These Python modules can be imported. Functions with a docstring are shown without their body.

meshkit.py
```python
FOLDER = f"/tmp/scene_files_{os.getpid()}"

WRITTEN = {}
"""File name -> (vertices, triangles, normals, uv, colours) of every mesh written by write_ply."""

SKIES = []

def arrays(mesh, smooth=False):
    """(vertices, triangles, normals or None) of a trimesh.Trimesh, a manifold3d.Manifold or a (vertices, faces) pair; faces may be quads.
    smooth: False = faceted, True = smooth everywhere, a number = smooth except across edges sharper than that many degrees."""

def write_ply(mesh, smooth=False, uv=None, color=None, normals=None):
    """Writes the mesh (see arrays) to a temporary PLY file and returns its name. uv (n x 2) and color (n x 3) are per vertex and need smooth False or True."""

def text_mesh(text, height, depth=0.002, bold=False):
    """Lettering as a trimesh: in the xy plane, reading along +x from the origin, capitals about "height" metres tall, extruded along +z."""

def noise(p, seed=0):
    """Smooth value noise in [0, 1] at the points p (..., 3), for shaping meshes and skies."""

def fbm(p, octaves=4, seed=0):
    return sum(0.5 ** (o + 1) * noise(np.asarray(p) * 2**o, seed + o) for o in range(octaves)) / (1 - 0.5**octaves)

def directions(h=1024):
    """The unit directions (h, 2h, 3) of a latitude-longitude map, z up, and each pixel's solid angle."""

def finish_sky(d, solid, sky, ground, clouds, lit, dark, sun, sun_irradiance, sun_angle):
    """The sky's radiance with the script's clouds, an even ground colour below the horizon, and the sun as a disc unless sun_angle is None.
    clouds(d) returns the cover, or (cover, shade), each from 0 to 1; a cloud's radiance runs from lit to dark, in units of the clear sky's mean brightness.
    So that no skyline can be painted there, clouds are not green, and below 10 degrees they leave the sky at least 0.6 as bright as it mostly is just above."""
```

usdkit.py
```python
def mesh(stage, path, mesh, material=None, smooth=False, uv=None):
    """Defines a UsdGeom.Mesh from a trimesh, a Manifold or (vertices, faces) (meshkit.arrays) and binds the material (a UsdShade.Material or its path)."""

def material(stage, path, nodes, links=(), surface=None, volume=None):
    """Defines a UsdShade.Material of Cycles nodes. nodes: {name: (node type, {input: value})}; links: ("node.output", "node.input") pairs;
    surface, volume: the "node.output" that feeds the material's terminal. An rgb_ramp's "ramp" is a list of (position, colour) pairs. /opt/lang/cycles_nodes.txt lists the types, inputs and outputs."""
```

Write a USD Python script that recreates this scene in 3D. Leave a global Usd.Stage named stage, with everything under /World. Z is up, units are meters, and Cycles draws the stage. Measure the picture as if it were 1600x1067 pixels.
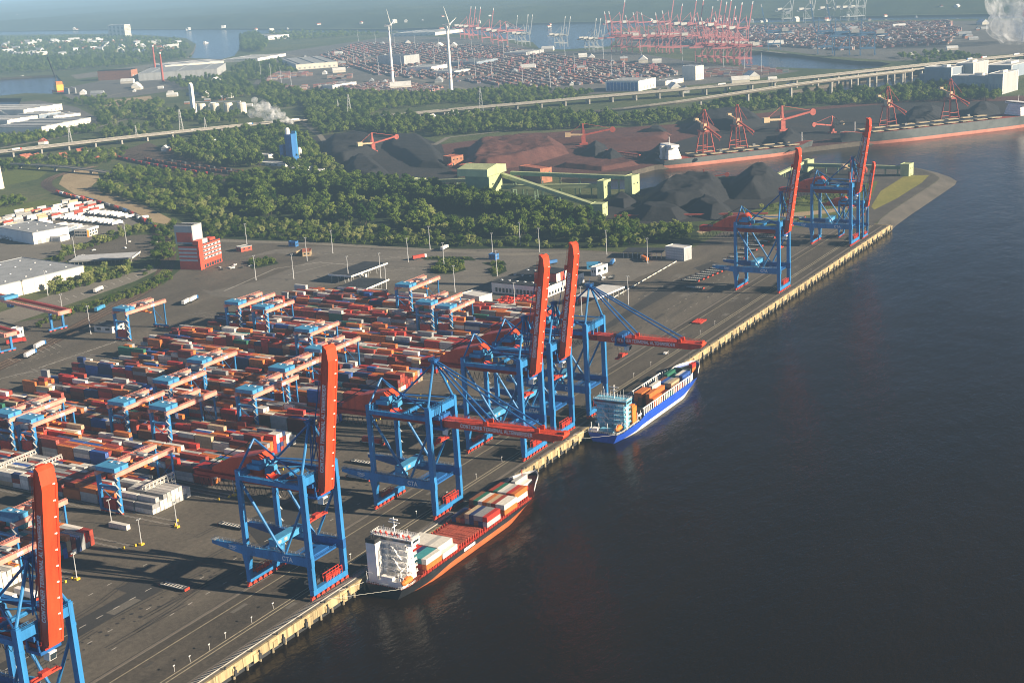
import math, random
import numpy as np, trimesh, usdkit, meshkit
from shapely.geometry import Polygon, MultiPolygon, LineString, Point
from shapely.ops import unary_union
from pxr import Gf, Sdf, Usd, UsdGeom, UsdLux, UsdShade, Vt

stage = Usd.Stage.CreateInMemory()
UsdGeom.SetStageUpAxis(stage, UsdGeom.Tokens.z)
UsdGeom.SetStageMetersPerUnit(stage, 1.0)
UsdGeom.Xform.Define(stage, '/World')
UsdGeom.Scope.Define(stage, '/World/Looks')

# ------------------------------------------------------------------ camera
# World: x runs along the quay away from the camera, y inland from the quay edge, z up (quay = 0).
FPX = 2167.73                                   # focal length in pixels of a 1600 px wide picture
CAM = np.array([0.0, -351.3, 255.02])
YAW, PITCH, ROLL = math.radians(31.148), math.radians(15.208), math.radians(-3.418)
_f = np.array([math.cos(YAW) * math.cos(PITCH), math.sin(YAW) * math.cos(PITCH), -math.sin(PITCH)])
_r0 = np.cross(_f, [0, 0, 1]); _r0 /= np.linalg.norm(_r0)
_u0 = np.cross(_r0, _f)
_r = math.cos(ROLL) * _r0 + math.sin(ROLL) * _u0
_u = -math.sin(ROLL) * _r0 + math.cos(ROLL) * _u0
cam = UsdGeom.Camera.Define(stage, '/World/camera')
_m = Gf.Matrix4d(*[float(t) for t in (*_r, 0, *_u, 0, *(-_f), 0, *CAM, 1)])
cam.AddTransformOp().Set(_m)
cam.CreateHorizontalApertureAttr(36.0); cam.CreateVerticalApertureAttr(36.0 * 682 / 1024)
cam.CreateFocalLengthAttr(36.0 * FPX / 1600.0)
cam.CreateClippingRangeAttr(Gf.Vec2f(1.0, 200000.0))
cam.CreateExposureAttr(EXPOSURE := 1.22)

# ------------------------------------------------------------------ sky and sun
SUN_AZ, SUN_EL = math.radians(-79.0), math.radians(20.0)
SUN = np.array([math.cos(SUN_AZ) * math.cos(SUN_EL), math.sin(SUN_AZ) * math.cos(SUN_EL), math.sin(SUN_EL)])
usdkit.material(stage, '/World/Looks/sky', {
    's': ('sky_texture', {'sky_type': 'single_scattering', 'sun_disc': False, 'sun_elevation': SUN_EL,
                          'sun_rotation': math.atan2(SUN[0], SUN[1]), 'altitude': 50.0, 'air_density': 0.30, 'aerosol_density': 0.10, 'ozone_density': 1.5}),
    'b': ('background_shader', {'strength': 0.05})}, [('s.color', 'b.color')], surface='b.background')
dome = UsdLux.DomeLight.Define(stage, '/World/sky')
UsdShade.MaterialBindingAPI.Apply(dome.GetPrim()).Bind(UsdShade.Material.Get(stage, '/World/Looks/sky'))
dome.GetPrim().SetCustomDataByKey('kind', 'structure')
dome.GetPrim().SetCustomDataByKey('label', 'pale hazy morning sky above the far hills')
dome.GetPrim().SetCustomDataByKey('category', 'sky')
sun = UsdLux.DistantLight.Define(stage, '/World/sun')
sun.CreateIntensityAttr(1.25); sun.CreateAngleAttr(0.5); sun.CreateColorAttr(Gf.Vec3f(1.0, 0.84, 0.63))
sun.GetPrim().GetAttribute('inputs:normalize').Set(True) if sun.GetPrim().GetAttribute('inputs:normalize') else sun.CreateNormalizeAttr(True)
_z = SUN; _x = np.cross([0, 0, 1], _z); _x /= np.linalg.norm(_x); _y = np.cross(_z, _x)
sun.AddTransformOp().Set(Gf.Matrix4d(*[float(t) for t in (*_x, 0, *_y, 0, *_z, 0, 0, 0, 900, 1)]))

# ------------------------------------------------------------------ helpers
rng = random.Random(7)
nrg = np.random.default_rng(7)

def G(px, py, z=0.0):
    """The point of the world at height z that the photograph shows at this pixel (1600 wide): used to read real positions off the picture."""
    d = _f * FPX + _r * (px - 800) + _u * (533.5 - py)
    return CAM + d * ((z - CAM[2]) / d[2])

def XY(px, py, z=0.0):
    g = G(px, py, z); return (float(g[0]), float(g[1]))

def pxm(X, Y, Z=0.0):
    return FPX / float((np.array([X, Y, Z]) - CAM) @ _f)

def to_px(X, Y, Z=0.0):
    d = np.array([X, Y, Z]) - CAM; w = d @ _f
    return 800 + FPX * (d @ _r) / w, 533.5 - FPX * (d @ _u) / w

class MB:
    """Collects simple shapes; build() makes them one Mesh prim."""
    def __init__(s): s.v, s.f, s.c, s.n = [], [], [], 0
    def add(s, v, f, col=None):
        v = np.asarray(v, float); f = np.asarray(f, int)
        if f.shape[1] == 4: f = np.vstack([f[:, [0, 1, 2]], f[:, [0, 2, 3]]])
        s.v.append(v); s.f.append(f + s.n); s.n += len(v)
        s.c.append(np.tile(np.asarray(col if col is not None else (1, 1, 1), float), (len(v), 1)))
        return s
    def box(s, x0, y0, z0, x1, y1, z1, col=None):
        v = [(x0, y0, z0), (x1, y0, z0), (x1, y1, z0), (x0, y1, z0), (x0, y0, z1), (x1, y0, z1), (x1, y1, z1), (x0, y1, z1)]
        return s.add(v, [(0, 3, 2, 1), (4, 5, 6, 7), (0, 1, 5, 4), (1, 2, 6, 5), (2, 3, 7, 6), (3, 0, 4, 7)], col)
    def rbox(s, cx, cy, z0, sx, sy, sz, rz=0.0, col=None):
        c, q = math.cos(rz), math.sin(rz); n0 = s.n
        s.box(-sx / 2, -sy / 2, z0, sx / 2, sy / 2, z0 + sz, col)
        v = s.v[-1]; x = v[:, 0] * c - v[:, 1] * q + cx; y = v[:, 0] * q + v[:, 1] * c + cy
        v[:, 0], v[:, 1] = x, y
        return s
    def beam(s, p, q, w, h=None, w1=None, h1=None, col=None):
        """Box beam between two points; w = horizontal width, h = the other."""
        p, q = np.asarray(p, float), np.asarray(q, float); h = w if h is None else h
        w1 = w if w1 is None else w1; h1 = h if h1 is None else h1
        d = q - p; d /= np.linalg.norm(d)
        a = np.cross(d, [0, 0, 1]); a = a / np.linalg.norm(a) if np.linalg.norm(a) > 1e-6 else np.array([1.0, 0, 0])
        b = np.cross(a, d)
        v = [p + a * w / 2 * i + b * h / 2 * j for i, j in ((-1, -1), (1, -1), (1, 1), (-1, 1))] + [q + a * w1 / 2 * i + b * h1 / 2 * j for i, j in ((-1, -1), (1, -1), (1, 1), (-1, 1))]
        return s.add(v, [(0, 1, 2, 3), (7, 6, 5, 4), (4, 5, 1, 0), (5, 6, 2, 1), (6, 7, 3, 2), (7, 4, 0, 3)], col)
    def tube(s, p, q, r, n=6, r1=None, cap=True, col=None):
        p, q = np.asarray(p, float), np.asarray(q, float); r1 = r if r1 is None else r1
        d = q - p; d /= np.linalg.norm(d)
        a = np.cross(d, [0, 0, 1] if abs(d[2]) < .95 else [1, 0, 0]); a /= np.linalg.norm(a); b = np.cross(d, a)
        t = np.arange(n) * 2 * math.pi / n
        ring = np.outer(np.cos(t), a) + np.outer(np.sin(t), b)
        v = np.vstack([p + ring * r, q + ring * r1, [p], [q]]); f = []
        for i in range(n):
            j = (i + 1) % n; f += [(i, j, n + j), (i, n + j, n + i)]
            if cap: f += [(j, i, 2 * n), (n + i, n + j, 2 * n + 1)]
        return s.add(v, f, col)
    def prism(s, poly, z0, z1, col=None, bottom=False):
        """poly: shapely polygon or list of xy; extruded z0..z1 (z1 may be a function of x, y)."""
        P = poly if hasattr(poly, 'exterior') else Polygon(poly)
        if not P.is_valid: P = P.buffer(0)
        for g in (P.geoms if hasattr(P, 'geoms') else [P]):
            if g.is_empty or g.area < 1e-6: continue
            v2, f = trimesh.creation.triangulate_polygon(g, engine='earcut')
            a = v2[f[:, 1]] - v2[f[:, 0]]; b = v2[f[:, 2]] - v2[f[:, 0]]
            flip = (a[:, 0] * b[:, 1] - a[:, 1] * b[:, 0]) < 0; f = np.array(f); f[flip] = f[flip][:, ::-1]
            s.add(np.column_stack([v2, np.full(len(v2), z1)]), f, col)
            if bottom: s.add(np.column_stack([v2, np.full(len(v2), z0)]), f[:, ::-1], col)
            if z0 is not None and z0 != z1:
                for ring in [g.exterior] + list(g.interiors):
                    c = np.array(ring.coords)[:-1]
                    if ring is g.exterior and not ring.is_ccw or ring is not g.exterior and ring.is_ccw: c = c[::-1]
                    n = len(c); i = np.arange(n); j = (i + 1) % n
                    s.add(np.vstack([np.column_stack([c, np.full(n, z0)]), np.column_stack([c, np.full(n, z1)])]), np.stack([i, j, n + j, n + i], 1), col)
        return s
    def sheet(s, poly, z, col=None): return s.prism(poly, None, z, col)
    def strip(s, pts, w, z, col=None):
        """A flat band of width w along world points."""
        return s.sheet(LineString([p[:2] for p in pts]).buffer(w / 2, cap_style=2, join_style=2, quad_segs=3), z, col)
    def extr(s, prof, a0, a1, axis='x', col=None):
        """Extrudes a closed convex-or-not profile. axis x: profile in (y, z); axis y: profile in (x, z)."""
        P = Polygon(prof); v2, f = trimesh.creation.triangulate_polygon(P, engine='earcut')
        mk = (lambda c, a: np.column_stack([np.full(len(c), a), c])) if axis == 'x' else (lambda c, a: np.column_stack([c[:, 0], np.full(len(c), a), c[:, 1]]))
        c = np.array(P.exterior.coords)[:-1]; n = len(c); i = np.arange(n); j = (i + 1) % n
        s.add(mk(v2, a0), f, col); s.add(mk(v2, a1), np.array(f)[:, ::-1], col)
        return s.add(np.vstack([mk(c, a0), mk(c, a1)]), np.stack([i, j, n + j, n + i], 1), col)
    def lathe(s, prof, cx, cy, n=12, col=None):
        t = np.arange(n) * 2 * math.pi / n; v, f = [], []
        for (r, z) in prof: v += [(cx + r * math.cos(a), cy + r * math.sin(a), z) for a in t]
        for k in range(len(prof) - 1):
            for i in range(n):
                j = (i + 1) % n; f.append((k * n + i, k * n + j, (k + 1) * n + j, (k + 1) * n + i))
        return s.add(v, f, col)
    def merge(s, o, off=(0, 0, 0), rz=0.0, sc=1.0):
        c, q = math.cos(rz), math.sin(rz)
        for v, f, cc in zip(o.v, o.f, o.c):
            pass
        V = np.vstack(o.v) * sc; x = V[:, 0] * c - V[:, 1] * q; y = V[:, 0] * q + V[:, 1] * c
        s.v.append(np.column_stack([x, y, V[:, 2]]) + np.asarray(off)); s.f.append(np.vstack(o.f) + s.n); s.c.append(np.vstack(o.c)); s.n += len(V)
        return s
    def arrays(s): return np.vstack(s.v), np.vstack(s.f)
    def build(s, name, m, parent=None, smooth=False, tint=False):
        if not s.v: return None
        return obj(name, s.arrays(), m, parent, smooth, np.vstack(s.c) if tint else None)

_used = {}
def numbered(base, name):
    k = (base, name); n = _used.get(k, -1) + 1; _used[k] = n
    return f'{base}/{name}' if n == 0 else f'{base}/{name}_{n:03d}'

def obj(name, vf, m, parent=None, smooth=False, tint=None):
    base = str(parent.GetPath()) if parent is not None else '/World'
    pr = usdkit.mesh(stage, numbered(base, name), vf, m, smooth)
    if tint is not None and smooth is False:
        UsdGeom.PrimvarsAPI(pr).CreatePrimvar('tint', Sdf.ValueTypeNames.Color3fArray, 'vertex').Set(Vt.Vec3fArray.FromNumpy(tint.astype(np.float32)))
    return pr.GetPrim()

def tag(o, label=None, cat=None, group=None, kind=None):
    for k, v in (('label', label), ('category', cat), ('group', group), ('kind', kind)):
        if v: o.SetCustomDataByKey(k, v)
    return o

def thing(name, label, cat, loc=(0, 0, 0), rz=0.0, group=None, sc=None):
    x = UsdGeom.Xform.Define(stage, numbered('/World', name))
    x.AddTranslateOp().Set(Gf.Vec3d(*map(float, loc))); x.AddRotateZOp().Set(math.degrees(rz))
    if sc is not None: x.AddScaleOp().Set(Gf.Vec3f(*(sc if np.ndim(sc) else (sc, sc, sc))))
    return tag(x.GetPrim(), label, cat, group)

def dup(root, label, loc, rz=0.0, group=None, sc=None, cat=None):
    was = root.GetCustomData(); name = root.GetName()
    r = thing(name.rstrip('0123456789').rstrip('_') if name[-3:].isdigit() else name, label or was['label'], cat or was['category'], loc, rz, group or was.get('group'), sc)
    r.GetReferences().AddInternalReference(root.GetPath()); r.SetInstanceable(True)
    return r

# ------------------------------------------------------------------ materials
def paint(name, col, rough=0.5, var=0.18, scale=0.35, metal=0.0, spec=0.4, streak=False):
    """A painted or plain surface with uneven tone and a little grime."""
    c = np.array(col, float)
    n = {'g': ('geometry', {}), 'mp': ('mapping', {'scale': (scale, scale, scale * (0.12 if streak else 1.0))}),
         'n': ('noise_texture', {'scale': 1.0, 'detail': 4.0, 'roughness': 0.65}),
         'r': ('rgb_ramp', {'ramp': [(0.28, tuple(c * (1 - 1.6 * var))), (0.52, tuple(c)), (0.75, tuple(np.minimum(c * (1 + var) + 0.015 * var, 0.9)))]}),
         'p': ('principled_bsdf', {'roughness': rough, 'metallic': metal, 'specular_ior_level': spec})}
    return usdkit.material(stage, f'/World/Looks/{name}', n, [('g.position', 'mp.vector'), ('mp.vector', 'n.vector'), ('n.fac', 'r.fac'), ('r.color', 'p.base_color')], surface='p.BSDF')

def ground(name, stops, scale, scale2=None, rough=0.9, bump=0.0, mixf=0.5, spec=0.2, stretch=(1, 1, 1)):
    """A ground whose colours follow two layers of noise."""
    scale2 = scale2 or scale * 9
    n = {'g': ('geometry', {}), 'm1': ('mapping', {'scale': tuple(scale * t for t in stretch)}), 'm2': ('mapping', {'scale': (scale2, scale2, scale2)}),
         'n1': ('noise_texture', {'scale': 1.0, 'detail': 5.0, 'roughness': 0.6}), 'n2': ('noise_texture', {'scale': 1.0, 'detail': 5.0, 'roughness': 0.7}),
         'mx': ('mix_float', {'fac': mixf}), 'r': ('rgb_ramp', {'ramp': stops}),
         'p': ('principled_bsdf', {'roughness': rough, 'specular_ior_level': spec})}
    l = [('g.position', 'm1.vector'), ('g.position', 'm2.vector'), ('m1.vector', 'n1.vector'), ('m2.vector', 'n2.vector'), ('n1.fac', 'mx.a'), ('n2.fac', 'mx.b'),
         ('mx.result', 'r.fac'), ('r.color', 'p.base_color')]
    if bump:
        n['b'] = ('bump', {'strength': 1.0, 'distance': bump}); l += [('n2.fac', 'b.height'), ('b.normal', 'p.normal')]
    return usdkit.material(stage, f'/World/Looks/{name}', n, l, surface='p.BSDF')

def tinted(name, rough=0.55, var=0.35, scale=0.8, spec=0.3):
    """Paint whose own colour comes with the mesh (primvar tint), weathered by noise."""
    n = {'a': ('attribute', {'attribute': 'tint'}), 'g': ('geometry', {}), 'mp': ('mapping', {'scale': (scale, scale, scale * .4)}),
         'n': ('noise_texture', {'scale': 1.0, 'detail': 4.0, 'roughness': 0.7}), 'r': ('rgb_ramp', {'ramp': [(0.3, (1 - var * .7,) * 3), (0.55, (1, 1, 1))]}),
         'm': ('mix_color', {'blend_type': 'multiply', 'fac': 1.0}), 'p': ('principled_bsdf', {'roughness': rough, 'specular_ior_level': spec})}
    return usdkit.material(stage, f'/World/Looks/{name}', n, [('g.position', 'mp.vector'), ('mp.vector', 'n.vector'), ('n.fac', 'r.fac'), ('a.color', 'm.a'), ('r.color', 'm.b'),
                           ('m.result', 'p.base_color')], surface='p.BSDF')

M = {}
M['tint'] = tinted('tinted_paint')
M['tint_matt'] = tinted('tinted_matt', rough=0.9, var=0.3, scale=0.15, spec=0.15)
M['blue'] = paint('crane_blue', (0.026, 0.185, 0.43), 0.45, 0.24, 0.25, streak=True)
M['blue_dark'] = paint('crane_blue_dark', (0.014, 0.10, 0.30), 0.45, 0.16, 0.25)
M['house_blue'] = paint('house_blue', (0.06, 0.27, 0.48), 0.45, 0.12, 0.3)
M['red'] = paint('crane_red', (0.60, 0.058, 0.016), 0.45, 0.22, 0.25, streak=True)
M['girder_red'] = paint('girder_red', (0.40, 0.025, 0.014), 0.45, 0.16, 0.25)
M['bogie_red'] = paint('bogie_red', (0.55, 0.05, 0.025), 0.5, 0.3, 0.8)
M['pink'] = paint('faded_red', (0.68, 0.28, 0.21), 0.55, 0.16, 0.3, streak=True)
M['white'] = paint('white_paint', (0.78, 0.77, 0.74), 0.5, 0.08, 0.3)
M['offwhite'] = paint('off_white', (0.62, 0.60, 0.54), 0.6, 0.12, 0.2)
M['grey'] = paint('grey_paint', (0.33, 0.34, 0.34), 0.6, 0.15, 0.3)
M['lightgrey'] = paint('light_grey', (0.50, 0.51, 0.52), 0.6, 0.12, 0.2)
M['steel'] = paint('galvanised', (0.42, 0.43, 0.42), 0.5, 0.15, 0.6, metal=0.2)
M['dark'] = paint('dark_steel', (0.035, 0.038, 0.042), 0.55, 0.25, 0.5)
M['black'] = paint('black_rubber', (0.018, 0.018, 0.02), 0.7, 0.2, 0.8)
M['yellow'] = paint('safety_yellow', (0.70, 0.46, 0.04), 0.5, 0.15, 0.5)
M['orange'] = paint('orange_paint', (0.72, 0.20, 0.03), 0.5, 0.15, 0.4)
M['glass'] = paint('dark_glass', (0.03, 0.045, 0.055), 0.12, 0.2, 0.3, spec=0.8)
M['letter'] = paint('white_letter', (0.80, 0.79, 0.77), 0.5, 0.05, 0.5)
M['concrete'] = paint('concrete', (0.36, 0.34, 0.30), 0.85, 0.2, 0.25)
M['rust'] = paint('rust', (0.20, 0.075, 0.04), 0.8, 0.35, 0.4)
# ------------------------------------------------------------------ ground, water, hills
WATER_Z = -6.0
def pxpoly(pts, z=0.0): return Polygon([XY(*p, z) for p in pts]).buffer(0)

BANK_W = [(1272.6, -1), (1300, 1), (1350, 2), (1400, 2), (1450, 2), (1500, 2), (1540, 2), (1565, 6), (1592, 20), (1622, 42), (1642, 62), (1650, 84), (1640, 130)]
BANK_I = [(1273.5, 12), (1300, 16), (1350, 18), (1400, 18), (1450, 18), (1500, 18), (1532, 19), (1550, 22), (1575, 35), (1603, 56), (1622, 74), (1629, 92), (1622, 132)]
river = Polygon([(-1500, 0), (1272, 0)] + BANK_I + [
                 (1622, 166), (1535, 230), (1505, 288), (1417, 322), (1410, 357), (1450, 445), (1500, 470), (1540, 392), (1588, 384), (1758, 248), (2012, 45), (2330, -205), (3230, -870), (4200, -2600), (-1500, -4500)])
waters = [river,
          pxpoly([(1150, 82), (1200, 80), (1290, 91), (1340, 96), (1375, 97), (1392, 100), (1372, 106), (1330, 109), (1250, 107), (1160, 103)]),
          pxpoly([(1170, 153), (1250, 140), (1330, 126), (1450, 112), (1530, 104), (1800, 80), (1800, 92), (1600, 108), (1480, 122), (1400, 133), (1330, 145), (1262, 154)]),
          pxpoly([(-400, 76), (0, 49), (180, 46), (350, 45), (600, 46), (720, 42), (850, 36), (1100, 31), (1350, 25.5), (1600, 21.5), (2000, 16), (2000, 23), (1600, 29), (1300, 33), (1100, 38), (1000, 42),
                  (958, 47), (962, 62), (952, 73), (880, 78), (842, 76), (832, 66), (800, 63), (760, 56), (620, 50), (430, 51), (388, 56), (374, 62), (376, 74), (366, 88), (345, 93), (292, 91), (302, 80), (306, 69), (290, 60), (230, 55.5), (180, 53), (0, 55), (-400, 84)]),
          pxpoly([(-200, 136), (0, 122), (50, 119), (88, 117), (96, 126), (90, 137), (82, 147), (40, 146), (0, 150), (-200, 168)]),
          pxpoly([(-200, 178), (0, 154), (34, 154), (30, 163), (14, 170), (0, 173), (-200, 196)])]
wet = unary_union(waters)
RM = 60000.0
land = Polygon([(-1500, -1), (-1500, 9000), (1000, RM), (RM, RM), (RM, -RM * .45), (4300, -RM * .45), (4300, -2700)]).buffer(0)
land = Polygon([(-1500, 9000), (-1500, -5000), (6000, -26000), (RM, -RM * .5), (RM, RM), (1000, RM)]).difference(wet)

M['land'] = ground('land', [(0.30, (0.028, 0.045, 0.016)), (0.46, (0.055, 0.078, 0.026)), (0.58, (0.10, 0.11, 0.045)), (0.72, (0.17, 0.15, 0.09))], 0.006, 0.08)
M['asphalt'] = ground('asphalt', [(0.32, (0.064, 0.057, 0.047)), (0.46, (0.100, 0.088, 0.072)), (0.54, (0.120, 0.106, 0.086)), (0.68, (0.172, 0.150, 0.121))], 0.030, 0.40, rough=0.85, stretch=(0.35, 1, 1))
M['asphalt_dark'] = ground('asphalt_dark', [(0.3, (0.036, 0.036, 0.037)), (0.7, (0.060, 0.058, 0.056))], 0.05, 0.6, rough=0.85)
M['apron'] = ground('apron', [(0.32, (0.042, 0.037, 0.031)), (0.5, (0.078, 0.068, 0.055)), (0.68, (0.130, 0.113, 0.090))], 0.06, 0.5, rough=0.85, stretch=(0.2, 1, 1))
M['paving_light'] = ground('paving_light', [(0.3, (0.13, 0.12, 0.105)), (0.7, (0.20, 0.185, 0.16))], 0.05, 0.5)
M['sand'] = ground('sand', [(0.3, (0.25, 0.19, 0.11)), (0.55, (0.36, 0.28, 0.17)), (0.75, (0.42, 0.34, 0.22))], 0.02, 0.2)
M['coal'] = ground('coal', [(0.3, (0.014, 0.015, 0.018)), (0.6, (0.026, 0.027, 0.030)), (0.8, (0.05, 0.048, 0.046))], 0.03, 0.3, bump=0.5)
M['coal_ground'] = ground('coal_ground', [(0.3, (0.018, 0.019, 0.021)), (0.55, (0.034, 0.033, 0.034)), (0.8, (0.085, 0.068, 0.058))], 0.012, 0.12, stretch=(1, .4, 1))
M['ore'] = ground('ore', [(0.3, (0.050, 0.026, 0.024)), (0.5, (0.095, 0.040, 0.034)), (0.7, (0.135, 0.062, 0.050)), (0.85, (0.20, 0.13, 0.11))], 0.012, 0.12, bump=0.4)
M['ballast'] = ground('ballast', [(0.3, (0.050, 0.036, 0.028)), (0.6, (0.10, 0.070, 0.052)), (0.8, (0.16, 0.125, 0.095))], 0.02, 0.3)
M['grass'] = ground('grass', [(0.3, (0.055, 0.085, 0.020)), (0.55, (0.11, 0.135, 0.030)), (0.8, (0.21, 0.20, 0.055))], 0.02, 0.25)
M['dry_grass'] = ground('dry_grass', [(0.3, (0.14, 0.15, 0.035)), (0.55, (0.24, 0.22, 0.055)), (0.8, (0.32, 0.28, 0.09))], 0.02, 0.25)
M['forest_floor'] = ground('forest_floor', [(0.3, (0.012, 0.022, 0.008)), (0.7, (0.03, 0.048, 0.016))], 0.02, 0.2)
M['riprap'] = ground('riprap', [(0.3, (0.05, 0.048, 0.043)), (0.55, (0.11, 0.10, 0.088)), (0.75, (0.19, 0.175, 0.15))], 0.05, 0.9, bump=0.6)
M['far_yard'] = ground('far_yard', [(0.3, (0.075, 0.078, 0.082)), (0.55, (0.13, 0.125, 0.12)), (0.8, (0.21, 0.19, 0.17))], 0.01, 0.06)
M['plaza'] = ground('plaza', [(0.32, (0.105, 0.097, 0.085)), (0.5, (0.150, 0.138, 0.120)), (0.68, (0.20, 0.184, 0.160))], 0.025, 0.3)
M['road'] = ground('road', [(0.3, (0.15, 0.14, 0.12)), (0.7, (0.23, 0.21, 0.175))], 0.02, 0.3)
M['marking'] = paint('road_marking', (0.55, 0.53, 0.48), 0.8, 0.3, 0.6)
M['marking_yellow'] = paint('road_marking_yellow', (0.46, 0.41, 0.28), 0.8, 0.3, 0.6)
M['rail'] = paint('rail_steel', (0.16, 0.12, 0.09), 0.45, 0.25, 0.5, metal=0.3)
M['hill'] = ground('hill', [(0.3, (0.022, 0.036, 0.014)), (0.5, (0.040, 0.058, 0.022)), (0.66, (0.075, 0.085, 0.04)), (0.82, (0.15, 0.13, 0.09))], 0.0022, 0.018)

M['bank'] = ground('bank', [(0.3, (0.05, 0.043, 0.035)), (0.7, (0.13, 0.11, 0.085))], 0.05, 0.4)
usdkit.material(stage, '/World/Looks/water', {
    'g': ('geometry', {}), 'm1': ('mapping', {'scale': (0.10, 0.20, 0.10), 'rotation': (0, 0, 0.45)}), 'm2': ('mapping', {'scale': (0.012, 0.022, 0.01), 'rotation': (0, 0, 0.3)}),
    'm3': ('mapping', {'scale': (0.36, 0.7, 0.3), 'rotation': (0, 0, 0.2)}), 'm4': ('mapping', {'scale': (0.003, 0.008, 0.003), 'rotation': (0, 0, -0.25)}),
    'n1': ('noise_texture', {'scale': 1.0, 'detail': 4.0, 'roughness': 0.6}), 'n2': ('noise_texture', {'scale': 1.0, 'detail': 3.0, 'roughness': 0.6}),
    'n3': ('noise_texture', {'scale': 1.0, 'detail': 2.0, 'roughness': 0.6}), 'n4': ('noise_texture', {'scale': 1.0, 'detail': 3.0}),
    'b1': ('bump', {'strength': 0.8, 'distance': 0.5}), 'b2': ('bump', {'strength': 0.6, 'distance': 2.2}), 'b3': ('bump', {'strength': 0.9, 'distance': 0.20}),
    'r': ('rgb_ramp', {'ramp': [(0.3, (0.0065, 0.0036, 0.0010)), (0.7, (0.0120, 0.0066, 0.0018))]}),
    'p': ('principled_bsdf', {'roughness': 0.12, 'ior': 1.17, 'specular_ior_level': 0.5})},
    [('g.position', 'm1.vector'), ('g.position', 'm2.vector'), ('g.position', 'm3.vector'), ('g.position', 'm4.vector'), ('m1.vector', 'n1.vector'), ('m2.vector', 'n2.vector'), ('m3.vector', 'n3.vector'), ('m4.vector', 'n4.vector'),
     ('n2.fac', 'b2.height'), ('n1.fac', 'b1.height'), ('n3.fac', 'b3.height'), ('b2.normal', 'b1.normal'), ('b1.normal', 'b3.normal'), ('b3.normal', 'p.normal'), ('n4.fac', 'r.fac'), ('r.color', 'p.base_color')], surface='p.BSDF')
M['water'] = UsdShade.Material.Get(stage, '/World/Looks/water')

def setting(name, mb, m, label, cat='ground', kind='structure', smooth=False):
    return tag(mb.build(name, M[m] if isinstance(m, str) else m, None, smooth), label, cat, None, kind)

setting('ground', MB().sheet(land, 0.0), 'land', 'green and brown land of the harbour district reaching to the hills')
bw = MB(); _clip = Polygon([(-1400, -900), (16000, -9000), (16000, 14000), (-1400, 14000)])
for g in (land.geoms if hasattr(land, 'geoms') else [land]):
    for ring in [g.exterior] + list(g.interiors):
        c = np.array(ring.coords); c = c[::-1] if (ring is g.exterior) != ring.is_ccw else c
        for a, b in zip(c[:-1], c[1:]):
            if max(abs(a).max(), abs(b).max()) < 15000 and not (abs(a[1]) < .5 and abs(b[1]) < .5): bw.add([(*a, -9), (*b, -9), (*b, 0), (*a, 0)], [(0, 1, 2, 3)])
bk = MB(); nb = len(BANK_W); bv = []
for i in range(nb):
    for k in range(7):
        u = k / 6; bv.append((BANK_I[i][0] + (BANK_W[i][0] - BANK_I[i][0]) * u * 1.12, BANK_I[i][1] + (BANK_W[i][1] - BANK_I[i][1]) * u * 1.12, .02 - 6.9 * u))
bk.add(bv, [(i * 7 + k, i * 7 + 7 + k, i * 7 + 8 + k, i * 7 + k + 1) for i in range(nb - 1) for k in range(6)])
w = MB(); w.add([(-1600, -27000, WATER_Z), (16000, -27000, WATER_Z), (16000, 16000, WATER_Z), (-1600, 16000, WATER_Z)], [(0, 1, 2, 3)])
setting('water', w, 'water', 'brown river and harbour water beside the quay', 'water')

setting('embankment', bk, 'riprap', 'grey stone embankment round the headland beyond the quay end', 'embankment')

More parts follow.
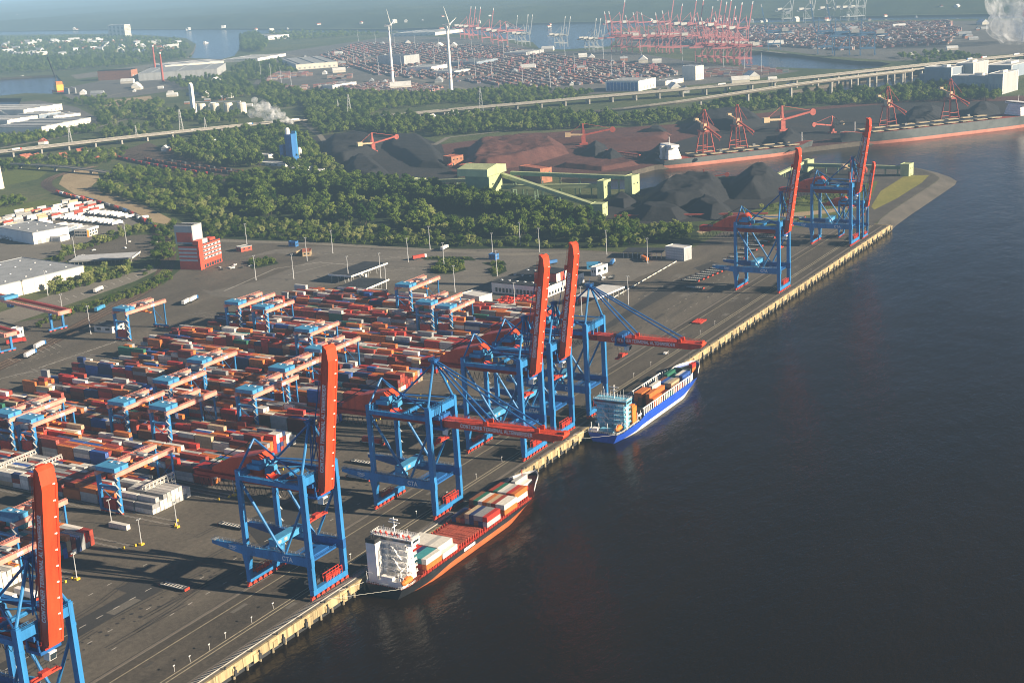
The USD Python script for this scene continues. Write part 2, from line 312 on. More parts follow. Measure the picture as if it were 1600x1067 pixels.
setting('river_bank', bw, 'bank', 'dark stone and sheet-pile banks of the docks and the river', 'bank')

# hills beyond the river: a polar height field round the far shore
az = np.linspace(math.radians(-12), math.radians(82), 260); shore = []
for a in az:
    # far shore distance along this azimuth, from the shoreline read off the photograph
    shore.append(a)
sh = [XY(*p) for p in [(-400, 76), (0, 48.5), (180, 45.5), (350, 44.5), (600, 45.5), (720, 41.5), (850, 35.5), (1100, 30.5), (1350, 25), (1600, 21), (2000, 15.5)]]
sa = np.array([math.atan2(p[1] + 351, p[0]) for p in sh]); sr = np.array([math.hypot(p[0], p[1] + 351) for p in sh])
o_ = np.argsort(sa); R0 = np.interp(az, sa[o_], sr[o_])
ks = np.concatenate([[0, 60, 140, 250, 400], np.geomspace(600, 30000, 46)])
hv, hf = [], []
for i, a in enumerate(az):
    for k in ks:
        rr = R0[i] + 30 + k; x, y = rr * math.cos(a), rr * math.sin(a) - 351
        hv.append((x, y, k))
hv = np.array(hv); kk = hv[:, 2].copy(); P3 = np.column_stack([hv[:, :2] / 1400.0, np.zeros(len(hv))])
h = np.clip(kk / 500.0, 0, 1) * (34 + 55 * (meshkit.fbm(P3, 4, 3) - .3)) + np.clip(kk / 100, 0, 1) * 16 * (meshkit.noise(np.column_stack([hv[:, :2] / 55.0, np.zeros(len(hv))]), 5) - .4) + np.clip((kk - 3000) / 9000, 0, 1) * 45
hv[:, 2] = np.maximum(h, 0.3) + 0.5
nk = len(ks)
for i in range(len(az) - 1):
    for k in range(nk - 1):
        q = i * nk + k; hf.append((q, q + 1, q + nk + 1, q + nk))
hb = MB().add(hv, np.array(hf)[:, ::-1])
setting('hills', hb, 'hill', 'low wooded hills with scattered houses along the far river bank', 'hills', smooth=True)

# ---- areas of the ground, each a sheet a little above the one below
def area(name, pts, m, z, label, cat='ground', world=False):
    P = Polygon(pts).buffer(0) if world else pxpoly(pts)
    P = P.difference(wet.buffer(0.5))
    return setting(name, MB().sheet(P, z), m, label, cat)

tl = [(1272, 0.4), (1272, 14)] + [XY(*p) for p in [(1360, 346), (1290, 353), (1200, 358), (1130, 362), (1085, 386), (1000, 396), (900, 390), (800, 385), (640, 391), (560, 384), (480, 379), (340, 372), (318, 372), (283, 420), (255, 445), (130, 486), (0, 508), (-300, 560)]] + [(100, 700), (-600, 600), (-600, 0.4)]
area('terminal_pavement', tl, 'asphalt', 0.03, 'grey asphalt of the container terminal', 'pavement', True)
# ------------------------------------------------------------------ quay wall, apron, markings
qw = thing('quay_wall', 'pale yellow concrete quay wall on piles along the river', 'wall')
M['cap'] = paint('yellow_concrete', (0.38, 0.30, 0.165), 0.9, 0.38, 0.45, streak=True)
M['pile'] = paint('pile_concrete', (0.30, 0.25, 0.16), 0.9, 0.3, 0.5)
x = 300.0; k = 0
while x < 1271:
    x1 = min(x + 15.6, 1271.5); m = MB(); lo = -3.9 - 0.9 * (k % 2 == 0)
    m.box(x + .12, -1.1, -3.7, x1 - .12, -0.02, 0.16); q_ = .6 + 9.5 * ((k * 7919) % 97) / 97; m.box(x + q_, -1.45, lo, x + q_ + 2.4 + 2 * ((k * 31) % 7) / 7, -1.0, -1.2); m.build('capping_panel', M['cap'], qw)
    m = MB(); fx = x + 4 + 8.5 * ((k * 613) % 89) / 89; m.box(fx, -1.9, -4.4, fx + 1.5, -1.02, -2.2); m.tube((fx + .75, -1.5, -2.2), (fx + .75, -1.5, -.6), .35, 6); m.build('fender', M['dark'], qw)
    for j in range(2):
        px_ = x + 2.4 + 7.8 * j; m = MB(); m.tube((px_, -0.75, -7.0), (px_, -0.75, -3.6), .55, 7); m.build('pile', M['pile'], qw)
    m = MB(); m.lathe([(.35, .16), (.3, .6), (.5, .75), (.5, .95), (0, 1.0)], x + 6.2, -.55, 8); m.build('bollard', M['dark'], qw)
    x = x1; k += 1
m = MB(); m.box(-300, -1.1, -3.7, 300, -.02, .16); m.build('capping_panel', M['cap'], qw)
m = MB(); m.box(-300, -0.01, -9, 1271.5, .3, -.2); m.build('backing_wall', M['dark'], qw)
ends = MB(); ends.box(1271.6, -.9, -5.5, 1273, 14, .2); ends.build('end_wall', M['cap'], qw)
for i in range(60):
    pass
setting('quay_apron', MB().sheet([(-300, .02), (1271.5, .02), (1271.5, 41.5), (-300, 41.5)], 0.06), 'apron', 'darker asphalt apron between the crane rails along the quay edge', 'pavement')
setting('quay_edge_strip', MB().sheet([(-300, .03), (1271.5, .03), (1271.5, 1.5), (-300, 1.5)], 0.10), 'paving_light', 'pale concrete strip along the top of the quay wall', 'pavement')
mk = MB(); 
for y, w_ in ((33.7, .35), (15.5, .42), (13.5, .42)): mk.sheet([(-300, y - w_ / 2), (1268, y - w_ / 2), (1268, y + w_ / 2), (-300, y + w_ / 2)], 0.10)
setting('lane_line', mk, 'marking_yellow', 'pale lines painted along the quay apron', 'marking')
rb = MB()
for y in (5.1, 39.95): rb.sheet([(-300, y - .9), (1266, y - .9), (1266, y + .9), (-300, y + .9)], 0.085)
setting('rail_bed', rb, 'paving_light', 'pale concrete strips that carry the crane rails', 'pavement')
for y, lb in ((5.1, 'waterside crane rail running along the quay edge'), (39.95, 'landside crane rail running along the apron')):
    tag(MB().box(-300, y - .12, .09, 1266, y + .12, .18).build('crane_rail', M['rail']), lb, 'rail')
# rack of the cable duct close to the edge, as short cross slats
m = MB()
for x in np.arange(300, 520, 1.15): m.box(x, 1.8, .11, x + .42, 4.1, .5)
m.box(300, 1.6, .1, 520, 1.78, .55); 
tag(m.build('cable_duct_rack', M['concrete']), 'low rack of short concrete slats along the quay edge', 'rack', None, 'stuff')
# the dark resurfaced lane with white dashes
setting('resurfaced_lane', MB().sheet([(40, 73.5), (398, 74.8), (404, 93), (389, 95), (388, 87), (40, 85.5)], 0.07), 'asphalt_dark', 'dark resurfaced asphalt lane with white dashes', 'road')
setting('resurfaced_lane', MB().sheet([(448, 60), (486, 62), (502, 88), (470, 93)], 0.07), 'asphalt_dark', 'dark resurfaced asphalt patch behind the nearer crane', 'road')
setting('resurfaced_lane', MB().sheet([(700, 84), (1018, 85.5), (1030, 97), (988, 102), (860, 91), (700, 96)], 0.07), 'asphalt_dark', 'dark resurfaced asphalt lane on the far terminal', 'road')
setting('resurfaced_lane', MB().sheet([(1045, 92), (1075, 88), (1082, 99), (1052, 104)], 0.07), 'asphalt_dark', 'small dark asphalt patch near the grey workshop', 'road')
mk = MB()
for x in np.arange(60, 400, 9.5): mk.sheet([(x, 80.3), (x + 3.6, 80.2), (x + 3.6, 80.6), (x, 80.7)], 0.10)
for x in np.arange(60, 1100, 11.0):
    for y in (53.0, 66.5, 101.0):
        if nrg.random() < .62: mk.sheet([(x, y), (x + 2.6, y - .05), (x + 2.6, y + .28), (x, y + .33)], 0.10)
setting('lane_dash', mk, 'marking', 'white dashes painted along the vehicle lanes', 'marking')
# tyre-worn dark patches beside the lane
mk = MB()
for x in np.arange(300, 1000, 4.6):
    for y in (69.5, 64.2):
        if nrg.random() < .8:
            r_ = .5 + .5 * nrg.random(); mk.sheet(Point(x + nrg.normal() * .6, y + nrg.normal() * .7).buffer(r_, quad_segs=2), 0.085)
M['oil'] = paint('oil_stain', (0.035, 0.033, 0.031), 0.7, 0.3, 0.6)
setting('oil_stain', mk, 'oil', 'rows of dark oil stains on the vehicle lanes', 'stain')

# repaired patches, a little lighter or darker than the paving round them
M['patch_light'] = ground('patch_light', [(0.3, (0.115, 0.107, 0.094)), (0.7, (0.165, 0.152, 0.132))], 0.06, 0.6); M['patch_dark'] = ground('patch_dark', [(0.3, (0.055, 0.052, 0.048)), (0.7, (0.085, 0.08, 0.073))], 0.06, 0.6)
prg = np.random.default_rng(4); pl, pd = MB(), MB()
for k in range(70):
    x, y = prg.uniform(300, 1250), prg.uniform(44, 118); w_, d_ = prg.uniform(3, 16), prg.uniform(2, 9)
    (pl if k % 2 else pd).sheet([(x, y), (x + w_, y + prg.normal() * .2), (x + w_, y + d_), (x, y + d_)], 0.044 + .0005 * k)
for k in range(40):
    x, y = prg.uniform(300, 1250), prg.uniform(7, 32); w_, d_ = prg.uniform(2, 10), prg.uniform(1, 4); (pl if k % 3 else pd).sheet([(x, y), (x + w_, y), (x + w_, y + d_), (x, y + d_)], 0.066 + .0004 * k)
setting('repair_patch', pl, 'patch_light', 'paler repaired patches scattered over the paving', 'patch'); setting('repair_patch', pd, 'patch_dark', 'darker repaired patches scattered over the paving', 'patch')
mk = MB()
for k in range(46):
    x, y = prg.uniform(290, 1000), prg.uniform(46, 116); L_ = prg.uniform(14, 60); a = prg.normal() * .06; 
    for s in (0, 2.1): mk.strip([(x, y + s), (x + L_ * .5, y + s + L_ * a * .3), (x + L_, y + s + L_ * a)], .5, 0.078)
setting('tyre_mark', mk, 'oil', 'faint dark tyre marks along the vehicle lanes', 'mark')

pt = thing('apron_post', 'small white double-headed post beside the apron lines', 'post', (343.4, 16.6, .06), 0, 'small white posts along the apron lines'); MB().tube((0, 0, 0), (0, 0, 2.6), .07, 5).build('pole', M['white'], pt); m = MB(); m.box(-.5, -.15, 2.5, .5, .15, 2.75); m.build('head', M['white'], pt)
for x in [351.9, 362.5, 372.8, 388] + list(np.arange(402, 900, 27.0)):
    if not 690 < x < 700: dup(pt, None, (x, 16.4 + .4 * math.sin(x), .06), .3 * math.sin(x * 3))
# ------------------------------------------------------------------ quay cranes
CW = 24.0            # over the legs, along the quay
QY = 3.9             # outer face of the waterside legs
_txt = {}
def lettering(text, height, length=None, bold=True):
    k = (text, height, bold)
    if k not in _txt:
        t = meshkit.text_mesh(text, height, 0.06, bold); v = np.array(t.vertices); v[:, 0] -= v[:, 0].min(); _txt[k] = (v, np.array(t.faces))
    v, f = _txt[k]; v = v.copy()
    if length: v[:, 0] *= length / v[:, 0].max()
    return v, f

def on_south(v, x, y, z):     # on a face looking to -x, reading towards -y
    return np.column_stack([x - v[:, 2], y - v[:, 0], z + v[:, 1]])
def on_north(v, x, y, z):
    return np.column_stack([x + v[:, 2], y + v[:, 0], z + v[:, 1]])

def handrail(mb, p, q, hgt=1.1, step=2.2, r=0.05):
    p, q = np.asarray(p, float), np.asarray(q, float); n = max(1, int(np.linalg.norm(q - p) / step))
    for i in range(n + 1):
        a = p + (q - p) * i / n; mb.beam(a, a + [0, 0, hgt], r * 2)
    up = np.array([0, 0, hgt]); mb.beam(p + up, q + up, r * 2); mb.beam(p + up * .5, q + up * .5, r * 1.6)

def zigzag(mb, x, y0, y1, z0, z1, step=2.6, w=0.6):
    z = z0; k = 0
    while z < z1 - .1:
        zn = min(z + step, z1); a, b = (y0, y1) if k % 2 == 0 else (y1, y0)
        mb.beam((x, a, z), (x, b, zn), w, 0.18); mb.box(x - w / 2, b - .5, zn - .06, x + w / 2, b + .5, zn); z = zn; k += 1

def bogies(root, x0, x1, y, n=8):
    for i in range(n):
        xc = x0 + (x1 - x0) * (i + .5) / n; b = MB()
        b.extr([(xc - 1.35, .75), (xc + 1.35, .75), (xc + .9, 1.7), (xc + .5, 2.1), (xc - .5, 2.1), (xc - .9, 1.7)], y - .55, y + .55, 'y')
        b.box(xc - .45, y - .7, 1.5, xc + .45, y - .55, 2.5); b.box(xc - .3, y + .55, 1.2, xc + .3, y + 1.0, 2.2)
        p = b.build('bogie', M['bogie_red'], root)
        for s in (-.75, .75): MB().tube((xc + s, y - .35, .45), (xc + s, y + .35, .45), .42, 8).build('wheel', M['dark'], p)

def sts_crane(label, raised, trolley_y, loc, spreader_z=33.0):
    t = thing('quay_crane', label, 'crane', loc, 0.0, 'quay cranes along the water')
    B, BD = M['blue'], M['blue_dark']
    XC = CW / 2
    # legs: waterside pair, landside pair
    for x in (0.0, CW - 2.0):
        m = MB(); m.box(x, 0, 5.2, x + 2.0, 2.6, 56.0); m.box(x - .12, -.12, 47.0, x + 2.12, 2.72, 48.2); m.box(x - .1, -.1, 19.7, x + 2.1, 2.7, 20.2); m.box(x + .3, .3, 56.0, x + 1.7, 2.3, 56.6); m.build('waterside_leg', B, t)
        m = MB(); m.extr([(34.9, 2.6), (37.0, 2.6), (37.0, 8), (38.2, 15.6), (33.7, 15.6), (34.9, 9)], x, x + 2.0); m.box(x + .1, 34.9, 15.6, x + 1.9, 37.1, 54.2); m.box(x - .05, 34.7, 47.2, x + 2.05, 37.3, 48.2); m.build('landside_leg', B, t)
    # sill beams and platforms over the bogies
    for y, nm in ((0.2, 'waterside_sill_beam'), (35.0, 'landside_sill_beam')):
        m = MB(); m.box(0.02, y, 2.5, CW - .02, y + 2.1, 5.0); m.build(nm, B, t)
        bogies(t, -1.5, CW + 1.5, y + 1.05)
    # drive and hydraulic gear in red cages on the sills
    for y, x0, x1, hh in ((0.5, 9.5, 20.5, 3.4), (35.2, 5.0, 14.5, 2.2)):
        m = MB(); k = 5
        for i in range(k + 1):
            xx = x0 + (x1 - x0) * i / k
            for yy in (y, y + 1.9): m.beam((xx, yy, 5.0), (xx, yy, 5.0 + hh), .22)
            if i < k: m.beam((xx, y, 5.0), (xx + (x1 - x0) / k, y, 5.0 + hh), .16)
        for z in (5.0 + hh, 5.0 + hh / 2):
            for yy in (y, y + 1.9): m.beam((x0, yy, z), (x1, yy, z), .22)
        m.box(x0 + .6, y + .5, 5.0, x0 + 4, y + 1.5, 5.0 + hh * .7); m.box(x0 + 5.2, y + .5, 5.0, x1 - .8, y + 1.5, 5.0 + hh * .6)
        m.build('drive_cage', M['bogie_red'], t)
    m = MB()
    for x, y, z, a, b, c in ((6, 6, 1.5, 2.2, 1.4, 1.6), (9.5, 7, 1.3, 1.5, 2.2, 1.2), (13, 6.2, 1.6, 2.6, 1.3, 1.4), (16.5, 7.4, 1.2, 1.6, 1.6, 2.0), (11, 9.5, 1.2, 3.5, 1.2, .8)):
        m.box(x, y - 3, z + 3.8, x + a, y + b - 3, z + c + 3.8)
    m.box(4, 2.6, 4.8, 20, 8.2, 5.05); handrail(m, (4, 8.2, 5.05), (20, 8.2, 5.05)); m.build('service_platform', M['dark'], t)
    # portal beams with the long landside tail
    for x, out in ((0.05, -1), (CW - 2.05, 1)):
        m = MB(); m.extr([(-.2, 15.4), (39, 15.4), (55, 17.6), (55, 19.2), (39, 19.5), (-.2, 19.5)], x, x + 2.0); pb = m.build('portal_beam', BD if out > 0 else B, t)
        xs = x - .002 if out < 0 else x + 2.002
        for text, y, z, hgt in (('CTA', 15.6, 16.4, 2.0), ('ZPMC', 45.5, 17.5, 1.15)):
            v, f = lettering(text, hgt)
            vv = on_south(v, xs, y, z) if out < 0 else on_north(v, xs, y - v[:, 0].max(), z)
            obj('lettering', (vv, f), M['letter'], pb)
        m = MB()
        for k in range(5): yy = 44.9 - k * .62; m.box(xs - (.06 if out < 0 else 0), yy - .42, 16.75, xs + (.06 if out > 0 else 0), yy, 17.15)
        m.build('small_print', M['letter'], pb)
        m = MB(); handrail(m, (x + .1, 2.8, 19.5), (x + .1, 55, 19.3)); handrail(m, (x + 1.9, 2.8, 19.5), (x + 1.9, 55, 19.3)); m.box(x - .3, 53.4, 19.3, x + 2.3, 55.4, 19.5); m.build('handrail', M['steel'], t)
        # V bracing of the side frame
        for a, b in (((x + 1, 34.9, 48.5), (x + 1, 16.2, 19.6)), ((x + 1, 2.6, 42.5), (x + 1, 14.2, 19.6))):
            m = MB(); m.tube(a, b, .62, 8); m.build('diagonal_brace', B, t)
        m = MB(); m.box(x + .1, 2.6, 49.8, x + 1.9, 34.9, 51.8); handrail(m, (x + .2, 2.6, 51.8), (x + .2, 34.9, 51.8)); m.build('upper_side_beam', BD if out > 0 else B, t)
    # cross beams at the top
    m = MB(); m.box(2.0, .25, 51.4, CW - 2, 2.35, 54.8); handrail(m, (2, .3, 54.8), (CW - 2, .3, 54.8)); handrail(m, (2, 2.3, 54.8), (CW - 2, 2.3, 54.8)); m.build('waterside_cross_beam', B, t)
    m = MB(); m.box(2.0, 35.0, 50.4, CW - 2, 37.0, 53.2); handrail(m, (2, 35.1, 53.2), (CW - 2, 35.1, 53.2)); m.build('landside_cross_beam', B, t)
    m = MB(); m.box(2.0, 17, 50.0, CW - 2, 18.2, 51.4); m.tube((2, 17.6, 51), (XC, 33, 51), .35, 6); m.tube((CW - 2, 17.6, 51), (XC, 33, 51), .35, 6); m.tube((2, 17.6, 51), (XC, 3, 51), .35, 6); m.tube((CW - 2, 17.6, 51), (XC, 3, 51), .35, 6); m.build('top_bracing', B, t)
    m = MB()
    for x in (XC - 2.9, XC + 2.1):
        for y in (.6, 17.2, 35.4): m.box(x, y, 48.3, x + .8, y + 1.2, 51.5)
    m.build('girder_hanger', B, t)
    # winch deck over the landside cross beam
    m = MB(); m.box(XC - 7, 27.5, 53.4, XC + 5, 34.4, 55.4); m.box(XC - 5, 28, 55.4, XC + 1, 33, 57.0); m.rbox(XC - 2, 25.2, 52.0, 7, 2.6, 2.2, .25); m.build('winch_deck', M['house_blue'], t)
    # main girder, machinery house
    m = MB(); m.box(XC - 3.2, -1.6, 45.0, XC + 3.2, 69.0, 48.3); m.box(XC - 3.5, -1.6, 48.0, XC + 3.5, 69.0, 48.32); m.box(XC - 3.8, 60, 44.2, XC + 3.8, 69.6, 44.9); g = m.build('main_girder', M['girder_red'], t)
    m = MB(); handrail(m, (XC - 3.9, -1, 47.2), (XC - 3.9, 69, 47.2)); handrail(m, (XC + 3.9, -1, 47.2), (XC + 3.9, 69, 47.2)); m.box(XC - 4.2, -1, 47.1, XC - 3.2, 69, 47.2); m.box(XC + 3.2, -1, 47.1, XC + 4.2, 69, 47.2); m.build('walkway', M['girder_red'], g)
    m = MB(); m.extr([(57, 48.4), (57, 50.2), (47, 55.6), (31, 59.0), (28.2, 56), (28.2, 48.4)], XC - 4.4, XC + 4.4); hs = m.build('machinery_house', M['red'], t)
    m = MB()
    for y in (33, 37.5, 42): m.box(XC - 4.48, y, 49.2, XC - 4.4, y + 1.6, 51.4)
    m.build('louvre', M['girder_red'], hs)
    # festoon cables in loops under the girder
    m = MB(); yy = np.linspace(4, 66, 22)
    for a, b in zip(yy[:-1], yy[1:]):
        dep = 4.2 if a > 24 else 2.6; pts = [(XC - 4.3, a + (b - a) * s, 44.6 - dep * 4 * s * (1 - s)) for s in (0, .15, .35, .5, .65, .85, 1)]
        for p, q in zip(pts[:-1], pts[1:]): m.tube(p, q, .13, 4, cap=False)
    m.build('festoon_cable', M['black'], t)
    # A-frame, back stays and the small landside mast
    ap = (XC, 3.0, 75.6)
    for x in (1.2, CW - 1.2):
        m = MB(); m.tube((x, 1.3, 56.2), (XC + (x - XC) * .08, 3.0, 75.6), .62, 8); m.build('a_frame_strut', B, t)
        m = MB(); m.tube((x, 35.6, 54.0), (XC, 35.0, 64.6), .5, 8); m.build('mast_strut', B, t)
        m = MB(); m.tube((XC, 23.4, 57.4), (x, 2.0, 55.0), .42, 6); m.build('mast_strut', BD, t)
    m = MB(); m.box(XC - 1.6, 2.0, 75.0, XC + 1.6, 4.2, 77.0); m.box(XC - 2.2, 1.4, 76.4, XC + 2.2, 4.8, 76.6); handrail(m, (XC - 2.2, 1.4, 76.6), (XC + 2.2, 1.4, 76.6)); handrail(m, (XC - 2.2, 4.8, 76.6), (XC + 2.2, 4.8, 76.6)); m.tube((XC, 3, 77), (XC, 3, 80.5), .08, 4); m.build('apex_platform', M['blue_dark'], t)
    m = MB(); m.tube(ap, (XC, 32.0, 49.6), .52, 6); m.tube((XC, 35.0, 64.4), (XC, 23.4, 57.4), .42, 6); m.box(XC - .9, 22.5, 56.6, XC + .9, 24.3, 58.2); m.build('back_stay', BD, t)
    m = MB(); m.tube((XC, 35.0, 64.4), (XC, 63.5, 48.4), .24, 5); m.build('rear_stay', M['dark'], t)
    # boom
    hy, hz = -2.0, 46.6; ang = math.radians(81.5) if raised else 0.0; c, s = math.cos(ang), math.sin(ang)
    def T(v):
        v = np.array(v, float); dy, dz = v[:, 1] - hy, v[:, 2] - hz
        return np.column_stack([v[:, 0], hy + dy * c + dz * s, hz - dy * s + dz * c])
    def tbuild(mb, name, mat, parent):
        v, f = mb.arrays(); return obj(name, (T(v), f), mat, parent)
    m = MB(); m.extr([(hy, 45.0), (hy, 48.3), (-66.0, 48.3), (-66.4, 47.6), (-65.4, 46.2), (-60.5, 45.0)], XC - 3.2, XC + 3.2)
    m.box(XC + 2.3, -60, 44.82, XC + 3.2, hy - 1, 45.0); m.box(XC - 3.2, -60, 44.82, XC - 2.9, hy - 1, 45.0); m.box(XC - 3.45, -64, 48.1, XC + 3.45, hy - 1, 48.32)
    boom = tbuild(m, 'boom', M['red'], t)
    v, f = lettering('CONTAINER TERMINAL ALTENWERDER', 1.75, 39.0)
    obj('lettering', (T(on_south(v, XC - 3.202, -11.2, 45.85)), f), M['letter'], boom)
    obj('lettering', (T(on_north(v, XC + 3.202, -50.2, 45.85)), f), M['letter'], boom)
    for k in range(10):
        m = MB(); m.tube((XC + 1.9, -7 - 5.9 * k, 44.72), (XC + 1.9, -7 - 5.9 * k, 45.0), .30, 6); m.box(XC + 1.3, -7.2 - 5.9 * k, 44.9, XC + 2.3, -6.8 - 5.9 * k, 45.0); tbuild(m, 'lamp', M['white'], boom)
    m = MB(); handrail(m, (XC - 3.2, -63, 48.3), (XC - 3.2, -4, 48.3)); handrail(m, (XC + 3.2, -63, 48.3), (XC + 3.2, -4, 48.3))
    for y in (-25.0, -52.5): m.box(XC - 2.9, y - 1.2, 48.3, XC - 2.1, y + 1.2, 50.2); m.box(XC + 2.1, y - 1.2, 48.3, XC + 2.9, y + 1.2, 50.2)
    m.box(XC - 1.5, -66, 48.3, XC + 1.5, -64.6, 49.6); tbuild(m, 'boom_fittings', M['red'], boom)
    # forestays: straight when the boom is down, folded when it is up
    for y, L in ((-25.0, .5), (-52.5, .5)):
        for x in (-2.5, 2.5):
            e = T(np.array([[XC + x, y, 49.8]]))[0]; a = np.array([XC + x * .4, 2.6, 76.0]); m = MB()
            if raised:
                kn = T(np.array([[XC + x, y * .55 - 1.5, 51.6]]))[0]; kn2 = T(np.array([[XC + x, y * .2 - 1.0, 52.6]]))[0]
                m.tube(e, kn, .26, 6); m.tube(kn, kn2 if y < -40 else a, .26, 6)
                if y < -40: m.tube(kn2, a, .26, 6)
            else: m.tube(a, e, .42, 6)
            m.build('forestay', BD, t)
    # trolley with cabin and spreader
    ty = trolley_y; m = MB(); m.box(XC - 4.4, ty - 3.6, 43.4, XC + 4.4, ty + 3.6, 44.6)
    for x in (-4.4, 3.7):
        for y in (-3, 2.3): m.box(XC + x, ty + y, 44.6, XC + x + .7, ty + y + .8, 48.9)
    m.box(XC - 5, ty - 2, 48.4, XC + 5, ty + 2, 50.2); handrail(m, (XC - 4.4, ty - 3.6, 44.6), (XC - 4.4, ty + 3.6, 44.6)); tr = m.build('trolley', BD, t)
    m = MB(); m.extr([(ty - 4.0, 40.3), (ty - 1.2, 40.3), (ty - 1.2, 43.4), (ty - 4.6, 43.4)], XC - 1.6, XC + 1.4); m.build('cabin', M['white'], tr)
    m = MB(); m.extr([(ty - 4.15, 40.5), (ty - 3.98, 40.5), (ty - 4.6, 42.8), (ty - 4.75, 42.8)], XC - 1.4, XC + 1.2); m.build('cabin_window', M['glass'], tr)
    sy = ty + 1.6; m = MB()
    m.box(XC - 6.0, sy - 1.1, spreader_z, XC + 6.0, sy - .5, spreader_z + .6); m.box(XC - 6.0, sy + .5, spreader_z, XC + 6.0, sy + 1.1, spreader_z + .6); m.box(XC - 6.1, sy - 1.2, spreader_z - .2, XC - 5.4, sy + 1.2, spreader_z + .6); m.box(XC + 5.4, sy - 1.2, spreader_z - .2, XC + 6.1, sy + 1.2, spreader_z + .6)
    m.box(XC - 2, sy - 1.2, spreader_z + .6, XC + 2, sy + 1.2, spreader_z + 1.8); m.build('spreader', M['bogie_red'], t)
    m = MB()
    for x in (-1.8, 1.8):
        for y in (-1, 1): m.tube((XC + x, sy + y, spreader_z + 1.7), (XC + x * 1.2, sy + y, 43.6), .07, 4, cap=False)
    m.build('hoist_rope', M['black'], t)
    # portal trolley: blue bridge between the two portal beams, lashing platform beside it
    m = MB(); m.box(2.4, 20.4, 20.6, CW - 2.4, 24.2, 23.4); m.box(2.4, 20.0, 23.4, CW - 2.4, 24.6, 23.6); m.box(3.2, 19.0, 18.6, 5.4, 25.0, 20.6); m.box(CW - 5.4, 19.0, 18.6, CW - 3.2, 25.0, 20.6); pt = m.build('portal_trolley', M['house_blue'], t)
    m = MB(); m.box(3.6, 20.32, 21.3, 6.0, 20.39, 22.7); m.box(8, 20.32, 21.3, 10.0, 20.39, 22.7); m.build('door', M['grey'], pt)
    m = MB(); m.box(2.2, 3.2, 15.6, CW - 2.2, 14.2, 16.3); m.box(6.5, 4.5, 16.3, 18, 9.0, 17.6); handrail(m, (2.2, 14.2, 16.3), (CW - 2.2, 14.2, 16.3)); handrail(m, (2.2, 3.2, 16.3), (CW - 2.2, 3.2, 16.3)); m.build('lashing_platform', M['blue_dark'], t); MB().box(2.2, 30, 15.8, CW - 2.2, 33.5, 16.4).build('lashing_platform', M['blue_dark'], t)
    # stairs on the landside leg, lift tower
    m = MB(); zigzag(m, CW + .4, 34.6, 37.6, 5.2, 50, 2.8, .7); m.build('stairway', M['steel'], t)
    return t

def crane_ring(): pass
STS = {}
STS['B'] = sts_crane('blue quay crane with raised red boom beside the bridge of the black-hulled ship', True, 3.0, (414.4, QY, 0))
STS['C'] = sts_crane('blue quay crane with lowered red boom over the orange and black container ship', False, 1.5, (508.8, QY, 0), 36.0)
STS['F'] = sts_crane('blue quay crane with lowered boom above the blue ship, cabin halfway out', False, -17.0, (669.4, QY, 0), 36.0)
dup(STS['B'], 'blue quay crane with raised boom cut off by the lower left corner', (266.5, QY, 0))
dup(STS['B'], 'nearer of two blue cranes with raised booms side by side mid quay', (594.6, QY, 0))
dup(STS['B'], 'farther of two blue cranes with raised booms, its legs at the blue ship stern', (627.2, QY, 0))
dup(STS['B'], 'blue quay crane with raised boom standing alone on the empty far quay', (987.2, QY, 0))
dup(STS['B'], 'tall blue quay crane with raised boom nearest the quay end', (1168.3, QY, 0))
dup(STS['B'], 'small blue quay crane with raised boom, last before the grassy headland', (1203.0, QY, 0), sc=0.62)

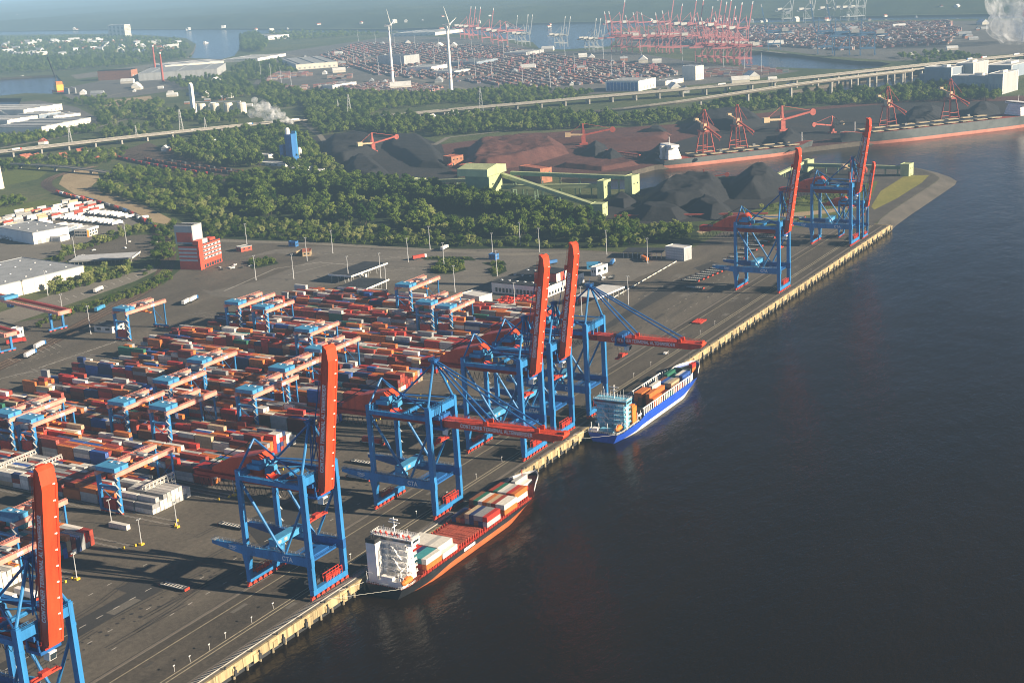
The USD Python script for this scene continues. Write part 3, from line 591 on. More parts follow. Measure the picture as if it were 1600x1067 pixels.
# ------------------------------------------------------------------ yard gantry cranes
def yard_crane(label, big, loc, trolley_x=0.62):
    W, H = (40.0, 22.4) if big else (31.0, 19.4)
    t = thing('yard_gantry_crane', label, 'crane', loc, 0.0, 'gantry cranes over the container blocks')
    B = M['blue']
    for y in (-6.4, 6.4):
        m = MB(); m.beam((.2, y * 1.04, 2.4), (.2, y, H - 2.2), 1.5, 1.5, 1.9, 1.9); m.build('near_leg', B, t)
        m = MB(); m.beam((W - .6, y * .86, 2.2), (W - .6, y * .9, H - 2.0), .85, .85); m.build('far_leg', B, t)
        m = MB(); m.box(-1.4, y - .85, H - 2.3, W + .8, y + .85, H); m.box(-1.4, y - 1.0, H - .15, W + .8, y + 1.0, H + .002); bm = m.build('bridge_girder', M['pink'], t)
        m = MB(); ys = y - .85 if y < 0 else y + .85; m.box(W * .62, min(ys, ys + (-.05 if y < 0 else .05)), H - 1.9, W * .62 + 3.4, max(ys, ys + (-.05 if y < 0 else .05)), H - .4); m.build('sign_panel', M['white'], bm)
        m = MB(); handrail(m, (9.5, y + (.95 if y > 0 else -.95), H), (W, y + (.95 if y > 0 else -.95), H), 1.0, 3.0); m.build('handrail', M['pink'], bm)
    for x, nm in ((.2, 'near_sill_beam'), (W - .6, 'far_sill_beam')):
        m = MB(); m.box(x - .7, -7.6, 1.3, x + .7, 7.6, 2.5); m.build(nm, B, t)
        for y in (-6.6, -3.6, 3.6, 6.6):
            m = MB(); m.extr([(y - 1.1, .45), (y + 1.1, .45), (y + .6, 1.35), (y - .6, 1.35)], x - .5, x + .5); bg = m.build('bogie', M['bogie_red'], t)
            for s in (-.6, .6): MB().tube((x - .3, y + s, .38), (x + .3, y + s, .38), .36, 8).build('wheel', M['dark'], bg)
    m = MB(); m.box(-.8, -6.6, H + .1, 8.6, 6.6, H + 2.3); m.box(-1.0, -6.8, H + 2.3, 8.8, 6.8, H + 2.45); hs = m.build('electrical_house', M['house_blue'], t)
    m = MB(); m.box(3.0, -6.66, H + .3, 4.2, -6.6, H + 2.2); m.build('door', M['blue_dark'], hs)
    MB().box(5.5, -3, H + 2.45, 7.0, -1.5, H + 2.8).build('roof_vent', M['lightgrey'], hs); MB().box(5.5, 2, H + 2.45, 7.0, 3.5, H + 2.8).build('roof_vent', M['lightgrey'], hs)
    m = MB(); m.box(-.6, -5.6, H * .62, 1.0, 5.6, H * .62 + 1.0); m.tube((.2, -6.2, H * .2), (.2, 6.2, H * .6), .22, 5); m.tube((.2, 6.2, H * .2), (.2, -6.2, H * .6), .22, 5); m.build('portal_tie', B, t)
    m = MB(); m.tube((W - .6, -5.5, 3), (W - .6, 5.4, 14), .14, 5); m.tube((W - .6, 5.5, 3), (W - .6, -5.4, 14), .14, 5); m.build('wind_brace', B, t)
    m = MB(); m.box(-.9, -4.4, 2.6, 1.2, 4.2, 8.2); m.build('cable_reel_house', M['girder_red'], t)
    m = MB(); zigzag(m, -1.2, -8.6, -6.0, 1.5, H + .5, 2.2, .8); m.build('stairway', M['steel'], t)
    tx = W * trolley_x; m = MB(); m.box(tx - 2.0, -6.6, H + .05, tx - 1.4, 6.6, H + .7); m.box(tx + 1.4, -6.6, H + .05, tx + 2.0, 6.6, H + .7); m.box(tx - 1.4, -2.6, H + .1, tx + 1.4, 2.2, H + 1.3); m.build('trolley', M['grey'], t)
    m = MB(); sz = H - 6.5
    m.box(tx - 1.1, -6, sz, tx - .6, 6, sz + .5); m.box(tx + .6, -6, sz, tx + 1.1, 6, sz + .5); m.box(tx - 1.2, -6.1, sz - .2, tx + 1.2, -5.5, sz + .5); m.box(tx - 1.2, 5.5, sz - .2, tx + 1.2, 6.1, sz + .5); m.box(tx - 1, -1.6, sz + .5, tx + 1, 1.6, sz + 1.3); m.build('spreader', M['orange'], t)
    m = MB()
    for x in (-.9, .9):
        for y in (-1.5, 1.5): m.tube((tx + x, y, sz + 1.2), (tx + x, y, H), .07, 4, cap=False)
    m.build('hoist_rope', M['black'], t)
    return t

BLOCK_X = [345, 388, 454, 497, 540, 583, 626, 669, 712, 755, 798, 841]     # waterside-left rail of each yard block
ordn = ['first', 'second', 'third', 'fourth', 'fifth', 'sixth', 'seventh', 'eighth', 'ninth', 'tenth', 'eleventh', 'twelfth']
rmgs = [(2, 1, 164, 'beside the stack of white reefer containers'), (3, 1, 292, 'half cut by the left picture edge'), (3, 0, 279, 'under the larger crane at the left picture edge'), (1, 0, 167, 'half hidden behind the nearest red boom'),
        (0, 0, 138, 'in the lower left corner'), (4, 0, 250, 'left of a close pair'), (4, 1, 212, 'right of a close pair'), (5, 0, 256, 'behind the close pair'), (5, 1, 185, 'left of the raised boom'),
        (6, 0, 268, 'in the middle of the yard'), (6, 1, 196, 'crossed by the raised boom'), (7, 1, 202, 'just behind the raised boom tip'), (8, 0, 249, 'above the raised boom tip'),
        (8, 1, 418, 'alone at the rear end of its block'), (9, 1, 346, 'left of a pair at the yard rear'), (9, 0, 324, 'right of a pair at the yard rear'), (10, 1, 203, 'nearer the workshop of two'), (10, 0, 190, 'low beside its larger neighbour'), (11, 1, 251, 'in the last block before the car park')]
RM0 = {}
for b, big, y, where in rmgs:
    lab = f"{'large' if big else 'small'} gantry crane on the {ordn[b]} block, {where}"
    loc = (BLOCK_X[b] + (0 if big else 4.5), y, 0)
    if big not in RM0: RM0[big] = yard_crane(lab, big, loc)
    else: dup(RM0[big], lab, loc)

# rails of the yard gantries with yellow buffers at their ends
for b, bx in enumerate(BLOCK_X):
    for x, w_ in ((bx + .2, 'near'), (bx + 39.4, 'far'), (bx + 4.7, 'inner near'), (bx + 34.9, 'inner far')):
        y0 = 121.5 if 'inner' not in w_ else 124.5; t = thing('yard_rail', f'{w_} gantry rail with yellow buffer, {ordn[b]} block', 'rail', (x, y0, 0)); MB().box(-.55, 0, .03, .55, 302, .09).build('rail_beam', M['concrete'], t); MB().box(-.09, 0, .09, .09, 302, .22).build('rail', M['rail'], t); m = MB(); m.extr([(-.6, .09), (1.0, .09), (-.1, 1.3), (-.6, 1.3)], -.4, .4); m.build('buffer', M['yellow'], t)
# ------------------------------------------------------------------ shipping containers
COL = {'maroon': (0.17, 0.026, 0.020), 'rust red': (0.31, 0.050, 0.030), 'red': (0.46, 0.035, 0.022), 'orange': (0.56, 0.16, 0.035), 'brown': (0.21, 0.085, 0.045), 'grey': (0.27, 0.275, 0.275), 'pale grey': (0.46, 0.46, 0.44),
       'white': (0.70, 0.67, 0.60), 'navy': (0.022, 0.042, 0.13), 'blue': (0.035, 0.10, 0.36), 'green': (0.03, 0.15, 0.095), 'teal': (0.06, 0.30, 0.32), 'tan': (0.48, 0.36, 0.22)}
PAL = (['maroon'] * 9 + ['rust red'] * 23 + ['red'] * 10 + ['orange'] * 20 + ['brown'] * 8 + ['grey'] * 7 + ['pale grey'] * 11 + ['white'] * 13 + ['navy'] * 7 + ['blue'] * 4 + ['green'] * 2 + ['teal'] * 1 + ['tan'] * 6)
CWD, CHT = 2.44, 2.59
_proto = {}
def box_parts(L, c):
    """A container lying along y from 0 to L, x from 0 to 2.44."""
    c = np.array(c); m = MB()
    m.box(.05, .06, .12, CWD - .05, L - .06, CHT - .05, c)                     # corrugated shell
    for x in (0, CWD - .12): m.box(x, 0, 0, x + .12, L, .16, c * .8); m.box(x, 0, CHT - .12, x + .12, L, CHT, c)
    for x in (0, CWD - .14):
        for y in (0, L - .14): m.box(x, y, .0, x + .14, y + .14, CHT + .01, c * .9)
    n = int(L / 1.02)
    for i in range(n):
        y = .35 + i * (L - .7) / n
        for x in (.012, CWD - .052): m.box(x, y, .16, x + .04, y + .45, CHT - .13, c)
    m.box(.1, .14, CHT - .05, CWD - .1, L - .14, CHT - .02, c)
    d = MB(); d.box(.14, -.005, .14, 1.20, .055, CHT - .14, c); d.box(1.24, -.005, .14, CWD - .14, .055, CHT - .14, c)
    for x in (.45, .85, 1.55, 1.98): d.box(x, -.05, .2, x + .05, -.005, CHT - .2, np.array((.5, .5, .48)))
    return m, d

def container(label, col, L, loc, rz=0.0, group=None):
    k = (col, L)
    if k in _proto: return dup(_proto[k], label, loc, rz, group)
    t = thing('shipping_container', label, 'container', loc, rz, group); m, d = box_parts(L, COL[col]); m.build('shell', M['tint'], t, tint=True); d.build('door_end', M['tint'], t, tint=True)
    _proto[k] = t; return t

Y0, SLOT = 142.0, 6.42
crng = np.random.default_rng(21)
all_boxes = []          # (score, block, row, slot, tier, x, y, L, colour)
cut = [Polygon([XY(430, 462), XY(860, 520), XY(900, 500), XY(760, 440), XY(600, 440)])]
for b, bx in enumerate(BLOCK_X):
    ns = 38 if b < 9 else 37; hmap = {}; cmap = {}
    for r in range(10):
        x = bx + 6.2 + 2.76 * r; s = 0; base = 2.4 + 1.3 * meshkit.noise(np.array([[r * .35, b * 3.1, 0.5]]), 4)[0]
        while s < ns:
            L2 = crng.random() < (.80 if s > 1 else .6) and s + 1 < ns
            y = Y0 + s * SLOT; dens = 2.9 + 1.1 * (meshkit.noise(np.array([[s * .30, r * .45, b * 5.3]]), 9)[0] - .5) * 2
            hgt = int(np.clip(round(dens + crng.normal() * .42), 0, 4))
            if s > ns - 8: hgt = int(np.clip(hgt - crng.integers(0, 3), 0, 4))
            if b == 2: hgt = (min(max(hgt, 2), 3) if s > 3 else [2, 3, 2, 3, 3, 3, 3, 3, 2, 2][r]); L2 = True if s < 4 else L2
            if b in (0, 1) and s < 6: hgt = max(hgt, 3) if b == 1 else max(hgt, 3)
            if b > 2 and s < 3: hgt = max(hgt, 2)
            if b == 2 and s in (2, 3): hgt = 0 if s == 2 and r > 99 else hgt
            L = 12.19 if L2 else 6.06
            runc = None
            for tr in range(hgt):
                col = PAL[crng.integers(len(PAL))] if runc is None or crng.random() < .62 else runc
                if b == 2 and s < 4 or (b == 1 and 8 < s < 20 and crng.random() < .3) or (b == 2 and 8 < s < 24 and crng.random() < .3): col = crng.choice(['white', 'pale grey', 'white', 'pale grey', 'grey'])
                if b == 0 and s < 8: col = crng.choice(['white', 'tan', 'white', 'pale grey'])
                runc = col; all_boxes.append([b, r, s, tr, x, y, L, col, hgt])
            for q in range(2 if L2 else 1): hmap[(r, s + q)] = hgt
            s += 2 if L2 else 1
    for q in all_boxes:
        if q[0] != b: continue
        _, r, s, tr, x, y, L, col, hgt = q
        top = tr == hgt - 1; near = hmap.get((r - 1, s), 0) <= tr or r == 0; end = hmap.get((r, s - 1), 0) <= tr
        q.append((pxm(x, y, 3) ** 2) * (L * CWD * .28 * top + L * CHT * .8 * near + CWD * CHT * .55 * end))
vis = []
for q in all_boxes:
    px_, py_ = to_px(q[4] + 1.2, q[5] + q[6] / 2, q[3] * 2.6 + 1.3)
    ok = 0 < px_ < 1600 and 0 < py_ < 1067
    vis.append(q[9] if ok else 0)
order = np.argsort(vis)[::-1]; single = set(order[:176].tolist())
TIER = {True: 'top tier', False: None}
tn = ['bottom tier', 'second tier', 'third tier', 'fourth tier']
st_ = MB()
for i, q in enumerate(all_boxes):
    b, r, s, tr, x, y, L, col, hgt, _ = q
    if vis[i] == 0 and not (-200 < to_px(x, y)[0] < 1700): continue
    jx, jy = crng.normal() * .04, crng.normal() * .08
    if i in single:
        w_ = 'long' if L > 8 else 'short'; slot = int((y - Y0) / SLOT) + 1
        so = (ordn + ['thirteenth', 'fourteenth', 'fifteenth', 'sixteenth', 'seventeenth', 'eighteenth', 'nineteenth', 'twentieth'])
        pos = so[slot - 1] if slot <= 20 else f'{slot}th'
        container(f"{w_} {col} container, {tn[tr]}, {ordn[r]} row, {pos} bay from the water, {ordn[b]} block", col, 12.19 if L > 8 else 6.06, (x + jx, y + jy, .05 + tr * CHT))
    else:
        c = np.array(COL[col]) * (0.8 + .4 * crng.random()); z = .05 + tr * CHT
        st_.box(x + jx, y + jy, z, x + jx + CWD, y + jy + L, z + CHT - .015, c)
tag(st_.build('container_stacks', M['tint'], tint=True), 'long packed rows of stacked containers of many colours filling the yard', 'containers', None, 'stuff')

# reefer racks standing across the blocks
def rack(label, x0, x1, y):
    t = thing('reefer_rack', label, 'rack', (x0, y, 0), 0, 'steel racks across the reefer blocks'); w_ = x1 - x0; n = 8
    for i in range(n + 1):
        m = MB(); xx = w_ * i / n
        for yy in (0, 2.4): m.beam((xx, yy, 0), (xx, yy, 9.6), .34)
        for z in (2.4, 4.9, 7.4, 9.5): m.beam((xx, 0, z), (xx, 2.4, z), .26)
        m.build('upright', M['offwhite'], t)
    for z in (2.4, 4.9, 7.4, 9.5):
        m = MB(); m.box(-.2, -.1, z, w_ + .2, 2.5, z + .12); handrail(m, (0, -.1, z + .1), (w_, -.1, z + .1), 1.0, 3, .06); m.build('gangway', M['offwhite'], t)
rack('cream steel rack nearest the water among white reefers', 470, 491, 155.4)
rack('cream steel rack just right of the nearest red boom top', 470, 488, 236)
rack('cream steel rack above the nearest red boom top', 461, 488, 257)
# ------------------------------------------------------------------ ships at the quay
def hull_rows(L, Bm, t, full=.5):
    """Half breadth along the ship at deck and at the waterline."""
    bow_d = np.clip((1 - t) / .16, 0, 1) ** .62; bow_w = np.clip((1 - t - .02) / .30, 0, 1) ** .85
    st_d = np.clip(t / .02, 0, 1) ** .3 * .12 + .88; st_w = .62 + .38 * np.clip(t / .16, 0, 1)
    return Bm / 2 * np.minimum(bow_d, st_d), Bm / 2 * np.minimum(bow_w, st_w)

def hull(t_, L, Bm, deck, stripe, m_up, m_low, thick=.5):
    T_ = np.concatenate([np.linspace(0, .7, 22), np.linspace(.72, 1.0, 22)]); bd, bw = hull_rows(L, Bm, T_); zd = np.array([deck(t) for t in T_]); zs = np.array([stripe(t) for t in T_])
    rake = lambda t, z: (L * t + (max(0, t - .8) / .2) * (z + 6) * .30)
    def ring(i, f): # f 0 waterline-4 .. 1 deck
        return None
    def band(z0f, z1f, n=3):
        v, f = [], []
        for i, t in enumerate(T_):
            for s in (1, -1):
                for k in range(n + 1):
                    z = z0f(i) + (z1f(i) - z0f(i)) * k / n; u = np.clip((z + 6) / (zd[i] + 6), -.6, 1); hb = bw[i] + (bd[i] - bw[i]) * (max(u, 0) ** .8) if u >= 0 else bw[i] * (1 + .35 * u)
                    v.append((rake(t, z), s * max(hb, .02), z))
        w_ = 2 * (n + 1)
        for i in range(len(T_) - 1):
            for k in range(n):
                a = i * w_ + k; f.append((a, a + 1, a + w_ + 1, a + w_)); a += n + 1; f.append((a, a + w_, a + w_ + 1, a + 1))
        for k in range(n): f.append((k, n + 1 + k, n + 2 + k, k + 1))
        return np.array(v), np.array(f)
    h = obj('hull', band(lambda i: zs[i], lambda i: zd[i]), m_up, t_, 40); obj('boot_band', band(lambda i: -10.0, lambda i: zs[i]), m_low, t_, 40)
    return T_, bd, zd, rake

def ring_line(mb, T_, bd, zd, rake, h, t0, t1, r=.07, step=1, posts=True, side=(1, -1)):
    for s in side:
        pts = [(rake(t, zd[i]), s * (bd[i] - .2), zd[i]) for i, t in enumerate(T_) if t0 <= t <= t1]
        for p, q in zip(pts[:-1], pts[1:]):
            if math.dist(p, q) < .1: continue
            if posts: handrail(mb, p, q, h, 2.0, r)

def ship_deck(t_, T_, bd, zd, rake, drop, m, name='deck'):
    v = []; n = len(T_)
    for i, t in enumerate(T_): v += [(rake(t, zd[i]), bd[i] - .25, zd[i] - drop(t)), (rake(t, zd[i]), -(bd[i] - .25), zd[i] - drop(t))]
    f = [(2 * i, 2 * i + 1, 2 * i + 3, 2 * i + 2) for i in range(n - 1)]
    obj(name, (v, f), m, t_)

# --- black-hulled ship with the white bridge
S1X, S1Y, L1, B1 = 440.5, -13.1, 132.0, 21.6
M['hull_black'] = paint('hull_black', (0.016, 0.018, 0.022), 0.45, 0.25, 0.2)
M['hull_orange'] = paint('hull_orange', (0.46, 0.115, 0.035), 0.55, 0.15, 0.15, streak=True)
M['deck_red'] = paint('deck_red', (0.30, 0.060, 0.032), 0.7, 0.25, 0.35)
M['hatch_red'] = paint('hatch_red', (0.34, 0.070, 0.038), 0.7, 0.3, 0.3)
s1 = thing('container_ship', 'container ship with black hull, orange band and white stern bridge at the quay', 'ship', (S1X, S1Y, 0))
d1 = lambda t: -1.0 + 4.2 * np.clip((t - .86) / .05, 0, 1) + 1.0 * max(0, t - .5)
T_, bd, zd, rk = hull(s1, L1, B1, d1, lambda t: -6.6 + 3.4 * np.clip((t - .03) / .25, 0, 1) * (1 - .25 * np.clip((t - .9) / .1, 0, 1)), M['hull_black'], M['hull_orange'])
ship_deck(s1, T_, bd, zd, rk, lambda t: .25 if t < .86 else 1.2, M['deck_red'])
for k, (xa, xb) in enumerate(((17, 41), (42, 54.5), (55, 67.5), (68, 81), (84, 97), (98.5, 111))):
    wdt = B1 / 2 - 2.0 if k < 5 else B1 / 2 - 3.4
    for j in range(2):
        ya = -wdt + j * wdt; m = MB(); m.box(xa, ya + .06, -1.3, xb, ya + wdt - .06, .9)
        for q in range(5): m.box(xa + .3, ya + .6 + q * wdt / 5.6, .9, xb - .3, ya + .85 + q * wdt / 5.6, 1.06)
        for q in range(3): m.box(xa + (xb - xa) * (q + .5) / 3, ya + .4, .9, xa + (xb - xa) * (q + .5) / 3 + .4, ya + wdt - .4, 1.1)
        m.build('hatch_cover', M['hatch_red'], s1)
m = MB()
for x in np.arange(17, 112, 2.1):
    for s in (-1, 1):
        yy = s * (B1 / 2 - .9 - (2.0 if x > 100 else 0)); m.box(x, yy - .35, -1.3, x + .5, yy + .35, 1.5)
        m.box(x + .9, yy - .2 - s * .5, -1.2, x + 1.4, yy + .2 - s * .5, .4)
tag(m.build('lashing_stanchion', M['bogie_red'], s1), kind='stuff')
m = MB(); ring_line(m, T_, bd, zd, rk, 1.1, .05, .85); m.build('deck_rail', M['bogie_red'], s1)
# bulwark on the forecastle
bw_ = MB()
for s in (1, -1):
    pts = [(rk(t, zd[i]), s * (bd[i] - .05), zd[i]) for i, t in enumerate(T_) if t >= .88]
    for p, q in zip(pts[:-1], pts[1:]):
        if math.dist(p, q) > .05: bw_.beam(np.array(p) + [0, 0, .5], np.array(q) + [0, 0, .5], .16, 1.3)
bw_.build('bulwark', M['lightgrey'], s1)
m = MB(); m.box(110, -4, 0, 114, 4, 2.8); m.lathe([(.9, 2.0), (.9, 3.4), (.1, 3.5)], 118, 2.5, 8); m.lathe([(.9, 2.0), (.9, 3.4), (.1, 3.5)], 118, -2.5, 8); m.box(115.5, -5.6, 2, 117, -3.4, 3.6); m.box(115.5, 3.4, 2, 117, 5.6, 3.6); m.tube((121, 0, 2), (121, 0, 10), .2, 6); m.build('mooring_gear', M['bogie_red'], s1)
m = MB()
for z in np.arange(-.8, 15.5, 2.75):
    m.box(9.6, -7.6 + .25 * z / 2.75, z, 14.0, 7.6 - .25 * z / 2.75, z + 2.5); m.box(5.6 + .22 * z, -8.4, z + 2.55, 14.7, 8.4, z + 2.75); m.box(6.2 + .2 * z, 2.4, z, 9.6, 6.9, z + 2.55); m.box(5.7 + .22 * z, -8.3, z, 6.0 + .22 * z, -8.0, z + 2.55); m.box(5.7 + .22 * z, -2.6, z, 6.0 + .22 * z, -2.3, z + 2.55)
ac = m.build('accommodation', M['white'], s1)
m = MB()
for z in np.arange(-.8, 15.5, 2.75):
    for y in np.arange(-6.6, 6.7, 2.1): m.box(14.0, y, z + 1.2, 14.03, y + .5, z + 1.75); m.box(9.57, y, z + 1.2, 9.6, y + .5, z + 1.75)
    for x in (8.5, 11): m.box(x, -7.63, z + 1.2, x + .5, -7.6, z + 1.75)
m.build('porthole', M['glass'], ac)
m = MB()
for z in np.arange(1.95, 18, 2.75): handrail(m, (6.3, -8.1, z), (14.5, -8.1, z), 1.0, 1.4, .06); handrail(m, (6.3, -8.1, z), (6.3, 8.1, z), 1.0, 1.4, .06)
for k in range(6): zigzag(m, 5.6, -6.5 + 2.2 * (k % 2), -4.0 + 2.2 * (k % 2), -.8 + 2.75 * k, 1.95 + 2.75 * k, 2.75, .8)
m.build('outside_stairs', M['white'], s1)
m = MB(); m.box(8.2, -10.6, 15.7, 14.2, 10.6, 18.4); m.box(7.8, -10.9, 18.4, 14.6, 10.9, 18.65); br = m.build('bridge', M['white'], s1)
m = MB(); m.box(14.2, -10.2, 16.9, 14.26, 10.2, 18.0); m.box(8.14, -10.2, 16.9, 8.2, 10.2, 18.0); m.box(9, -10.66, 16.9, 13.6, -10.6, 18.0); m.build('bridge_window', M['glass'], br)
m = MB(); handrail(m, (8, -10.8, 18.6), (14.4, -10.8, 18.6), 1.1, 1.1, .06); handrail(m, (8, 10.8, 18.6), (14.4, 10.8, 18.6), 1.1, 1.1, .06); handrail(m, (8, -10.8, 18.6), (8, 10.8, 18.6), 1.1, 1.1, .06); handrail(m, (14.4, -10.8, 18.6), (14.4, 10.8, 18.6), 1.1, 1.1, .06)
m.tube((11, 0, 18.6), (11, 0, 27), .28, 6); m.beam((11, -3, 24.5), (11, 3, 24.5), .3); m.beam((9.4, 0, 22.6), (13, 0, 22.6), .3); m.box(10.6, -2, 25.6, 11.4, 2, 26.1); m.tube((10, 5, 18.6), (10, 5, 23), .12, 5); m.tube((12, -6, 18.6), (12, -6, 22), .12, 5); m.box(9.5, -4, 18.6, 11.5, -2.6, 20.2)
m.build('radar_mast', M['white'], br)
m = MB()
for y in np.arange(-9, 9.5, 1.5): m.box(9 + (y % 3), y, 18.65, 9.8 + (y % 3), y + .5, 19.6)
m.build('roof_fittings', M['bogie_red'], br)
m = MB(); m.box(2.0, 4.4, -.9, 6.2, 9.4, 17.0); m.box(2.2, 4.6, 17.0, 6.0, 9.2, 18.2); fn = m.build('funnel', M['white'], s1)
m = MB(); m.box(1.95, 4.35, 17.2, 6.25, 9.45, 19.0)
for x in (3, 4.8): m.tube((x, 7, 19), (x, 7, 20.4), .35, 6)
m.build('funnel_cap', M['black'], fn)
m = MB(); m.tube((1.2, -9.6, 1.6), (7.0, -9.6, 1.6), 1.25, 8); m.tube((7, -9.6, 1.6), (8, -9.6, 1.7), 1.25, 8, .4); m.tube((.2, -9.6, 1.7), (1.2, -9.6, 1.6), .4, 8, 1.25); m.box(2.5, -10.3, 2.5, 5.5, -8.9, 3.3); m.build('lifeboat', M['orange'], s1)
m = MB()
for x in (1.0, 7.4): m.beam((x, -7.2, -.9), (x, -8.4, 4.2), .4); m.beam((x, -8.4, 4.2), (x, -10.2, 4.0), .4)
m.beam((4, -6.5, -.9), (4, -6.5, 5.2), .45); m.beam((4, -6.5, 5.2), (8.5, -7.6, 7.0), .3); m.build('davit', M['white'], s1)
m = MB(); m.box(1, -9.5, -.9, 5, 3.5, 1.4); m.box(1.2, -4, 1.4, 3.4, 2.2, 3.0); ring_line(m, T_, bd, zd, rk, 1.1, 0, .12); handrail(m, (.2, -8.6, -1), (.2, 8.6, -1), 1.1, 1.2, .06); m.tube((2, -9, -.9), (2, -9, 3.2), .12, 5); m.tube((.6, 9.2, -.9), (.6, 9.2, 4.2), .12, 5); m.beam((.6, 9.2, 3.9), (.6, 6.0, 3.9), .16); m.build('stern_house', M['white'], s1)
m = MB(); m.box(48, -B1 / 2 - .06, -2.7, 57.5, -B1 / 2 + .03, -1.3); m.build('name_board', M['white'], s1)
m = MB()
for a, bq in (((S1X + 1 - S1X, 9.8, -.8), (-14, 13.6, .4)), ((1, -9.6, -.8), (-22, 13.4, .3)), ((130, 3, 2.6), (146, 13.6, .4)), ((126, 6, 2.6), (137, 13.5, .4))): m.tube(a, bq, .09, 4, cap=False)
m.build('mooring_line', M['tan' if 'tan' in M else 'offwhite'], s1)

def deck_box(ship, S, col, x, y, z, label, L=12.19):
    """A container lying along the ship: door end towards the bow."""
    container(label, col, L, (S[0] + x + L, S[1] + y, z), math.pi / 2, None)

W_ = 2.5
def stack(S, ship_name, bays):
    for bname, x, z0, rows in bays:
        for (ry, cols) in rows:
            for k, c in enumerate(cols):
                tr = ['lowest', 'second', 'third', 'fourth'][k] if len(cols) > 1 else 'single'
                side = f'{["first", "second", "third", "fourth", "fifth", "sixth", "seventh", "eighth"][int(round(ry))]} row from the quay'
                deck_box(None, S, c, x, (B1 / 2 - 2.0) - W_ * (ry + 1), z0 + k * CHT, f"{tr} {c} container, {side}, {bname} bay of the {ship_name} ship")
R_ = lambda *a: list(a)
stack((S1X, S1Y), 'black', [
    ('aftmost', 17.0, 1.1, [(2, ['navy', 'navy', 'red']), (3, ['navy', 'red']), (4, ['navy', 'navy']), (5, ['orange', 'teal']), (6, ['red', 'teal']), (7, ['orange', 'white'])]),
    ('second', 30.0, 1.1, [(0, ['white', 'white']), (1, ['white', 'white']), (2, ['white', 'white']), (3, ['white', 'white']), (4, ['white', 'pale grey']), (5, ['white', 'white']), (6, ['white', 'white']), (7, ['white'])]),
    ('third', 68.3, 1.1, [(0, ['navy']), (1, ['orange']), (2, ['rust red']), (3, ['grey', 'tan']), (4, ['navy', 'navy']), (5, ['brown', 'grey']), (6, ['navy', 'grey']), (7, ['pale grey', 'red'])]),
    ('fourth', 84.4, 1.1, [(0, ['maroon', 'brown']), (1, ['rust red', 'green']), (2, ['rust red', 'white']), (3, ['orange', 'orange']), (4, ['rust red', 'tan']), (5, ['brown', 'rust red']), (6, ['orange', 'white']), (7, ['orange', 'white'])]),
    ('fifth', 98.7, 1.1, [(1, ['green', 'rust red']), (2, ['navy', 'green']), (3, ['white', 'white']), (4, ['white', 'pale grey']), (5, ['maroon', 'red']), (6, ['white', 'orange'])]),
    ('foremost', 112.2, 1.6, [(2, ['pale grey']), (3, ['pale grey', 'pale grey']), (4, ['white'])])])

# --- blue ship
S2X, S2Y, L2, B2 = 652.5, -12.4, 131.0, 20.6
M['hull_blue'] = paint('hull_blue', (0.016, 0.075, 0.46), 0.42, 0.12, 0.15)
M['pale_blue'] = paint('pale_blue', (0.17, 0.47, 0.64), 0.5, 0.1, 0.3)
M['deck_green'] = paint('deck_green', (0.05, 0.075, 0.08), 0.7, 0.2, 0.3)
s2 = thing('container_ship', 'container ship with royal blue hull, white waterline band and pale blue bridge', 'ship', (S2X, S2Y, 0))
d2 = lambda t: -.8 + 2.0 * np.clip((t - .22) / .04, 0, 1) + 2.6 * np.clip((t - .84) / .06, 0, 1)
T_, bd, zd, rk = hull(s2, L2, B2, d2, lambda t: -6.4 + 2.3 * np.clip((t - .04) / .2, 0, 1), M['hull_blue'], M['white'])
ship_deck(s2, T_, bd, zd, rk, lambda t: .25 if t < .2 else 1.0, M['deck_green'])
for k, (xa, xb) in enumerate(((31, 47), (48, 62), (63, 78), (79, 94), (96, 109))):
    m = MB(); wdt = B2 / 2 - 2.6 - (1.6 if k == 4 else 0); m.box(xa, -wdt, -.5, xb, wdt, .4); handrail(m, (xa, wdt, .4), (xb, wdt, .4), 1.2, 2.5, .1); m.build('hatch_coaming', M['dark'], s2)
m = MB()
for x in np.arange(33, 108, 2.55):
    for s in (-1, 1):
        wd = B2 / 2 - .35 - max(0, x - 100) * .22; m.box(x, s * wd - .2, .5, x + .75, s * wd + .2, 5.0)
m.box(32, -B2 / 2 + .2, 4.9, 100, -B2 / 2 + .6, 5.3); m.box(32, B2 / 2 - .6, 4.9, 100, B2 / 2 - .2, 5.3)
tag(m.build('cell_post', M['white'], s2), kind='stuff')
m = MB()
for z in np.arange(-.8, 11, 2.75): m.box(11.2, -8.0, z, 18.0, 8.0, z + 2.5); m.box(9.2, -9.2, z + 2.55, 18.4, 9.2, z + 2.75); m.box(9.4, -9.0, z, 9.7, -8.7, z + 2.55); m.box(9.4, -3.2, z, 9.7, -2.9, z + 2.55); m.box(9.6, 3, z, 11.2, 7.8, z + 2.55)
m.box(13, 5.6, -.8, 18, 9.8, 14); ac = m.build('accommodation', M['pale_blue'], s2)
m = MB()
for z in np.arange(-.8, 11, 2.75):
    for y in np.arange(-7.6, 7.8, 2.2): m.box(11.17, y, z + 1.2, 11.2, y + .5, z + 1.75)
m.build('porthole', M['glass'], ac)
m = MB()
for z in np.arange(1.95, 15, 2.75): handrail(m, (9.3, -8.9, z), (9.3, 8.9, z), 1.0, 1.4, .06); handrail(m, (9.3, -8.9, z), (18, -8.9, z), 1.0, 1.4, .06)
for k in range(4): zigzag(m, 8.6, 1.5 * (k % 2), 2.6 + 1.5 * (k % 2), -.8 + 2.75 * k, 1.95 + 2.75 * k, 2.75, .8)
for k in range(5): zigzag(m, 12, -9.6, -9.2, -.8 + 2.75 * k, 1.95 + 2.75 * k, 1.2, 1.6)
m.build('outside_stairs', M['white'], s2)
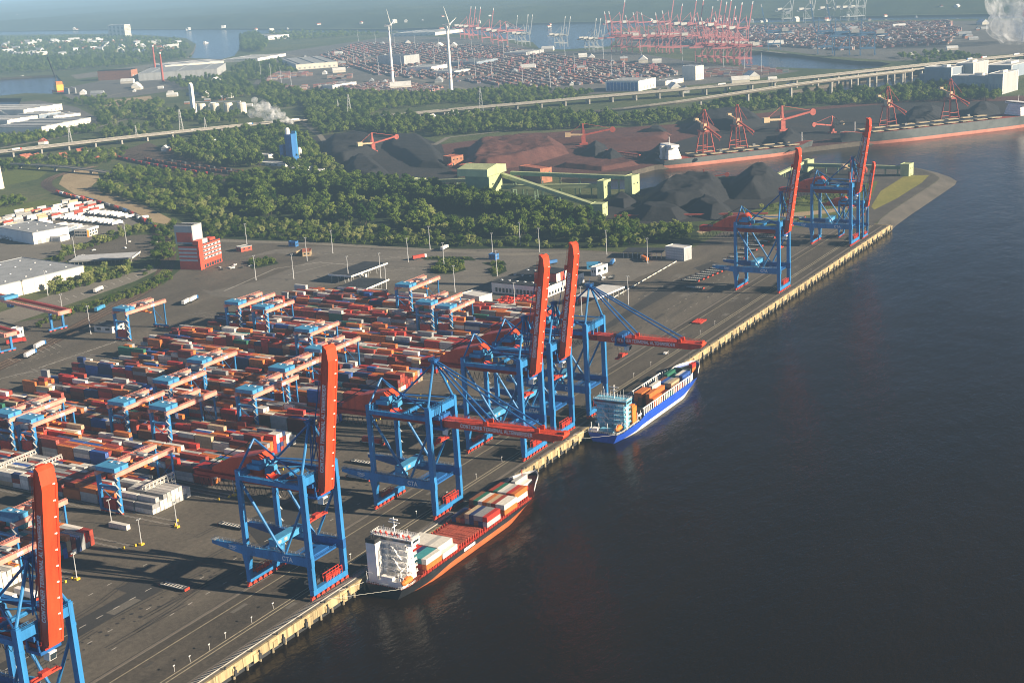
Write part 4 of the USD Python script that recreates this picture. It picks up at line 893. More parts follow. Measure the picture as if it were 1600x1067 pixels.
m = MB(); m.box(10.5, -10.2, 12.9, 17.6, 10.2, 15.5); m.box(10.2, -10.4, 15.5, 18, 10.4, 15.75); br = m.build('bridge', M['pale_blue'], s2)
m = MB(); m.box(10.44, -9.8, 14.0, 10.5, 9.8, 15.1); m.box(17.6, -9.8, 14.0, 17.66, 9.8, 15.1); m.box(11, -10.26, 14, 17, -10.2, 15.1); m.build('bridge_window', M['glass'], br)
m = MB(); handrail(m, (10.3, -10.3, 15.7), (10.3, 10.3, 15.7), 1.1, 1.1, .07); handrail(m, (10.3, -10.3, 15.7), (18, -10.3, 15.7), 1.1, 1.1, .07); handrail(m, (18, -10.3, 15.7), (18, 10.3, 15.7), 1.1, 1.1, .07)
m.tube((14, -1, 15.7), (14, -1, 23.5), .28, 6); m.beam((14, -4, 22.4), (14, 2, 22.4), .32); m.beam((14, -3, 20.4), (14, 1, 20.4), .28); m.tube((13, 5, 15.7), (13, 5, 22.5), .18, 5)
for y in np.arange(-8, 9, 1.9): m.tube((12 + (y % 2) * 2, y, 15.7), (12 + (y % 2) * 2, y, 18.2 + (y % 3)), .08, 4)
m.build('radar_mast', M['white'], br)
m = MB(); m.box(19.5, -9.4, -.8, 24.5, -5.0, 9.0); m.box(19.2, -9.6, 6.5, 24.8, -4.8, 9.4); m.box(20, -9, 9.4, 24, -5.5, 10.4); m.build('funnel', M['orange'], s2)
m = MB(); m.tube((1.0, -8.2, 2.2), (6.2, -8.2, 2.2), 1.3, 8); m.tube((6.2, -8.2, 2.2), (7.2, -8.2, 2.3), 1.3, 8, .4); m.tube((0, -8.2, 2.3), (1, -8.2, 2.2), .4, 8, 1.3); m.box(2.2, -8.9, 3.1, 5.2, -7.5, 3.9); m.build('lifeboat', M['orange'], s2)
m = MB(); ring_line(m, T_, bd, zd, rk, 1.1, 0, .21, .08); handrail(m, (.2, -8.6, -.8), (.2, 8.6, -.8), 1.1, 1.2, .08)
for x, y in ((2, 8), (1.5, 3), (2.5, -2), (26, -9.4), (30, -9.4), (27, 9)): m.tube((x, y, -.8), (x, y, 4.6), .25, 6)
for x in (.6, 7.6): m.beam((x, -6.4, -.8), (x, -8.6, 4.4), .4)
m.box(1.5, 4, -.8, 4.5, 7.5, 1.2); m.box(26, -9.8, 2.0, 31, -9.4, 3.0); m.build('stern_fittings', M['white'], s2)
m = MB(); m.box(3, -5, -.8, 6, 3, 1.0); m.box(1.5, -2, -.8, 2.6, -.8, .6); m.box(24, -3, -.8, 29, 6, 1.8); m.build('winch', M['pale_blue'], s2)
bw_ = MB()
for s in (1, -1):
    pts = [(rk(t, zd[i]), s * (bd[i] - .05), zd[i]) for i, t in enumerate(T_) if t >= .86]
    for p, q in zip(pts[:-1], pts[1:]):
        if math.dist(p, q) > .05: bw_.beam(np.array(p) + [0, 0, .5], np.array(q) + [0, 0, .5], .16, 1.2)
bw_.build('bulwark', M['white'], s2)
m = MB(); m.box(110.5, -5.5, .6, 112, 5.5, 5.8); m.box(117, -2, 2.8, 119.5, 2, 4.4); m.tube((122, 0, 2.8), (122, 0, 12.5), .2, 6); m.box(112, 3, 2.4, 116, 5.5, 4.6); m.build('breakwater', M['teal'] if 'teal' in M else M['deck_green'], s2)
m = MB()
for a, bq in (((1, 9.4, -.6), (-11, 12.9, .4)), ((1, -9.2, -.6), (-20, 12.8, .3)), ((128, 3, 3.4), (146, 12.9, .4))): m.tube(a, bq, .09, 4, cap=False)
m.build('mooring_line', M['offwhite'], s2)
stack((S2X, S2Y - .4), 'blue', [
    ('aftmost', 33.0, .6, [(0, ['navy']), (1, ['navy', 'navy']), (2, ['navy'])]),
    ('second', 48.5, .6, [(1, ['navy', 'navy']), (2, ['brown', 'orange', 'orange']), (3, ['brown', 'brown', 'orange']), (5, ['orange', 'orange', 'orange']), (6, ['orange', 'orange'])]),
    ('third', 63.5, .6, [(1, ['navy']), (2, ['grey', 'brown']), (3, ['orange', 'tan', 'white']), (4, ['orange', 'orange']), (6, ['green']), (5, ['maroon'])]),
    ('fourth', 79.5, .6, [(1, ['navy']), (2, ['navy', 'brown']), (3, ['grey', 'blue']), (4, ['navy', 'grey']), (5, ['brown', 'tan']), (6, ['rust red'])]),
    ('foremost', 96.3, .6, [(1, ['green', 'green']), (2, ['teal']), (4, ['blue', 'white']), (5, ['blue', 'blue'])])])
for k, (c, y, z) in enumerate((('orange', -5.5, 2.8), ('red', -5.6, 5.4), ('rust red', -2.9, 2.8))):
    container(f"{c} container on the bow of the blue ship, {['lower outer', 'upper outer', 'inner'][k]} one", c, 6.06, (S2X + 120, S2Y + y, z), math.pi / 2)
# ------------------------------------------------------------------ land use beyond the terminal
area('headland_gravel', [(1272, 14), (1276, 60), (1330, 100), (1500, 120), (1600, 110), (1629, 92), (1622, 74), (1603, 56), (1575, 35), (1550, 22), (1532, 19), (1500, 18), (1350, 18)], 'riprap', 0.04, 'stony ground of the headland beyond the quay', 'ground', True)
area('headland_grass', [(1361, 323), (1376, 299), (1414, 275), (1452, 274), (1440, 286), (1400, 311), (1366, 328)], 'dry_grass', 0.08, 'sunlit yellow-green meadow on the headland', 'grass')
area('wood_floor', [(150, 286), (230, 294), (358, 278), (480, 276), (650, 292), (760, 310), (900, 338), (1000, 345), (1090, 352), (1092, 372), (1000, 386), (900, 388), (800, 390), (640, 388), (480, 380), (350, 373), (290, 350), (240, 318), (170, 302)], 'forest_floor', 0.045, 'dark undergrowth of the wood behind the terminal', 'ground')
area('coal_yard_ground', [(930, 318), (985, 300), (1090, 284), (1230, 268), (1300, 262), (1345, 268), (1300, 298), (1210, 318), (1130, 344), (1010, 350), (935, 345)], 'coal_ground', 0.05, 'black ground under the coal heaps beside the canal', 'ground')
area('bushy_ground', [(1130, 345), (1215, 316), (1320, 292), (1372, 283), (1356, 320), (1300, 345), (1180, 356)], 'grass', 0.055, 'green strip between the coal yard and the far quay', 'grass')
area('service_road', [(1088, 362), (1130, 346), (1200, 336), (1290, 328), (1352, 318), (1352, 323), (1290, 334), (1200, 343), (1130, 352), (1096, 366)], 'sand', 0.09, 'sandy service road behind the far quay', 'road')
area('ore_yard_ground', [(690, 226), (800, 212), (900, 204), (1060, 194), (1180, 178), (1330, 162), (1640, 148), (1660, 186), (1500, 208), (1280, 232), (1040, 262), (960, 270), (880, 276), (760, 282), (700, 274)], 'ore', 0.05, 'red-brown ground of the ore and coal terminal', 'ground')
area('coal_yard_ground', [(488, 214), (560, 205), (650, 212), (690, 226), (702, 262), (720, 284), (650, 299), (560, 290), (498, 262)], 'coal_ground', 0.06, 'dark ground of the far coal yard with the slewing crane', 'ground')
area('coal_yard_ground', [(1000, 240), (1080, 215), (1240, 175), (1420, 160), (1600, 158), (1600, 182), (1440, 200), (1200, 230), (1040, 256)], 'coal_ground', 0.07, 'dark ground behind the moored bulk carriers', 'ground')
area('railway_yard', [(185, 238), (232, 222), (262, 238), (330, 258), (430, 274), (560, 286), (640, 296), (600, 300), (470, 290), (360, 284), (290, 276), (225, 262)], 'ballast', 0.05, 'brown ballast of the railway yard behind the wood', 'railway')
area('sand_clearing', [(92, 288), (100, 272), (122, 264), (152, 266), (156, 280), (142, 292), (170, 302), (228, 322), (268, 343), (266, 352), (232, 346), (180, 326), (120, 306)], 'sand', 0.055, 'bare sandy clearing along the railway curve', 'ground')
area('meadow', [(-60, 330), (0, 326), (60, 313), (128, 316), (128, 324), (60, 334), (0, 341), (-60, 352)], 'grass', 0.036, 'green meadow at the foot of the cut-off tower', 'grass')
area('meadow', [(-60, 275), (0, 268), (50, 262), (75, 268), (60, 280), (0, 292), (-60, 300)], 'grass', 0.05, 'meadow beside the road bridge at the left edge', 'grass')
area('depot_yard', [(-120, 372), (0, 345), (60, 325), (100, 318), (150, 322), (225, 342), (232, 352), (160, 376), (80, 400), (0, 430), (-120, 470)], 'paving_light', 0.044, 'paved yard of the truck and container depot', 'pavement')
area('car_park', [(82, 400), (170, 370), (240, 366), (246, 395), (200, 412), (130, 414), (95, 410)], 'asphalt', 0.06, 'grey car park beside the red office building', 'pavement')
area('access_road', [(72, 464), (140, 440), (200, 428), (248, 413), (252, 420), (210, 440), (130, 468), (60, 492), (0, 512), (-60, 530), (-60, 505), (0, 488)], 'road', 0.07, 'pale access road between the white warehouse and the rails', 'road')
area('verge', [(212, 446), (238, 434), (258, 418), (264, 424), (250, 440), (225, 454)], 'grass', 0.09, 'bright grass verge on the inside of the rail curve', 'grass')
area('gate_plaza', [(262, 440), (300, 424), (352, 408), (430, 396), (500, 402), (400, 440), (330, 455)], 'asphalt', 0.06, 'asphalt yard in front of the red office building', 'pavement')
area('perimeter_road', [(336, 374), (480, 378), (640, 387), (800, 396), (900, 393), (905, 396), (800, 400), (640, 391), (480, 382), (336, 378)], 'road', 0.08, 'pale road along the edge of the wood', 'road')
area('industrial_ground', [(0, 208), (90, 205), (150, 195), (152, 184), (120, 168), (60, 157), (30, 160), (0, 176)], 'far_yard', 0.05, 'paved yard round the white factory halls at the left', 'pavement')
area('industrial_ground', [(90, 140), (200, 118), (340, 105), (350, 122), (300, 138), (200, 152), (110, 156)], 'far_yard', 0.05, 'works yard with rails by the harbour basin', 'pavement')
area('far_terminal_yard', [(395, 132), (440, 82), (620, 56), (760, 61), (800, 68), (842, 79), (880, 81), (955, 77), (1050, 92), (1160, 106), (1250, 111), (1180, 124), (960, 145), (800, 158), (720, 150), (600, 140), (470, 140)], 'far_yard', 0.05, 'grey yard of the far container terminal', 'pavement')
area('far_terminal_yard', [(960, 50), (1100, 41), (1300, 35), (1600, 32), (1700, 32), (1700, 80), (1600, 84), (1400, 96), (1290, 88), (1200, 77), (1060, 76), (966, 70)], 'far_yard', 0.05, 'grey yard of the farthest container terminal beyond the dock', 'pavement')
area('sandy_lot', [(150, 160), (235, 150), (240, 158), (165, 170)], 'sand', 0.07, 'pale sandy lot among the trees', 'ground')
area('sandy_lot', [(110, 118), (290, 93), (350, 92), (352, 98), (240, 110), (120, 124)], 'paving_light', 0.07, 'pale strip of pavement by the inlet', 'ground')

area('plaza_pavement', [(298, 442), (352, 410), (430, 390), (500, 385), (640, 392), (800, 388), (900, 392), (1000, 398), (1085, 388), (1072, 408), (1000, 432), (930, 470), (880, 500), (820, 490), (760, 468), (620, 438), (500, 446), (400, 470), (330, 462)], 'plaza', 0.05, 'worn pale asphalt of the truck plaza behind the blocks', 'pavement')
# painted lanes and kerbed islands on the terminal's landside
mk = MB()
def dashes(p, q, n, w_=.35, duty=.45):
    a, b = np.array(XY(*p)), np.array(XY(*q)); d = (b - a) / n
    for i in range(n): mk.strip([a + d * i, a + d * (i + duty)], w_, 0.10)
def line(pts, w_=.4): mk.strip([XY(*p) for p in pts], w_, 0.10)
dashes((20, 590), (190, 530), 12); dashes((10, 575), (100, 548), 8); dashes((560, 415), (760, 425), 12); dashes((470, 395), (700, 405), 18)
line([(60, 575), (140, 548), (200, 528)], .5); line([(0, 592), (40, 582), (60, 580)], .5); line([(450, 430), (520, 412), (560, 412)], .4); line([(560, 425), (610, 420)], .35); line([(600, 424), (650, 420)], .35)
line([(350, 455), (430, 420), (500, 410), (545, 414)], .7); line([(590, 405), (650, 402)], .3)
for k in range(9): line([(12 + 9 * k, 560 - 3 * k), (24 + 9 * k, 566 - 3 * k)], .3)
for k in range(12): dashes((90 + 12 * k, 470 - 4 * k), (96 + 12 * k, 473 - 4 * k), 1, .5, 1)
setting('lane_line', mk, 'marking', 'white lane lines on the landside of the terminal', 'marking')
for pts, lb in (([(672, 424), (690, 408), (722, 411), (726, 422), (705, 428), (682, 428)], 'planted kerb island in the middle of the truck plaza'), ([(755, 411), (785, 408), (790, 414), (770, 416)], 'small planted kerb island beside the blue kiosk'), ([(763, 420), (788, 416), (790, 424), (772, 432)], 'planted kerb island nearest the workshop'),
                ([(660, 402), (735, 402), (742, 407), (665, 406)], 'long thin planted island on the truck plaza'), ([(385, 410), (425, 404), (434, 412), (395, 420)], 'planted strip in front of the red office building')):
    P = pxpoly(pts).buffer(2).buffer(-1); tag(MB().prism(P, 0.03, .16).build('kerb_island', M['forest_floor'], None), lb, 'island', None, 'structure')

# ------------------------------------------------------------------ railway
def path_px(pts, n=60):
    P = np.array([XY(*p) for p in pts]); L = LineString(P); L = LineString([L.interpolate(t, True).coords[0] for t in np.linspace(0, 1, n)])
    c = np.array(L.coords); k = np.ones(7) / 7
    cs = np.column_stack([np.convolve(np.pad(c[:, i], 3, 'edge'), k, 'valid') for i in range(2)]); cs[0], cs[-1] = c[0], c[-1]
    return cs
def offset(c, d):
    t = np.gradient(c, axis=0); t /= np.linalg.norm(t, axis=1, keepdims=True); return c + np.column_stack([-t[:, 1], t[:, 0]]) * d
rail_curve = path_px([(-120, 630), (0, 572), (70, 540), (130, 505), (200, 470), (248, 440), (264, 410), (262, 388), (246, 358), (200, 332), (140, 314), (88, 300), (70, 290), (76, 279), (110, 268), (150, 260)], 120)
setting('rail_bed', MB().strip(rail_curve, 15, 0.075), 'ballast', 'brown ballast curve of the harbour railway past the red office', 'railway')
def track(c, name_, lb, offs):
    for o in offs:
        m = MB()
        for s in (-.72, .72):
            q = offset(c, o + s)
            for a, b in zip(q[:-1], q[1:]): m.beam((*a, .16), (*b, .16), .12, .16)
        tag(m.build('railway_track', M['rail']), lb.format(int(o)), 'track', 'tracks of the harbour railway')
track(rail_curve, '', 'rusty pair of rails on the railway curve', (-4.5, 0, 4.5))
yard = path_px([(200, 242), (260, 255), (340, 268), (450, 280), (600, 297)], 40)
track(yard, '', 'rusty pair of rails in the railway yard', (-34, -27, -20, -13, -6, 1, 8, 15))
fan = [path_px([(190, 236 - 2 * k), (225, 225 - 1.2 * k + 3), (262, 246 - 2 * k), (330, 262 - 2 * k)], 24) for k in range(4)]

# ------------------------------------------------------------------ trees
def leaves(nrng, cx, cy, cz, R, n, size, out, squash=1.0):
    d = nrng.normal(size=(n, 3)); d /= np.linalg.norm(d, axis=1, keepdims=True); r = R * nrng.random(n) ** .45
    c = np.array([cx, cy, cz]) + d * r[:, None] * [1, 1, squash]
    nrm = d + nrng.normal(size=(n, 3)) * .55 + [0, 0, .35]; nrm /= np.linalg.norm(nrm, axis=1, keepdims=True)
    a = np.cross(nrm, nrng.normal(size=(n, 3))); a /= np.linalg.norm(a, axis=1, keepdims=True); b = np.cross(nrm, a)
    s = size * (.6 + .8 * nrng.random(n))[:, None]
    v = np.stack([c - a * s, c + b * s * .8, c + a * s, c - b * s * .8], 1).reshape(-1, 3); k = np.arange(n) * 4
    out.append((v, np.stack([k, k + 1, k + 2, k + 3], 1)))

def tree_meshes(seed, hgt, rad, clumps, per, size, trunk=True, shape='round'):
    q = np.random.default_rng(seed); L = []; z0 = hgt * .22; zc = (hgt + z0) / 2; rz = (hgt - z0) / 2
    for i in range(clumps):
        u = q.normal(size=3); u /= np.linalg.norm(u); f = .35 + .6 * q.random(); w_ = 1.0 if shape == 'round' else 1 - .35 * u[2] * f
        leaves(q, u[0] * rad * f * w_, u[1] * rad * f * w_, zc + u[2] * rz * f, rad * (.30 + .16 * q.random()), per, size, L, .85)
    m = MB()
    for v, f in L: m.add(v, f)
    t = MB(); r0 = hgt * .022; t.tube((0, 0, -.3), (0, 0, hgt * .45), r0, 6, r0 * .6)
    for k in range(4):
        a = k * 1.6 + q.random(); t.tube((0, 0, hgt * (.28 + .06 * k)), (math.cos(a) * rad * .55, math.sin(a) * rad * .55, hgt * (.5 + .08 * k)), r0 * .5, 5, r0 * .2)
    return t, m

def leaf_mat(name, c1, c2):
    return usdkit.material(stage, f'/World/Looks/{name}', {
        'o': ('object_info', {}), 'g': ('geometry', {}), 'mp': ('mapping', {'scale': (.10, .10, .16)}), 'n': ('noise_texture', {'scale': 1.0, 'detail': 3.0}), 'mx': ('mix_float', {'fac': .38}),
        'r': ('rgb_ramp', {'ramp': [(.25, c1), (.75, c2)]}), 'd': ('diffuse_bsdf', {}), 't': ('translucent_bsdf', {}), 'm': ('mix_closure', {'fac': .36})},
        [('g.position', 'mp.vector'), ('mp.vector', 'n.vector'), ('o.random', 'mx.a'), ('n.fac', 'mx.b'), ('mx.result', 'r.fac'), ('r.color', 'd.color'), ('r.color', 't.color'), ('d.BSDF', 'm.closure1'), ('t.BSDF', 'm.closure2')], surface='m.closure')
LEAF = [leaf_mat('leaf_dark', (.036, .078, .014), (.180, .245, .046)), leaf_mat('leaf_mid', (.075, .135, .022), (.25, .31, .060)), leaf_mat('leaf_pale', (.17, .23, .060), (.36, .38, .14)), leaf_mat('leaf_bush', (.066, .125, .022), (.25, .29, .072))]
M['bark'] = paint('bark', (.07, .052, .036), .9, .3, 1.0)
KINDS = [('tall dark', 17.0, 4.6, 30, 30, .62, 'tall', 0), ('broad', 13.0, 5.0, 30, 30, .62, 'round', 1), ('pale', 11.0, 3.6, 24, 26, .55, 'tall', 2), ('bushy', 5.0, 3.0, 14, 26, .45, 'round', 3), ('tall', 19.0, 4.2, 30, 30, .62, 'tall', 0), ('round dark', 10.0, 4.2, 26, 28, .55, 'round', 0)]
trng = np.random.default_rng(5)
TREES = []       # kind, x, y, scale, rot
PLACE = ['in the tall belt at the back of the wood']
def scatter(pts, spacing, kinds, hs=(.8, 1.2), world=False, keep=1.0, gaps=0.0):
    P = (Polygon(pts) if world else pxpoly(pts)).buffer(0).difference(wet.buffer(3)); x0, y0, x1, y1 = P.bounds
    from shapely import prepared; pp = prepared.prep(P)
    for x in np.arange(x0, x1, spacing):
        for y in np.arange(y0, y1, spacing):
            X, Y = x + trng.uniform(-.5, .5) * spacing, y + trng.uniform(-.5, .5) * spacing
            if trng.random() > keep or (gaps and meshkit.noise(np.array([[X / 38., Y / 38., 0]]), 2)[0] < gaps): continue
            if pp.contains(Point(X, Y)): TREES.append((int(kinds[trng.integers(len(kinds))]), X, Y, trng.uniform(*hs), trng.uniform(0, 6.28), PLACE[0]))
# the wood behind the terminal: tall belt at the back, mixed middle, low front
scatter([(358, 291), (420, 284), (480, 284), (650, 300), (760, 318), (905, 346), (935, 351), (900, 360), (760, 336), (650, 322), (480, 306), (362, 308)], 6.2, [0, 4, 4, 0, 1], (.78, 1.3))
PLACE[0] = 'in the middle of the wood'
scatter([(350, 312), (480, 310), (560, 318), (690, 336), (900, 362), (990, 358), (985, 376), (880, 380), (700, 368), (560, 352), (470, 346), (370, 336)], 7.6, [1, 5, 0, 1, 2, 2], (.55, 1.35), gaps=.38)
PLACE[0] = 'at the front edge of the wood along the road'
scatter([(300, 342), (370, 342), (470, 352), (560, 358), (700, 373), (880, 385), (985, 382), (1000, 386), (890, 389), (760, 386), (640, 386), (480, 378), (350, 370), (310, 356)], 6.5, [2, 3, 3, 5, 3], (.55, 1.0), keep=.85)
PLACE[0] = 'at the right end of the wood near the shelter'
scatter([(960, 350), (1080, 358), (1086, 372), (1000, 384), (960, 384)], 7.0, [1, 3, 5, 2], (.6, .95))
PLACE[0] = 'at the left end of the wood by the sandy clearing'
scatter([(150, 290), (235, 300), (300, 312), (350, 318), (352, 345), (300, 340), (270, 336), (200, 312), (160, 304)], 7.5, [1, 5, 3, 2], (.6, 1.1), keep=.9)
scatter([(258, 296), (350, 296), (352, 318), (300, 312)], 8.0, [1, 5, 3, 0], (.7, 1.1))
PLACE[0] = 'in the woods round the railway yard'
# woods round the railway yard and the motorway
scatter([(262, 228), (350, 222), (400, 236), (410, 262), (340, 262), (275, 246)], 9.0, [0, 5, 1, 2], (.7, 1.4))
scatter([(300, 214), (440, 200), (480, 215), (490, 262), (478, 270), (440, 262), (420, 238), (350, 222)], 10, [1, 5, 0], (.7, 1.1), keep=.8)
scatter([(490, 262), (476, 238), (484, 222), (502, 245), (540, 268), (520, 272)], 8, [2, 1, 3], (.8, 1.1))
scatter([(150, 182), (250, 168), (300, 180), (420, 182), (425, 188), (300, 204), (160, 220)], 11, [0, 5, 1, 2], (.6, 1.3), keep=.75, gaps=.42)
PLACE[0] = 'along the motorway'
scatter([(470, 150), (560, 148), (600, 170), (560, 190), (650, 185), (660, 205), (620, 216), (560, 205), (500, 212), (480, 190)], 10, [1, 5, 0], (.8, 1.25), keep=.95)
scatter([(560, 146), (680, 148), (800, 138), (930, 146), (900, 156), (800, 166), (700, 162), (640, 170), (560, 176)], 11, [1, 5], (.7, 1.1), keep=.75)
PLACE[0] = 'between motorway and ore yard'
scatter([(640, 192), (800, 180), (960, 182), (985, 196), (900, 202), (760, 208), (680, 215)], 9, [1, 5, 0, 2], (.6, 1.3))
scatter([(975, 184), (1090, 176), (1140, 156), (1250, 152), (1380, 145), (1480, 132), (1560, 146), (1560, 158), (1440, 160), (1240, 168), (1140, 180), (1000, 200)], 10, [1, 5, 0, 2], (.6, 1.35))
PLACE[0] = 'near the far terminal and the left works'
scatter([(410, 128), (470, 142), (480, 165), (430, 170), (400, 150)], 11, [1, 5], (.7, 1.1), keep=.7)
scatter([(380, 100), (440, 96), (470, 120), (400, 128), (350, 122)], 14, [0, 1, 5], (.8, 1.2), keep=.8, gaps=.42)
scatter([(0, 214), (60, 210), (150, 198), (150, 208), (60, 222), (0, 232)], 10, [1, 5, 3], (.7, 1.1), keep=.7)
scatter([(0, 255), (60, 250), (200, 232), (190, 250), (130, 262), (60, 262), (0, 270)], 9, [3, 5, 1], (.6, 1.0), keep=.65)
scatter([(190, 262), (300, 276), (360, 282), (350, 292), (230, 296), (160, 282)], 8, [3, 1, 5], (.6, 1.0), keep=.8)
scatter([(260, 128), (380, 122), (400, 150), (330, 162), (310, 150)], 13, [0, 5, 1], (.9, 1.3), keep=.55)
scatter([(100, 157), (170, 152), (160, 162), (260, 158), (250, 172), (160, 178)], 11, [1, 5, 3], (.7, 1.1), keep=.5)
scatter([(-40, 92), (0, 88), (120, 90), (280, 82), (300, 92), (200, 104), (90, 112), (-40, 118)], 20, [0, 1, 5], (1.0, 1.4), keep=.6)
scatter([(-40, 60), (180, 58), (285, 64), (300, 78), (200, 86), (-40, 88)], 26, [1, 5], (1.0, 1.4), keep=.6)
scatter([(372, 62), (400, 55), (420, 70), (410, 82), (376, 80)], 16, [0, 1, 0], (1.3, 1.7))
scatter([(420, 52), (520, 50), (600, 54), (430, 66)], 26, [1, 5], (1.0, 1.4), keep=.5)
scatter([(1390, 90), (1480, 82), (1540, 92), (1450, 102)], 14, [1, 5], (.8, 1.2), keep=.5)
PLACE[0] = 'on the green strip by the coal heaps'
scatter([(1130, 345), (1215, 318), (1320, 294), (1360, 286), (1345, 315), (1200, 334), (1140, 345)], 7.5, [3, 3, 3, 2], (.5, .9), keep=.45)
scatter([(1090, 354), (1130, 346), (1290, 348), (1200, 356), (1120, 361)], 6.5, [3, 3], (.4, .7), keep=.45)
PLACE[0] = 'in the hedges round depot and car park'
# hedges and belts round the depot, the car park and the warehouse
scatter([(75, 458), (105, 432), (140, 428), (208, 418), (205, 430), (140, 446), (90, 460)], 5.2, [3, 3, 2], (.6, 1.1))
scatter([(86, 402), (130, 384), (205, 360), (240, 350), (244, 358), (200, 370), (130, 392), (94, 408)], 5.5, [3, 2, 3], (.6, 1.0))
scatter([(246, 360), (262, 352), (275, 358), (272, 405), (252, 408), (240, 430), (226, 432), (236, 400)], 6.5, [3, 5, 3], (.6, 1.0), keep=.7)
scatter([(205, 452), (258, 430), (266, 420), (270, 436), (230, 458), (150, 482), (60, 512), (60, 504)], 4.6, [3, 3], (.45, .8), keep=.8)
scatter([(40, 412), (90, 404), (128, 414), (60, 414)], 5.0, [3, 3], (.5, .8), keep=.5)
PLACE[0] = 'on the planted islands of the plaza'
scatter([(674, 423), (692, 409), (721, 412), (724, 421), (705, 427), (684, 427)], 3.4, [3], (.6, .95))
scatter([(757, 411), (784, 409), (788, 413), (770, 415)], 3.4, [3], (.4, .6)); scatter([(765, 420), (786, 417), (788, 424), (773, 430)], 3.4, [3], (.5, .8)); scatter([(662, 403), (735, 403), (740, 406), (668, 405)], 3.2, [3], (.3, .45)); scatter([(388, 410), (424, 405), (431, 411), (396, 418)], 3.6, [3], (.55, .9))
scatter([(-10, 318), (20, 310), (40, 312), (38, 320), (0, 326)], 7, [1, 3, 5], (.6, .9)); scatter([(300, 352), (338, 362), (350, 374), (326, 378), (322, 366)], 6, [3, 5], (.6, .9), keep=.7)

tpx = np.array([pxm(t[1], t[2], 5) * KINDS[t[0]][1] * t[3] for t in TREES]); tp = [to_px(t[1], t[2], KINDS[t[0]][1] * t[3] * .7) for t in TREES]
inw = np.array([-30 < p[0] < 1630 and -20 < p[1] < 1090 for p in tp])
# trees whose crowns others hide stay in the mass: favour the front edge of each belt
near_front = np.zeros(len(TREES)); grid = {}
for i, (p, s) in enumerate(zip(tp, tpx)):
    if inw[i]: grid.setdefault((int(p[0] // 10), int(p[1] // 7)), []).append(i)
for k_, ids in grid.items():
    best = min(ids, key=lambda i: np.linalg.norm(np.array(TREES[i][1:3]) - CAM[:2])); near_front[best] = 1
rank = np.argsort(-(tpx * inw * (.3 + near_front)))
solo = set(rank[:290].tolist())
PROT = []
for k, (nm, hgt, rad, cl, per, sz, shp, lf) in enumerate(KINDS): PROT.append(tree_meshes(40 + k, hgt, rad, cl, per, sz, True, shp))
_tp = {}
TL = ['tall dark green tree', 'broad mid-green tree', 'slim pale green tree', 'low green bush', 'very tall slim dark tree', 'small round dark tree']
for i in sorted(solo):
    k, x, y, s, rz, plc = TREES[i]; nm = 'bush' if k == 3 else 'tree'; lb = f'{TL[k]} {plc}'; gp = lb.replace('tree', 'trees').replace('bush', 'bushes')
    if k not in _tp:
        t = thing(nm, lb, nm, (x, y, 0), rz, gp, s)
        PROT[k][0].build('trunk', M['bark'], t); PROT[k][1].build('crown', LEAF[KINDS[k][7]], t); _tp[k] = t
    else: dup(_tp[k], lb, (x, y, 0), rz, gp, s)
rest = [t for i, t in enumerate(TREES) if i not in solo and inw[i]]
pi = UsdGeom.PointInstancer.Define(stage, '/World/woodland'); paths = []
for k in range(len(KINDS)):
    x = UsdGeom.Xform.Define(stage, f'/World/woodland/kind_{["tall_dark", "broad", "pale", "bush", "ridge", "round"][k]}'); PROT[k][0].build('trunk', M['bark'], x.GetPrim()); PROT[k][1].build('crown', LEAF[KINDS[k][7]], x.GetPrim()); paths.append(x.GetPath())
pi.CreatePrototypesRel().SetTargets(paths)
pi.CreateProtoIndicesAttr(Vt.IntArray([t[0] for t in rest])); pi.CreatePositionsAttr(Vt.Vec3fArray([Gf.Vec3f(float(t[1]), float(t[2]), 0.0) for t in rest]))
pi.CreateOrientationsAttr(Vt.QuathArray([Gf.Quath(math.cos(t[4] / 2), 0, 0, math.sin(t[4] / 2)) for t in rest])); pi.CreateScalesAttr(Vt.Vec3fArray([Gf.Vec3f(t[3], t[3], t[3] * (.9 + .2 * math.sin(t[4] * 5))) for t in rest]))
tag(pi.GetPrim(), 'dense green woods and tree belts covering the land behind the terminal', 'woods', None, 'stuff')
print('trees', len(TREES), 'rest', len(rest))
# ------------------------------------------------------------------ buildings
M['roof_grey'] = paint('roof_grey', (0.30, 0.32, 0.34), 0.75, 0.15, 0.08)
M['roof_dark'] = paint('roof_dark', (0.026, 0.030, 0.038), 0.8, 0.25, 0.15)
M['roof_white'] = paint('roof_white', (0.60, 0.60, 0.58), 0.7, 0.12, 0.1)
M['wall_cream'] = paint('wall_cream', (0.66, 0.62, 0.52), 0.7, 0.08, 0.12, streak=True)
M['wall_white'] = paint('wall_white', (0.70, 0.69, 0.65), 0.7, 0.08, 0.12, streak=True)
M['wall_grey'] = paint('wall_grey', (0.36, 0.37, 0.37), 0.7, 0.12, 0.12, streak=True)
M['wall_bluegrey'] = paint('wall_bluegrey', (0.22, 0.27, 0.33), 0.65, 0.1, 0.08, streak=True)
M['office_red'] = paint('office_red', (0.60, 0.075, 0.040), 0.5, 0.08, 0.2)
M['brick'] = paint('brick_wall', (0.34, 0.15, 0.085), 0.85, 0.2, 0.3)
M['tile_red'] = paint('red_tiles', (0.33, 0.11, 0.065), 0.85, 0.25, 0.3)
M['plant_green'] = paint('plant_green', (0.40, 0.45, 0.24), 0.55, 0.14, 0.12, streak=True)
M['plant_green_dark'] = paint('plant_green_dark', (0.17, 0.27, 0.17), 0.6, 0.15, 0.12)
M['plant_blue'] = paint('plant_blue', (0.03, 0.14, 0.36), 0.55, 0.14, 0.15, streak=True)
M['ore_red'] = paint('machine_red', (0.36, 0.075, 0.05), 0.6, 0.2, 0.2)
